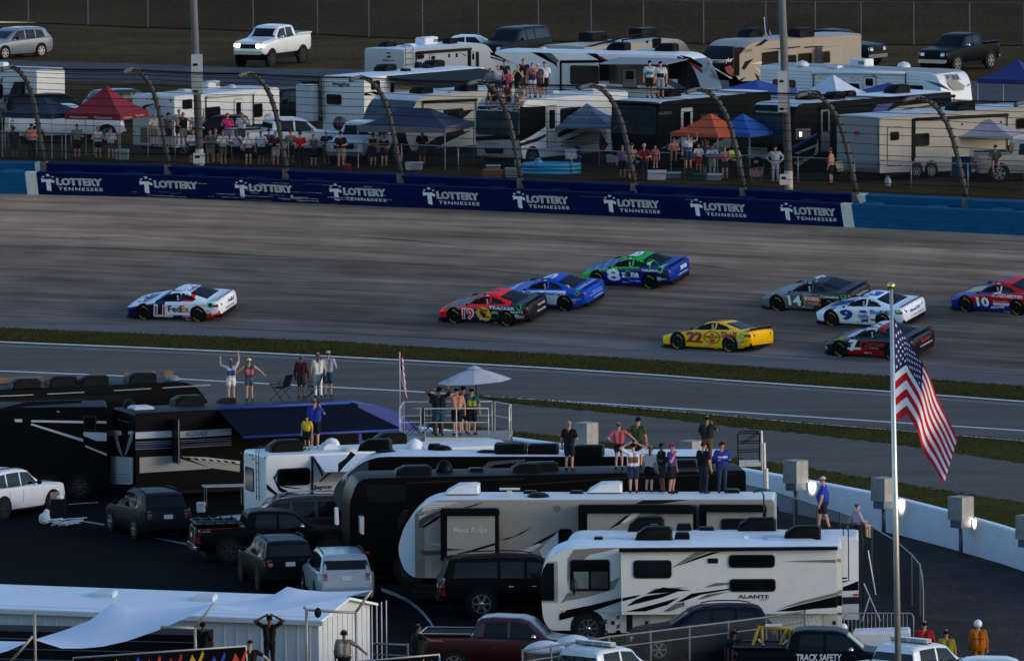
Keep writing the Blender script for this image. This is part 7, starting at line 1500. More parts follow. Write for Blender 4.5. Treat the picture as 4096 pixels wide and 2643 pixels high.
row = [('person in white shirt with beard and sunglasses at the fence', 722, 742, dict(top='c2c0c2', bot='121318', aL='cross', aR='cross', skin='r', hair='b')),
       ('person in taupe shirt and khaki shorts at the fence', 905, 745, dict(top='5c5450', bot='7a6e5a', aL='cross', aR='cross', skin='r', fat=.5)),
       ('person in pale grey shirt with both forearms on the rail', 1042, 752, dict(top='b0aeae', bot='4c4438', aL='rail', aR='rail', skin='t')),
       ('person in white shirt with a hand over the face', 1180, 752, dict(top='b8b8be', bot='101216', aL='chin', aR='rail', skin='d', hair='b')),
       ('person in white shirt and very short dark shorts', 1310, 757, dict(top='bab6b2', bot='12141a', legs='short', aL='cross', aR='cross', skin='l', hair='n', h=1.66)),
       ('person in pale shirt and black shorts right of the rest', 1445, 757, dict(top='b2b2ba', bot='0f1114', aL='rail', aR='down', skin='t', hair='n')),
       ('person in maroon shirt and beige shorts with beard', 1600, 762, dict(top='3c1218', bot='8a8074', aL='rail', aR='can', skin='r', hair='n', turn=25)),
       ('person in red racing shirt and brimmed hat', 1862, 768, dict(top='a01418', bot='14151a', legs='pants', aL='rail', aR='rail', skin='r', cap='2a1814', capstyle='brim')),
       ('person in grey sleeveless top leaning by the red shirt', 2002, 768, dict(top='4a464c', bot='15161a', sleeve='none', aL='reach', aR='rail', skin='l', hair='b', long=True, h=1.64)),
       ('person in black shirt and cap with beige shorts', 2290, 778, dict(top='0f1013', bot='7c7468', aL='rail', aR='rail', skin='r', cap='2a1416', h=1.8, fat=.6))]
for lb, X, Y, kw in row: q(lb, 'p', X, Y, **kw)
q('person in black sleeveless top and red cap', 'r2', 1115, 1512, top='101114', bot='14161a', sleeve='none', aL='rail', aR='cross', skin='l', hair='n', cap='6a2420', h=1.64)
q('person with long dark hair in black beside the red cap', 'r2', 1215, 1522, top='0e0f12', bot='14161a', legs='short', aL='rail', aR='cross', skin='l', hair='b', long=True, h=1.6)
def rf(lb, k, zoom, X, Y, **kw):
    v0 = kw.pop('v0', .3); kw.setdefault('face', 262); kw.setdefault('group', 'spectators on roofs beyond the fence'); P_ = roofpt(k, zoom, X, Y, v0); p(lb, zoom, X, Y, 0, P=P_, **kw)
GR = [('child in grey blue shirt on the white motorhome roof', 140, 890, dict(h=1.45, top='5c6474', bot='2a2c34', aL='can', aR='can', hair='b')), ('person in white tank top clapping on the roof', 212, 890, dict(h=1.6, top='b4aeb0', bot='3a4654', sleeve='none', aL='can', aR='can', skin='r', hair='y', long=True)),
      ('person in dark olive shirt and navy cap on the roof', 268, 872, dict(h=1.78, top='23261f', bot='1a1c20', skin='r', cap='22304c')), ('child in pink tank top on the roof', 306, 895, dict(h=1.4, top='9a3048', bot='1a1a20', sleeve='none', aL='can', aR='can', skin='r', hair='y')),
      ('person in black tank top with hands cupped at the mouth', 392, 892, dict(h=1.6, top='0e0f12', bot='121318', sleeve='none', aL='chin', aR='chin', skin='l', hair='y', long=True)), ('tall person in dark purple shirt with curly hair', 442, 880, dict(h=1.88, top='221428', bot='5a5044', skin='r', hair='n')),
      ('person in striped flag top pointing left', 520, 892, dict(h=1.72, top='8a5050', bot='b0a0a0', sleeve='none', aL='point', aR='down', skin='r', hair='n', stripe=[(.5, .66, '1a2248', 1)])), ('person in grey shirt and pale cap behind the flag top', 572, 890, dict(h=1.68, top='3a3c42', bot='2c2e32', skin='r', cap='b0a8a0')), ('person in white shirt and black shorts on the roof end', 632, 892, dict(h=1.76, top='c6c4c8', bot='101114', skin='t', hair='b', shoe='c0c0c0'))]
for lb, X, Y, kw in GR: rf(lb, 'geo', 'r3', X, Y, **kw)
for lb, X, Y, kw in (('person in dark shirt sitting on the roof edge, legs hanging', 130, 905, dict(top='2a2c30', bot='1a1c20', skin='r', cap='141618')), ('person in red patterned top sitting on the roof edge', 258, 905, dict(top='6a2a22', bot='15161a', sleeve='none', skin='l', hair='n')), ('person in cream shirt hunched on the roof edge', 388, 900, dict(top='a8a294', bot='9a948a', skin='t', hair='b', bend=.3))):
    Z('r3'); t = GEOM['geo']; v = t.EL.pix(X, 900)[0]; P_ = t.M @ Vector((.35, t.W - v, t.H + .02)); kw.setdefault('h', 1.72); p(lb, 'r3', X, Y, 0, P=P_, sit=True, face=232 + 0, aL='lap', aR='lap', group='spectators on roofs beyond the fence', **kw)
rf('person in white and teal shirt with navy cap on the black motorhome', 'blk', 'r3', 1585, 892, h=1.82, top='b0b8ba', bot='121419', skin='r', cap='141a26', stripe=[(.62, .7, '2f6a66', 1)])
rf('person in white and black racing jersey on the black motorhome', 'blk', 'r3', 1682, 900, h=1.82, top='b8b4b4', bot='77747a', skin='r', cap='15161a', stripe=[(.56, .68, '14141a', 1)])
for lb, X, Y, up, kw in (('bare chested person with arms folded beside the dark banner', 340, 690, 0, dict(top=None, bot='1a1c22', sleeve='none', aL='cross', aR='cross', skin='r')), ('person in red shirt and white cap resting on the rail', 470, 690, 0, dict(top='6a1418', bot='1c2430', legs='pants', aL='rail', aR='rail', skin='r', cap='bdbcc0', fat=.8)),
    ('small child in pink standing on a cooler', 588, 578, .55, dict(h=1.15, top='8a4a58', bot='7a4450', skin='l', hair='y')), ('person in white printed shirt with raised arms under the orange canopy', 938, 590, .45, dict(h=1.72, top='b4b0b4', bot='2c3442', aL='wave', aR='down', skin='r', hair='n', stripe=[(.56, .64, '3a4a8a', 1)])),
    ('child in red shorts under the orange canopy', 1045, 598, .4, dict(h=1.3, top='a8a4aa', bot='8a1420', skin='r', hair='n', aL='rail', aR='rail')), ('person in dark floral shirt under the orange canopy', 1092, 640, .0, dict(h=1.78, top='3a2a34', bot='2c2c30', skin='r', hair='b')),
    ('person in white shirt and dark cap bent over the rail', 1190, 680, 0, dict(h=1.68, top='a8a8b0', bot='a0a0a4', legs='pants', aL='rail', aR='rail', skin='r', cap='14161a', lean=.2)), ('person in pink shirt and denim shorts by the canopy leg', 1325, 692, 0, dict(h=1.64, top='9a6468', bot='1c2634', legs='short', aL='rail', aR='can', skin='l', hair='n', long=True)),
    ('person in neon yellow shirt', 1425, 690, 0, dict(h=1.7, top='b4d016', bot='15171b', legs='pants', aL='rail', aR='cross', skin='r', hair='n')), ('person in white racing suit beside the printed face', 1860, 722, 0, dict(h=1.8, top='9a9a9e', bot='8e8e94', legs='pants', sleeve='long', aL='hips', aR='hips', skin='r', cap='1a1c20'))): q(lb, 'n', X, Y, up, **kw)  # the white racing suit figure is a cardboard cutout, modelled as a person
Z('n'); q('bare chested child sitting on the fence rail', 'n', 785, 405, 1.22, h=1.45, top=None, bot='101216', sleeve='none', sit=True, aL='lap', aR='lap', skin='r', hair='b')
q('bare chested person with red headset at the right', 'r5', 240, 1422, top=None, bot='15161b', sleeve='none', skin='r', hair='b', ears='a01a22', face=160, fat=.6)
q('person in dark shirt sitting by the silver pickup', 'r5', 1395, 1300, .55, top='14181e', bot='1a1c22', legs='pants', sit=True, aL='lap', aR='lap', skin='r', hair='b', face=220)
q('person in grey shirt sitting on the silver tailgate', 'r5', 1505, 1255, .95, top='3a3c3c', bot='5a5248', sit=True, aL='lap', aR='lap', skin='r', cap='2a2c2a')
q('person in teal shirt standing under the white canopy', 'r5', 1610, 1400, 0, top='143a38', bot='14161a', skin='d', hair='b')

for lb, zm, X, Y, kw in (('person in grey hooded top between the light pole and taupe shirt', 'p', 965, 730, dict(top='44464c', bot='14161a', aL='rail', aR='rail', skin='r')), ('person in blue shirt behind the maroon shirt', 'p', 1530, 735, dict(top='24345a', bot='1a1c22', skin='r', cap='20242c', aL='cross', aR='cross')), ('person in tan shirt left of the red racing shirt', 'p', 1760, 745, dict(top='7a6a54', bot='1c1e24', skin='t', aL='rail', aR='down')),
    ('person in white cap and navy shirt right of the grey top', 'p', 2140, 750, dict(top='141c34', bot='6a6258', skin='r', cap='b4b4b8', aL='rail', aR='rail')), ('person in pale green shirt at the left canopy', 'r1', 700, 1440, dict(top='6a7a66', bot='1a1c20', skin='r', aL='can')), ('person in dark shirt seated height beside the navy canopy leg', 'r1', 130, 1440, dict(top='16181e', bot='1a1c20', skin='d', h=1.6)),
    ('person in lilac shirt left of the bare chested folded arms', 'n', 240, 680, dict(top='6a5a74', bot='1a1c22', skin='l', long=True, h=1.62)), ('person in orange cap right of the dark floral shirt', 'n', 1140, 650, dict(top='3a4450', bot='20242a', skin='r', cap='a8481c')), ('person in black shirt beneath the wide navy canopy', 'r2', 1560, 1500, dict(top='101216', bot='2a2c30', skin='t', aL='can'))): q(lb, zm, X, Y, **kw)
# ================================================================ CANOPIES, STANDS, CLUTTER
def tent(label, zoom, X, Y, a, sz, c, ze=1.95, pk=.95, val=.24, vc=None, z=None, words=None, sz2=None, leg='a8aaac', ridge=0.0):
    Z(zoom); z = ZG if z is None else z; P = at(X, Y, z + ze); s2 = sz2 or sz; yaw = R(180 - a)
    M = Matrix.Translation((P.x, P.y, z)) @ Matrix.Rotation(R(-a), 4, 'Z'); root = thing('canopy_tent', label, 'canopy', M, 'canopies'); m = mat(c, .75, var=.12, scale=3); top = ze + val
    C = [(-sz, 0), (0, 0), (0, s2), (-sz, s2)]; mb = MB(); n = 8; cx, cy = -sz / 2, s2 / 2; rings = []
    for k in range(n + 1):                     # concave roof with four sagging faces
        t = k / n; h = top + pk * (t ** 1.35); rr = []
        for i in range(4):
            for e in range(6):
                u = e / 6; p0, p1 = C[i], C[(i + 1) % 4]; x, y = p0[0] + (p1[0] - p0[0]) * u, p0[1] + (p1[1] - p0[1]) * u; dip = .1 * math.sin(math.pi * u) * (1 - t) * (t > 0) * .6
                tx_ = cx + (ridge * (1 if x > cx else -1) if ridge else 0); rr.append((x + (tx_ - x) * t * .98, y + (cy - y) * t * .98, h - dip))
        rings.append(rr)
    mb.loft(rings, True); mb.build('roof', m, root)
    for i in range(4):
        p0, p1 = C[i], C[(i + 1) % 4]; mb = MB(); pts = []
        for e in range(9): u = e / 8; pts.append((p0[0] + (p1[0] - p0[0]) * u, p0[1] + (p1[1] - p0[1]) * u, ze + .03 * math.sin(u * 25)))
        mb.add(pts + [(p[0], p[1], top + .01) for p in pts], [(e, e + 1, 10 + e, 9 + e) for e in range(8)]); mb.build('valance', mat(vc or c, .75, var=.12, scale=3), root)
        mb = MB(); mb.tube([(p0[0] * .98 - .03, p0[1] * .98 + .02, 0), (p0[0] * .98 - .03, p0[1] * .98 + .02, ze + .1)], .022, 6); mb.build('leg', mat(leg, .4, .5), root)
    if words:
        f1 = Face(M, (-sz, 0, ze), (1, 0, 0), (0, 0, 1)); f2 = Face(M, (0, 0, ze), (0, 1, 0), (0, 0, 1)); mb = MB()
        for k in range(2): f1.text(mb, words, .3 + k * 1.35, .06, 1.25 + k * 1.35, .2, .02, .05, .03, px=False); f2.text(mb, words, .3 + k * 1.3, .06, 1.2 + k * 1.3, .2, .02, .05, .03, px=False)
        mb.build('lettering', mat('c8a0a0', .7), root)
    return root, M
tent('red canopy with white lettering on its valance', 'r1', 1090, 1095, 25, 3.05, '7c0a18', words='Firestone', pk=1.25, val=.32)
tent('navy canopy beside the red one', 'r1', 470, 1082, 32, 3.0, '0d1c34', pk=.7)
tent('wide navy canopy with grey valance', 'r2', 1770, 1208, 18, 4.5, '0e2040', 1.75, .75, .28, '5c5a62', ridge=.7)
tent('orange canopy over the spectators', 'n', 1250, 250, 36, 2.75, 'b8481c', 1.85, .85, .2)
tent('bright blue canopy behind the orange one', 'n', 1590, 240, 36, 2.6, '15509c', 1.85, .8, .2)
tent('blue canopy top behind the black motorhome', 'r4', 900, 782, 40, 2.9, '0c337c', 1.95, .45)
tent('pointed white canopy behind the dark motorhome', 'r5', 290, 772, 40, 2.5, 'a8b0c0', 1.95, .9)
tent('blue canopy top in front of the corrugated trailer', 'r5', 720, 765, 40, 2.9, '0d3474', 1.95, .45)
tent('white canopy at the right edge', 'r5', 1640, 1070, 18, 3.1, '96949e', 1.8, .7, .1)
tent('navy canopy on the far gravel at the right edge', 'r5', 1790, 655, 28, 3.1, '0d1c5c', 2.0, .9)
r_, M_ = tent('pale blue canopy with script lettering', 'm', 1990, 310, 14, 3.3, '5c6e82', 1.75, 1.0, .1)
fs = Face(M_, (-3.3, .08, 1.9), (1, 0, 0), Vector((0, .85, .53)).normalized()); mb = MB(); fs.text(mb, 'Benning', 1.1, .85, 2.2, 1.15, .0, .3, .05, px=False); fs.text(mb, '770-699-4592', .7, .3, 2.7, .5, .0, .1, .05, px=False); mb.build('lettering', mat('14181e', .7), r_)
# ---- flags on poles beyond the fence
def small_flag(label, zoom, base, top, z, corners, plain=None, name='flag'):
    Z(zoom); P = at(base[0], base[1], z); d = (P - CAMPOS).dot(CAMROT @ Vector((0, 0, -1))); T = ondist(top[0], top[1], d); r = thing('flag_pole', label + ' pole', 'flag pole'); mb = MB(); mb.tube([P, T], .025, 6); mb.build('shaft', mat((.4, .38, .34), .5), r)
    if plain is None: flag(name, label, *corners, d + .05, 2.2, .12, 26, 26, stars=False)
    else:
        n = 10; A = [Vector(corners[0]).lerp(Vector(corners[1]), k / n) for k in range(n + 1)]; Bq = [Vector(corners[2]).lerp(Vector(corners[3]), k / n) for k in range(n + 1)]; mb = MB(); rows = [[ondist(*(A[k].lerp(Bq[k], t)), d + .15 * math.sin(k * .9 + t * 3) * t) for k in range(n + 1)] for t in (0, .33, .66, 1)]
        mb.add([p_ for r_ in rows for p_ in r_], [(j * (n + 1) + i, j * (n + 1) + i + 1, (j + 1) * (n + 1) + i + 1, (j + 1) * (n + 1) + i) for j in range(3) for i in range(n)]); o = mb.build(name, mat(plain, .8, var=.15, scale=4), None, True); tag(o, label, 'flag')
small_flag('striped flag flying above the tan fifth wheel', 'r4', (985, 850), (925, 140), ZG, ((926, 150), (938, 335), (1030, 372), (1005, 402)))
small_flag('white feather flag beside the light pole', 'r4', (1088, 850), (1045, 92), ZG, ((1045, 100), (1060, 370), (1078, 190), (1066, 365)), 'a8a8b8')
small_flag('maroon cloth draped between the motorhomes', 'm', (1850, 690), (1845, 325), ZG, ((1830, 330), (1850, 610), (1865, 340), (1945, 480)), '5a0f1e')
small_flag('dark banner hanging by the black motorhome', 'm', (2070, 700), (2050, 300), ZG, ((2040, 330), (2020, 560), (2070, 340), (2095, 560)), '10183c')
small_flag('black flag drooping by the white motorhome door', 'm', (1575, 640), (1600, 190), ZG, ((1598, 200), (1590, 290), (1700, 330), (1830, 400)), '121318')
Z('e'); small_flag('long striped flag at the corner of the viewing stand', 'e', (1395, 790), (1390, 115), 3.0, ((1392, 130), (1396, 330), (1415, 150), (1455, 520)))
# ---- viewing stand with rails, umbrella, guests
Z('e'); DK = 3.15; P0 = at(1590, 795, DK); stand = thing('viewing_stand', 'raised deck with white rails and checkered decal behind the campers', 'viewing stand', frame(Vector((P0.x, P0.y, 0)), R(-3))); kx = ppm(P0)
def ux(X): return (X - 1590) / kx
WR = mat((.5, .48, .44), .45, .2, var=.1)
x0, x1, x2, x3 = ux(1390), ux(1590), ux(2098), ux(2262)
mb = MB(); mb.box(x0, x3, .0, 2.6, DK - .1, DK); mb.build('deck', mat((.2, .2, .2), .7, var=.2), stand)
mb = MB(); mb.box(x1, x2, -.06, .0, DK - .42, DK + .0); o = mb.build('side_panel', mat((.52, .48, .4), .5, var=.08), stand)
for i in range(7):
    for j in range(3):
        if (i + j) % 2 == 0: m2 = MB(); xx = x1 + (x2 - x1) * .36 + i * .11; m2.add([(xx, -.068, DK - .33 + j * .075 + .02 * math.sin(i)), (xx + .11, -.068, DK - .33 + j * .075 + .02 * math.sin(i + 1)), (xx + .13, -.068, DK - .255 + j * .075 + .02 * math.sin(i + 1)), (xx + .02, -.068, DK - .255 + j * .075 + .02 * math.sin(i))], [(0, 1, 2, 3)]); m2.build('check_mark', mat('16301e', .5), o)
for xx in (x0 + .05, x1, x2, x3 - .05):
    for yy in (.05, 2.55): mb = MB(); mb.box(xx - .04, xx + .04, yy - .04, yy + .04, 0, DK - .1); mb.build('leg', STEEL, stand)
def rail(a, b, H=1.08, round_=False):
    a, b = Vector(a), Vector(b); h = Vector((0, 0, H)); mb = MB(); mb.tube([a, a + h, b + h, b], .028, 6); mb.build('rail_frame', WR, stand, True); mb = MB(); mb.tube([a + h * .52, b + h * .52], .02, 6); mb.build('mid_rail', WR, stand)
    n = max(1, int((b - a).length / .85))
    for k in range(1, n): p_ = a.lerp(b, k / n); mb = MB(); mb.tube([p_, p_ + h], .02, 6); mb.build('baluster', WR, stand)
rail((x1, -.03, DK), (x2, -.03, DK)); rail((x0, .05, DK), (x1 - .15, .05, DK)); rail((x2 + .1, 2.5, DK), (x3, 1.4, DK)); rail((x3, 1.4, DK), (x3, .1, DK)); rail((x0, 2.5, DK), (x2, 2.5, DK)); rail((x0, .05, DK), (x0, 2.5, DK))
def dpt(X, y): return stand.matrix_world @ Vector((ux(X), y, DK + .005))
SGp = 'guests on the viewing stand'
person('person in black shirt with arms lifted on the viewing stand', 'e', 1700, 780, 0, 1.84, 95, '0c0d10', '2c4250', 'shorts', aL='head', aR='head', skin='d', fat=.9, cap='101216', group=SGp, P=dpt(1700, .45))
person('bare backed person raising one fist on the viewing stand', 'e', 1840, 780, 0, 1.82, 92, None, '0d0e12', 'shorts', 'none', aL='up', skin='r', hair='b', group=SGp, P=dpt(1840, .55))
person('person in maroon shirt half hidden on the viewing stand', 'e', 1880, 775, 0, 1.80, 92, '5a1420', '0f1014', 'shorts', skin='r', cap='2c3030', group=SGp, P=dpt(1882, 1.3))
person('person in teal shirt with yellow print on the viewing stand', 'e', 1955, 772, 0, 1.78, 88, '0f4a4a', '0e1014', 'shorts', skin='t', hair='b', group=SGp, P=dpt(1955, .8), stripe=[(.62, .73, '8a8a2a', -1)])
person('person in white cowboy hat on the viewing stand', 'e', 1660, 775, 0, 1.74, 100, '1a2230', '1c2430', 'pants', skin='r', cap='c8c4c0', capstyle='cowboy', group=SGp, P=dpt(1672, 1.3))
um = thing('parasol', 'grey white parasol over the viewing stand', 'parasol', Matrix.Translation(dpt(1990, 1.0))); mb = MB(); mb.tube([(0, 0, 0), (0, 0, 2.25)], .025, 6); mb.build('pole', BLACKM, um); mb = MB(); rr = []
for r, z_ in ((1.38, 1.98), (1.0, 2.14), (.6, 2.3), (.25, 2.42), (.02, 2.5)): rr.append([(r * math.cos(k * math.pi / 4) - .06, r * math.sin(k * math.pi / 4), z_ + .06 * r * math.cos(k * math.pi / 4)) for k in range(8)])
mb.loft(rr, True); mb.build('canopy', mat((.36, .36, .4), .8, var=.06), um); mb = MB(); mb.loft([[(r * math.cos(k * math.pi / 4) - .06, r * math.sin(k * math.pi / 4), z_) for k in range(8)] for r, z_ in ((.28, 2.45), (.05, 2.56))]); mb.build('vent_cap', mat((.34, .34, .38), .8), um)
# ---- chairs, coolers, boxes
def chair(label, P, face, c='0c1420', fr='14161a'):
    r = thing('folding_chair', label, 'chair', frame(P, R(face)), 'folding camp chairs'); mc = mat(c, .8, var=.15)
    mb = MB(); mb.add([(-.27, -.22, .44), (.27, -.22, .44), (.27, .24, .47), (-.27, .24, .47), (0, 0, .40)], [(0, 1, 4), (1, 2, 4), (2, 3, 4), (3, 0, 4)]); mb.build('seat', mc, r)
    mb = MB(); mb.prism(rrect(-.27, .48, .27, .95, .04), lambda a, b, d: (a, -.24 - (b - .45) * .35 + d, b), 0, .015); mb.build('backrest', mc, r)
    for s in (-1, 1): mb = MB(); mb.tube([(s * .3, .26, 0), (s * .3, -.26, .45), (s * .28, -.42, .95)], .013, 5); mb.build('leg', mat(fr, .5, .4), r); mb = MB(); mb.tube([(s * .3, -.26, 0), (s * .3, .26, .6)], .013, 5); mb.build('leg', mat(fr, .5, .4), r); mb = MB(); mb.box(s * .3 - .03, s * .3 + .03, -.3, .28, .6, .62); mb.build('armrest', mc, r)
def onground(zoom, X, Y, z=None): Z(zoom); return at(X, Y, ZG if z is None else z)
chair('black folding chair on the black motorhome roof', roofpt('acc', 'e', 440, 440, 1.2), 60); chair('blue folding chair behind the person in white', roofpt('acc', 'e', 700, 445, 1.4), 80, '14264a')
chair('folding chair at the left of the viewing stand', dpt(1490, 1.0), 100, '12160f'); chair('second folding chair near the stand rail', dpt(1600, 1.3), 80, '14181c')
chair('pale folding chair near the bare chested man', onground('r5', 350, 1400), 230, '8a8a74', '3a4a48'); chair('dark green folding chair beside the pale one', onground('r5', 290, 1405), 250, '16261f')
chair('blue folding chair in front of the white motorhome', onground('m', 735, 700), 250, '12384a'); chair('tall teal folding chair behind the pool', onground('m', 1690, 700), 240, '123a44'); chair('white plastic chair at the pool end', onground('m', 1575, 735), 200, 'a8acb0', 'a8acb0'); chair('blue folding chair under the wide navy canopy', onground('m', 190, 640), 270, '142a44')
def cooler(label, zoom, X0, Y0, X1, Y1, c, lidc='b8bcc0', d=.45, z=None, name='cooler'):
    Z(zoom); zg = ZG if z is None else z; P = at((X0 + X1) / 2, Y1, zg); k = ppm(P); w, h = (X1 - X0) / k, (Y1 - Y0) / k * .95; r = thing(name, label, name.replace('_', ' '), frame(P, R(-8)), 'coolers and boxes' if name == 'cooler' else None)
    mb = MB(); mb.loft([[(-w / 2 * q, 0 + (1 - q) * d, z_), (w / 2 * q, (1 - q) * d, z_), (w / 2 * q, d * q, z_), (-w / 2 * q, d * q, z_)] for z_, q in ((0, .94), (h * .75, 1))]); mb.build('body', mat(c, .5, var=.15, scale=6), r)
    mb = MB(); mb.loft([[(-w / 2 * q, (1 - q) * d - .02, z_), (w / 2 * q, (1 - q) * d - .02, z_), (w / 2 * q, d * q + .02, z_), (-w / 2 * q, d * q + .02, z_)] for z_, q in ((h * .76, 1.02), (h * .95, 1.02), (h, .96))]); mb.build('lid', mat(lidc, .5, var=.1), r)
    for s in (-1, 1): mb = MB(); mb.tube([(s * w / 2, d * .3, h * .6), (s * (w / 2 + .04), d * .3, h * .55), (s * (w / 2 + .04), d * .7, h * .55), (s * w / 2, d * .7, h * .6)], .012, 5); mb.build('handle', BLACKM, r)
for a in (('white cooler the small child stands on', 'n', 480, 585, 695, 690, 'b0b4b6'), ('pale blue cooler with drinks right of the white one', 'n', 708, 605, 850, 675, '5a8494'), ('dark teal cooler under the orange canopy', 'n', 985, 618, 1125, 708, '0f2c38', '1a3a48'), ('light blue cooler beside the canopy leg', 'n', 1130, 622, 1285, 695, '6a8a98'), ('white tub under the red canopy', 'r1', 1040, 1352, 1158, 1448, 'a8a8a8'), ('red cooler at the wall right of the crowd', 'p', 2312, 735, 2385, 818, '6a0f16', '6a0f16'), ('white generator box right of the two in black', 'r2', 1405, 1468, 1555, 1540, 'a0a2a2'), ('wooden crate at the wall', 'm', 608, 738, 820, 822, '6a5034', '6a5034'), ('grey grill box on the wooden crate', 'm', 645, 690, 788, 740, '5a5e62', '8a8e92', .4, ZG + .42), ('grey utility cabinet beside the crate', 'm', 848, 715, 1018, 822, '6e706e', '7a7c7a'), ('white bucket beside the folding table', 'h', 1526, 305, 1586, 385, 'a8aaac', 'a8aaac', .3, 0.0)): cooler(*a)
# inflatable pool
Z('m'); P = at(1330, 800, ZG); k = ppm(P); L = 600 / k; r = thing('inflatable_pool', 'turquoise inflatable pool beside the fence', 'pool', frame(P, R(-4))); m = mat((.03, .27, .45), .35, var=.15, scale=4)
mb = MB(); n = 24; rings = []
for kk in range(n): a = 2 * math.pi * kk / n; rings.append((L / 2 * math.cos(a), .75 + .75 * math.sin(a), 0))
for j, zz in enumerate((.1, .28, .46)): mb = MB(); mb.tube([(x_, y_, zz) for x_, y_, _ in rings] + [(rings[0][0], rings[0][1], zz)], .1, 8); mb.build('ring', m, r, True)
mb = MB(); mb.ball((-L * .22, .3, .62), .2, .18, .2); mb.build('head_rest', m, r, True)
# balloon, printed face, propane bottle, grill, blue tarp
Z('r2'); P = at(812, 1345, ZG); k = ppm(P); r = thing('balloon', 'large mauve balloon above the fence', 'balloon', Matrix.Translation(P)); mb = MB(); mb.ball((0, 0, 1.25), .34, .34, .36, 16, 12); o = mb.build('envelope', mat('4c2c38', .35, var=.08), r, True); mb = MB(); f_ = Face(r.matrix_world, (-.17, -.36, 1.12), (1, 0, 0), (0, 0, 1)); f_.text(mb, 'Tn', 0, 0, .3, .28, .03, 0, .0, px=False); mb.build('lettering', mat('8a7480', .6), r); mb = MB(); mb.tube([(0, 0, 0), (0, 0, .9)], .006, 4); mb.build('string', WHITEM, r)
Z('n'); P = at(1665, 718, ZG); k = ppm(P); w = 165 / k; h = 275 / k; r = thing('printed_face_cutout', 'giant printed face with black cap propped at the fence', 'cutout', frame(P, R(-4)))
pr = [(-.3, 0), (.18, 0), (.36, .2), (.42, .5), (.5, .62), (.44, .75), (.3, .95), (0, 1.0), (-.3, .93), (-.42, .72), (-.48, .55), (-.42, .3)]
mb = MB(); mb.prism([(a * w, b * h) for a, b in pr], lambda a, b, d: (a, d, b), 0, .03); mb.build('board', mat((.26, .11, .09), .6, var=.25, scale=6), r)
for nm, c, ps in (('cap_print', '0e0e10', [(-.46, .56), (.42, .6), (.44, .75), (.3, .95), (0, 1.0), (-.3, .93), (-.42, .72)]), ('beard_print', '3a1a14', [(-.34, .28), (-.2, .22), (.18, .22), (.36, .28), (.2, .02), (-.28, .02)]), ('cap_badge', '6a6a5a', [(-.2, .75), (.12, .76), (.1, .86), (-.16, .86)]), ('eye_print', '140c0a', [(-.26, .47), (-.12, .48), (-.12, .51), (-.26, .51)]), ('eye_print', '140c0a', [(.06, .48), (.22, .48), (.22, .52), (.06, .51)]), ('mouth_print', '5a2420', [(-.12, .17), (.08, .17), (.06, .2), (-.1, .2)])):
    mb = MB(); mb.prism([(a * w, b * h) for a, b in ps], lambda a, b, d: (a, d, b), -.008 if 'print' in nm or nm == 'cap_badge' else 0, .004); mb.v = [(p_[0], p_[1] - (.004 if nm == 'cap_badge' else 0), p_[2]) for p_ in mb.v]; mb.build(nm, mat(c, .6, var=.2, scale=8), r)
Z('o'); P = at(755, 560, ZG); r = thing('propane_bottle', 'white propane bottle in front of the beige toy hauler', 'gas bottle', Matrix.Translation(P)); mb = MB(); mb.loft([[(q_ * math.cos(2 * math.pi * i / 14), q_ * math.sin(2 * math.pi * i / 14), z_) for i in range(14)] for q_, z_ in ((.1, 0), (.14, .04), (.155, .12), (.155, .28), (.13, .36), (.06, .4), (.04, .44))]); mb.build('tank', mat((.3, .3, .3), .5, var=.1), r, True); mb = MB(); mb.tube([(-.08, 0, .38), (-.08, 0, .48), (.08, 0, .48), (.08, 0, .38)], .02, 6); mb.build('collar', mat((.25, .25, .25), .5), r)
P = at(770, 480, ZG); k = ppm(P); r = thing('barbecue_grill', 'black barbecue grill against the beige toy hauler', 'grill', Matrix.Translation(P)); mb = MB(); mb.loft([[(x_, .25 * math.cos(a) , .95 + .25 * math.sin(a)) for a in [i * math.pi / 6 for i in range(12)]] for x_ in (-.28, .28)]); mb.build('barrel', BLACKM, r, True)
for sx in (-.22, .22): mb = MB(); mb.tube([(sx, 0, .8), (sx * 1.2, 0, 0)], .015, 5); mb.build('leg', BLACKM, r)
P = at(1700, 490, ZG); k = ppm(P); w = 360 / k; r = thing('blue_tarp_screen', 'dark blue cloth screen hung on the fence at the right', 'tarp', frame(P, R(-6))); mb = MB(); n = 14; mb.add([(-w / 2 + w * i / n, .06 * math.sin(i * 1.3), z_) for z_ in (.1, 1.15) for i in range(n + 1)], [(i, i + 1, n + 2 + i, n + 1 + i) for i in range(n)]); mb.build('cloth', mat((.006, .03, .09), .8, var=.2, scale=4), r, True)
# ---- trash, poles, fan, table in the lot
Z('h'); P = at(455, 435, 0); r = thing('trash_bin', 'dark bin with cardboard and paper beside the white car', 'bin', frame(P, R(5))); mb = MB(); mb.box(-.3, .3, -.28, .28, 0, .75); mb.build('body', BLACKM, r); mb = MB(); mb.prism([(-.28, .7), (.02, .72), (.05, 1.02), (-.3, .98)], lambda a, b, d: (a, d, b), -.1, .1); mb.build('cardboard', mat((.28, .17, .11), .8), r); mb = MB(); mb.ball((.05, -.05, .8), .16, .14, .1); mb.build('paper', WHITEM, r, True)
P = at(345, 478, 0); r = thing('plastic_bag', 'pale stuffed plastic bag beside the pole heap', 'bag', Matrix.Translation(P)); mb = MB(); mb.ball((0, 0, .22), .22, .2, .24, 9, 6); mb.ball((.08, .05, .42), .12, .11, .16, 8, 5); o = mb.build('sack', mat((.5, .5, .48), .7, var=.15), r, True)
rnd = random.Random(5); r = thing('tent_pole_heap', 'heap of white tent poles on the dark asphalt', 'poles', Matrix.Translation(at(500, 485, 0)))
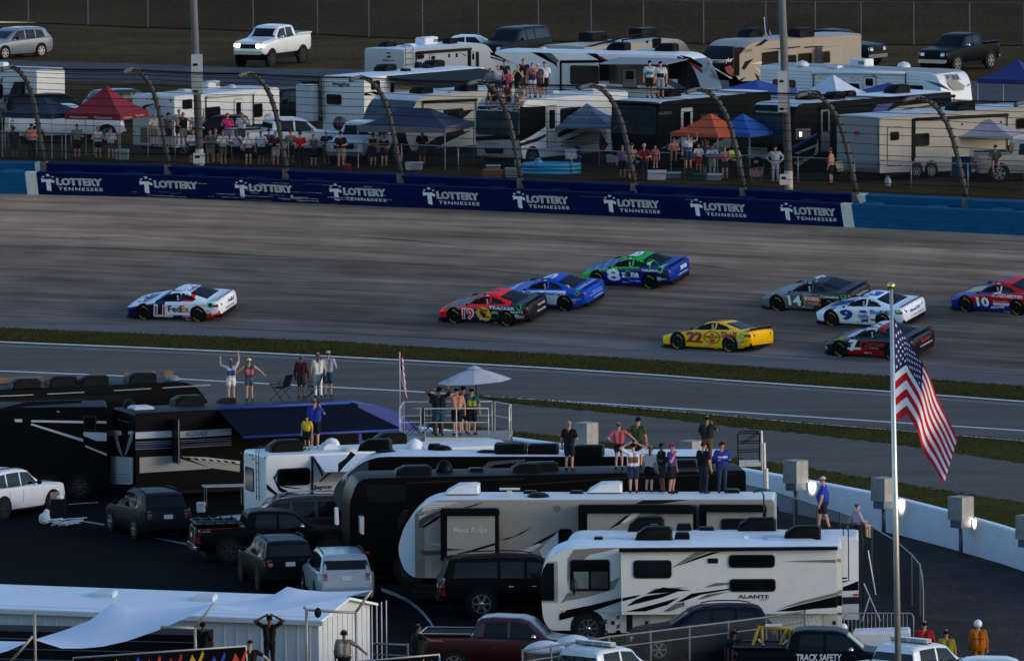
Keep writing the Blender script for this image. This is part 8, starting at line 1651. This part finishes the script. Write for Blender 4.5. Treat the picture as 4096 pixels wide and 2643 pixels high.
for kk in range(16): a = rnd.uniform(-.5, .9); l = rnd.uniform(.5, .9); c = Vector((rnd.uniform(-.45, .5), rnd.uniform(-.5, .5), .04 + kk * .012)); dv = Vector((math.cos(a), math.sin(a) * .6, rnd.uniform(-.02, .25))) * l / 2; mb = MB(); mb.tube([c - dv, c + dv], .017, 5); mb.build('pole', mat((.6, .62, .64), .4), r)
P = at(665, 245, 0); r = thing('drum_fan', 'yellow drum fan beside the black trailer', 'fan', frame(P, R(25))); mb = MB(); mb.loft([[(.42 * math.cos(a), y_, .5 + .42 * math.sin(a)) for a in [i * math.pi / 9 for i in range(18)]] for y_ in (-.22, .22)], False); mb.build('drum', mat((.32, .2, .02), .5), r, True)
for q_ in (.12, .22, .32, .4): mb = MB(); mb.tube([(q_ * math.cos(i * math.pi / 8), -.23, .5 + q_ * math.sin(i * math.pi / 8)) for i in range(17)], .008, 4); mb.build('guard_ring', DARK, r)
mb = MB(); mb.box(-.3, .3, -.2, .2, 0, .08); mb.build('base', BLACKM, r)
P = at(1740, 330, 0); r = thing('folding_table', 'pale folding table beside the black motorhome', 'table', frame(P, R(10))); mb = MB(); mb.box(-.8, .8, -.35, .35, .72, .76); mb.build('top', mat((.3, .31, .32), .6), r)
for sx in (-.7, .7):
    for sy in (-.3, .3): mb = MB(); mb.tube([(sx, sy, 0), (sx, sy, .72)], .015, 5); mb.build('leg', STEEL, r)
# painted lines in the lot
pl = mat((.16, .165, .17), .9, var=.6, scale=5)
def lotline(pts, zoom, w=.06):
    Z(zoom); q = [at(x_, y_, .0) for x_, y_ in pts]; rows = [[p_ + Vector((0, -w, -.012)) for p_ in q], [p_ + Vector((0, w, -.012)) for p_ in q]]; sheet('lot_line', rows, pl)
lotline([(60, 845), (180, 890), (300, 945), (400, 1015), (470, 1085), (530, 1160), (570, 1235)], 'j', .5); lotline([(530, 320), (640, 312), (760, 305)], 'h', .12); lotline([(630, 450), (720, 462), (810, 478)], 'h', .2); lotline([(1200, 580), (1330, 605), (1450, 628)], 'h', .2)
# ---- long white metal building
Z('i'); EH = 2.5; P = at(1190, 1180, EH); bl = thing('metal_building', 'long low white metal building with pale roof at the bottom left', 'building', Matrix.Translation((P.x, P.y, 0)) @ Matrix.Rotation(R(-21), 4, 'Z')); LB, WB, RH = 26.0, 4.4, .36
WW = mat((.45, .46, .46), .5, var=.08, scale=1); mb = MB(); mb.add([(-LB, 0, 0), (0, 0, 0), (0, WB, 0), (-LB, WB, 0), (-LB, 0, EH), (0, 0, EH), (0, WB, EH), (-LB, WB, EH), (-LB, WB / 2, EH + RH), (0, WB / 2, EH + RH)], [(0, 1, 5, 4), (1, 2, 6, 9, 5), (2, 3, 7, 6), (3, 0, 4, 8, 7), (4, 5, 9, 8), (6, 7, 8, 9)]); mb.build('wall', WW, bl)
for s in (0, 1):
    mb = MB(); y0 = -.25 if s == 0 else WB + .25; zz = EH - .05; mb.add([(-LB - .2, y0, zz), (.2, y0, zz), (.2, WB / 2, EH + RH + .06), (-LB - .2, WB / 2, EH + RH + .06), (-LB - .2, y0, zz - .08), (.2, y0, zz - .08), (.2, WB / 2, EH + RH - .02), (-LB - .2, WB / 2, EH + RH - .02)], [(0, 1, 2, 3), (7, 6, 5, 4), (0, 4, 5, 1), (1, 5, 6, 2), (0, 3, 7, 4)]); mb.build('roof_slope', mat((.55, .62, .68), .5, var=.06, scale=.8), bl)
rib = MB(); rib.box(-.02, .02, -.025, .0, 0, EH - .14); ro = rib.build('siding_rib', mat((.5, .51, .51), .5), bl); ro.location = (-.3, 0, 0)
for kk in range(1, 62): c = ro.copy(); COL.objects.link(c); c.parent = bl; c.location = (-.3 - kk * .42, 0, 0)
rib = MB(); rib.box(0, .025, -.02, .02, 0, EH - .1); ro = rib.build('siding_rib', mat((.5, .51, .51), .5), bl); ro.location = (0, .35, 0)
for kk in range(1, 14): c = ro.copy(); COL.objects.link(c); c.parent = bl; c.location = (0, .35 + kk * .42, 0)
mb = MB(); mb.box(-LB, .25, -.27, -.12, EH - .22, EH - .08); mb.build('gutter', mat((.42, .43, .43), .5), bl)
for xx in (-22, -14.5, -8, -4.5): mb = MB(); mb.loft([[(xx - q_, 1.4 - q_ * .6, EH + .22 + z_), (xx + q_, 1.4 - q_ * .6, EH + .22 + z_), (xx + q_, 1.4 + q_ * .6, EH + .3 + z_), (xx - q_, 1.4 + q_ * .6, EH + .3 + z_)] for z_, q_ in ((0, .35), (.12, .35), (.16, .28))]); mb.build('roof_vent', mat((.45, .5, .52), .6), bl)
# dark covered stage in front of it
Z('h'); P = ondist(760, 1345, 317); r = thing('covered_stage', 'black covered stage in front of the white building', 'stage', Matrix.Translation((P.x + 3.2, P.y, 0)) @ Matrix.Rotation(R(-14), 4, 'Z')); mb = MB(); mb.box(-24, 0, 0, 1.6, 0, P.z); mb.build('cover', mat((.006, .007, .009), .8, var=.3, spec=.1), r)
for kk in range(4): mb = MB(); mb.box(-24, -.2, -.012, .0, P.z - .25 - kk * .33, P.z - .22 - kk * .33); mb.build('edge_strip', mat((.05, .08, .13), .7), r)
mb = MB(); wk = thing('raised_walkway', 'raised walkway the bottom edge guests stand on', 'walkway', Matrix.Translation((0, 0, 0))); mb.box(-24, 2.0, 303, 315.4, 1.3, 1.5); mb.build('deck', mat((.05, .05, .055), .8, var=.2), wk)
for xx in (-22, -16, -10, -4, 1.5):
    for yy in (303.4, 315): mb = MB(); mb.box(xx - .08, xx + .08, yy - .08, yy + .08, 0, 1.3); mb.build('leg', STEEL, wk)
# ---- shade sails
SAIL = mat((.55, .58, .66), .7, var=.04, scale=1)
def sail(label, zoom, top, bot, d0, d1):
    Z(zoom); n = len(top); rows = []
    for j in range(6):
        t = j / 5; rows.append([ondist(top[i][0] + (bot[i][0] - top[i][0]) * t, top[i][1] + (bot[i][1] - top[i][1]) * t, d0 + (d1 - d0) * t) for i in range(n)])
    mb = MB(); V2 = [p_ for r_ in rows for p_ in r_]; mb.add(V2 + [p_ - Vector((0, 0, .02)) for p_ in V2], [(j * n + i, j * n + i + 1, (j + 1) * n + i + 1, (j + 1) * n + i) for j in range(5) for i in range(n - 1)]); o = mb.build('shade_sail', SAIL, None, True); tag(o, label, 'shade sail', 'shade sails')
sail('large white shade sail rising to the corner of the building', 'h', [(270, 1370), (500, 1300), (700, 1222), (868, 1090), (1000, 1118), (1200, 1135), (1420, 1125), (1650, 1096)], [(272, 1375), (480, 1440), (640, 1440), (800, 1425), (980, 1385), (1200, 1310), (1420, 1215), (1655, 1100)], 316, 313)
sail('white shade sail in front of the silver minivan', 'i', [(325, 1075), (500, 1055), (700, 1020), (830, 985), (930, 922), (1050, 948), (1250, 965), (1500, 960), (1632, 950)], [(328, 1080), (450, 1108), (600, 1128), (700, 1130), (830, 1122), (950, 1102), (1150, 1062), (1400, 1012), (1634, 955)], 316, 313)
sail('white shade sail corner at the left edge', 'h', [(-250, 1375), (-80, 1382), (60, 1385), (215, 1388)], [(-250, 1520), (-80, 1500), (60, 1460), (217, 1392)], 315, 312)
def mast(label, zoom, segs, d=312.8, r=.045, c='8a8478', extra=None):
    Z(zoom); o = thing('sail_mast', label, 'mast', None, 'shade sail masts')
    for s in segs: mb = MB(); mb.tube([ondist(x_, y_, d) for x_, y_ in s], r, 8); mb.build('tube', mat(c, .5, .2, var=.1), o, True)
    return o
mast('mast with pointed tip at the left sail corner', 'h', [[(268, 1160), (272, 1370), (282, 2000)], [(255, 1345), (85, 1540)]]); mast('mast with slanted arm at the sail junction', 'i', [[(165, 1262), (170, 1400), (172, 1950)], [(165, 1258), (325, 1062)], [(-120, 1258), (165, 1266)]])
o = mast('pair of masts carrying a black ball speaker', 'i', [[(1090, 1105), (1092, 1400), (1094, 1900)], [(1500, 1130), (1505, 1400), (1508, 1900)], [(1500, 1132), (1632, 950)], [(1065, 1088), (1092, 1112), (1300, 1128), (1500, 1136)]]); c = ondist(1185, 1138, 312.6); mb = MB(); mb.ball(c, .11, .11, .17, 10, 8); mb.build('speaker', BLACKM, o, True)
# ---- banner fence and rails along the bottom
def banner(label, zoom, tl, tr, H, d, n=7, text=None):
    Z(zoom); A, B = ondist(*tl, d), ondist(*tr, d); o = thing('banner_fence', label, 'banner', None, 'printed banner fences'); ax = (B - A); L = ax.length; ax.normalize(); M = Matrix((( ax.x, 0, 0, A.x), (ax.y, 1, 0, A.y), (ax.z, 0, 1, A.z), (0, 0, 0, 1))); o.matrix_world = M; f = Face(M, (0, 0, 0), (1, 0, 0), (0, 0, 1))
    mb = MB(); f.poly(mb, [(0, -H), (L, -H), (L, -.03), (0, -.03)], 0, px=False, d0=-.02); mb.build('sheet', mat('0b0c11', .7, var=.2), o); mb = MB(); mb.tube([(0, 0, 0), (L, 0, 0)], .03, 8); mb.build('top_rail', GALV, o, True); rnd = random.Random(label)
    for k_ in range(n):
        x = L * (k_ + .2) / n; c = ('8a1424', 'b8871c', '1c3a8a', 'b8321c')[k_ % 4]; w = L / n; z0 = -H * rnd.uniform(.02, .08)
        mb = MB(); f.poly(mb, [(x, z0 - .55), (x + w * .3, z0 - .1), (x + w * .5, z0 - .4), (x + w * .8, z0), (x + w * .85, z0 - .12), (x + w * .52, z0 - .62), (x + w * .32, z0 - .3), (x + w * .08, z0 - .7)], .006 + .002 * (k_ % 3), px=False); mb.build('zigzag_print', mat(c, .7, var=.1), o)
    k_ = int(L / 2) + 1
    for i in range(k_ + 1): mb = MB(); xx = L * i / k_; mb.tube([(xx, .03, -H - .1), (xx, .03, .02)], .03, 6); mb.build('post', GALV, o)
    if text: mb = MB(); f.text(mb, text, L * .3, -.55, L * .42, -.25, .02, .1, .02, px=False); mb.build('lettering', mat('b8bac0', .6), o)
banner('dark banner fence with zigzag print below the shade sails', 'h', (570, 1515), (1900, 1340), 1.6, 308, 8, 'SPEED'); banner('dark banner fence with zigzag print left of the maroon pickup', 'j', (-420, 1560), (600, 1390), 1.4, 307, 7)
def pipe_fence(label, zoom, pts, z, wire=True, name='pipe_fence', mid=True, c=None, hh=None):
    Z(zoom); P = [at(x_, y_, z) for x_, y_ in pts]; o = thing(name, label, 'fence'); m = c or mat((.11, .12, .125), .5, .5, var=.15); mb = MB(); mb.tube(P, .035, 8); mb.build('top_rail', m, o, True)
    for p_ in P: mb = MB(); mb.tube([(p_.x, p_.y, 0), (p_.x, p_.y, z + .05)], .035, 8); mb.build('post', m, o)
    if mid: mb = MB(); mb.tube([p_ - Vector((0, 0, .35)) for p_ in P], .025, 6); mb.build('mid_rail', m, o, True)
    if wire:
        for a, b in zip(P[:-1], P[1:]): L = (b - a).length; h = Vector((0, 0, z)); uvsheet('wire_mesh', [[a - h, b - h], [a, b]], [[(0, 0), (L, 0)], [(0, z), (L, z)]], SM, o)
pipe_fence('sloping chain link gate in front of the cream motorhome', 'k', [(-420, 1195), (-190, 1160), (60, 1122), (270, 1085), (600, 1045), (910, 1005), (1220, 968), (1520, 930), (1830, 885)], 2.0)
pipe_fence('grey pipe railing beside the white building', 'i', [(860, 1362), (1050, 1368), (1300, 1385), (1600, 1392), (1930, 1405)], 1.1, False)
pipe_fence('lower grey pipe railing by the fire extinguisher', 'i', [(700, 1442), (860, 1415), (1045, 1385)], 1.1, False)
def barricade(label, zoom, X0, Y0, X1, Y1):
    Z(zoom); A = at(X0, Y0, 1.1); B = at(X1, Y1, 1.1); o = thing('steel_barricade', label, 'barricade', frame(Vector((A.x, A.y, 0)), math.atan2(B.y - A.y, B.x - A.x)), 'steel crowd barricades'); L = math.hypot(B.x - A.x, B.y - A.y); mb = MB(); mb.tube([(0, 0, .15), (0, 0, .95), (.05, 0, 1.07), (.15, 0, 1.1), (L - .15, 0, 1.1), (L - .05, 0, 1.07), (L, 0, .95), (L, 0, .15), (0, 0, .15)], .02, 6); mb.build('frame', GALV, o, True)
    for k_ in range(1, int(L / .13)): mb = MB(); mb.tube([(k_ * .13, 0, .15), (k_ * .13, 0, 1.1)], .007, 4); mb.build('bar', GALV, o)
    for xx in (.25, L - .25): mb = MB(); mb.box(xx - .03, xx + .03, -.3, .3, 0, .04); mb.tube([(xx, 0, .02), (xx, 0, .15)], .02, 5); mb.build('foot', GALV, o)
barricade('steel barricade crossing behind the flagpole', 'l', 470, 668, 1210, 668); barricade('steel barricade behind the yellow frame', 'k', 1545, 925, 1930, 920)
# ---- small white tents, yellow frame, covered tank, boom lift
for i, (X, Y, w, lb) in enumerate(((1625, 1400, 400, 'nearer small white dome tent over a grey kiosk'), (1900, 1345, 360, 'further small white dome tent over a grey kiosk'))):
    Z('j'); P = at(X, Y, 1.75); k = ppm(P); W_ = w / k; r = thing('dome_tent', lb, 'tent', Matrix.Translation((P.x, P.y, 0)), 'small white dome tents'); mb = MB(); n = 8; mb.loft([[(W_ / 2 * q_ * math.cos(a), W_ / 2 * q_ * math.sin(a), 1.72 + z_) for a in [i_ * 2 * math.pi / 16 for i_ in range(16)]] for q_, z_ in ((1.02, -.1), (1, 0), (.8, .1), (.55, .17), (.28, .22), (.02, .24))]); mb.build('dome', mat((.5, .53, .58), .6, var=.06), r, True)
    mb = MB(); mb.box(-W_ * .4, W_ * .4, -W_ * .3, W_ * .3, 0, 1.62); o = mb.build('kiosk', mat((.05, .055, .06), .7, var=.1), r); f = Face(r.matrix_world, (-W_ * .35, -W_ * .3, .95), (1, 0, 0), (0, 0, 1)); mb = MB(); f.rect(mb, 0, 0, W_ * .7, .4, .01, .012, px=False); mb.build('sign', mat((.4, .42, .46), .6), o); mb = MB(); f.text(mb, 'CLARKSVILLE', .06, .12, W_ * .64, .28, .01, 0, .02, px=False); mb.build('lettering', mat('10204a', .6), o)
Z('k'); P = at(1560, 1485, 0); k = ppm(P); r = thing('lifting_frame', 'yellow lifting frame standing in the bed of the black safety pickup', 'frame', Matrix.Translation(P)); YL = mat((.36, .22, .012), .5, var=.1); q = lambda X, Y: ((X - 1610) / k, 0, (1485 - Y) / k)
for a, b, rr_ in (((1510, 1010), (1445, 1215), .055), ((1540, 1010), (1545, 1225), .05), ((1735, 1020), (1660, 1215), .05), ((1765, 1020), (1760, 1215), .055), ((1510, 1003), (1765, 1018), .05)): mb = MB(); mb.tube([q(*a), q(*b)], rr_, 6); mb.build('strut', YL, r)
for a, b in (((1510, 1100), (1620, 1215)), ((1745, 1110), (1610, 1215))): mb = MB(); mb.tube([q(*a), q(*b)], .03, 5); mb.build('brace', WHITEM, r)
mb = MB(); c = q(1635, 992); mb.box(c[0] - .27, c[0] + .27, -.2, .2, c[2] - .01, c[2] + .03); mb.build('plate', mat((.4, .42, .45), .4), r)
Z('l'); P = at(870, 1330, 0); k = ppm(P); w = 620 / k; r = thing('covered_tank', 'white sheeted tank behind the safety pickup', 'tank', frame(P, R(-4))); mb = MB(); mb.loft([[(-w / 2 * q_, -.5 * q_, z_), (w / 2 * q_, -.5 * q_, z_ + .03), (w / 2 * q_, .6 * q_, z_ + .05), (-w / 2 * q_, .6 * q_, z_)] for z_, q_ in ((.5, 1.02), (.7, 1), (1.38, .98), (1.46, .92))]); mb.build('sheet', mat((.5, .52, .53), .7, var=.15, scale=5), r); mb = MB(); mb.box(-w / 2, w / 2, -.4, .5, .15, .5); mb.build('base', DARK, r)
def lightbar(label, M):
    o = thing('light_bar', label, 'light bar', M @ Matrix.Translation((3.1, 0, 1.93)), 'roof light bars'); L = 1.5; n = 7
    for k_ in range(n): mb = MB(); mb.box(-.13, .13, -L / 2 + L * k_ / n + .01, -L / 2 + L * (k_ + 1) / n - .01, .03, .15); mb.build('lens', mat((.3, .32, .33), .2, var=.2, scale=8) if k_ not in (2, 4) else mat((.24, .2, .18), .2), o)
    mb = MB(); mb.box(-.1, .1, -L / 2, L / 2, 0, .03); mb.build('base', BLACKM, o)
lightbar('clear light bar on the pickup roof beside the flagpole', MLa); lightbar('clear light bar on the pickup roof at the bottom centre', MLb)
Z('f'); P = at(2110, 960, 0); k = ppm(P); r = thing('mast_lift', 'white telescoping mast lift with black cage beside the tan trailer', 'lift', Matrix.Translation(P)); q = lambda X, Y, y_=0.0: ((X - 2110) / k, y_, (960 - Y) / k)
for a, b, w in (((2082, 240), (2090, 560), .055), ((2103, 335), (2112, 740), .06), ((2122, 540), (2128, 960), .07)): mb = MB(); mb.tube([q(*b), q(*a)], w, 4); mb.build('mast_section', mat((.5, .47, .43), .5, var=.1), r)
CG_ = [(1895, 260), (1930, 250), (2072, 252), (2068, 480), (2070, 510), (1900, 495)]
for y_ in (-.35, .35):
    for a, b in ((0, 1), (1, 2), (2, 3), (0, 5), (5, 4)): mb = MB(); mb.tube([q(*CG_[a], y_), q(*CG_[b], y_)], .022, 6); mb.build('cage_tube', BLACKM, r)
    for Y in (330, 400): mb = MB(); mb.tube([q(1897, Y, y_), q(2070, Y - 4, y_)], .018, 6); mb.build('cage_tube', BLACKM, r)
    mb = MB(); mb.tube([q(1930, 340, y_), q(2060, 255, y_)], .018, 6); mb.build('cage_tube', BLACKM, r)
for X, Y in ((1895, 260), (2072, 252), (1900, 495)): mb = MB(); mb.tube([q(X, Y, -.35), q(X, Y, .35)], .022, 6); mb.build('cage_tube', BLACKM, r)
mb = MB(); a, b = q(1905, 480), q(2078, 515); mb.box(a[0], b[0], -.38, .38, b[2], a[2]); mb.build('platform', mat((.45, .42, .36), .5), r); mb = MB(); mb.box(-.4, .5, -.4, .4, 0, .5); mb.build('base', DARK, r)
# stakes and cables behind the white motorhome
Z('l'); r = thing('pole_tripod', 'white pole tripod behind the motorhome ladder', 'tripod', Matrix.Translation(at(760, 760, 0)))
for a, b in (((725, 0), (808, 475)), ((680, 350), (855, 750)), ((740, 500), (660, 755))): mb = MB(); P = at(760, 760, 0); d = (P - CAMPOS).dot(CAMROT @ Vector((0, 0, -1))); mb.tube([ondist(*a, d) - P, ondist(*b, d) - P], .022, 6); mb.build('pole', WHITEM, r)
r = thing('fire_extinguisher', 'red fire extinguisher on the pipe railing', 'extinguisher', Matrix.Translation(onground('i', 1195, 1700, 0.0))); mb = MB(); mb.tube([(0, 0, .3), (0, 0, .75)], .075, 10); mb.build('cylinder', mat((.3, .01, .015), .4), r, True); mb = MB(); mb.box(-.05, .05, -.05, .05, .75, .85); mb.build('valve', BLACKM, r)
finish_people()
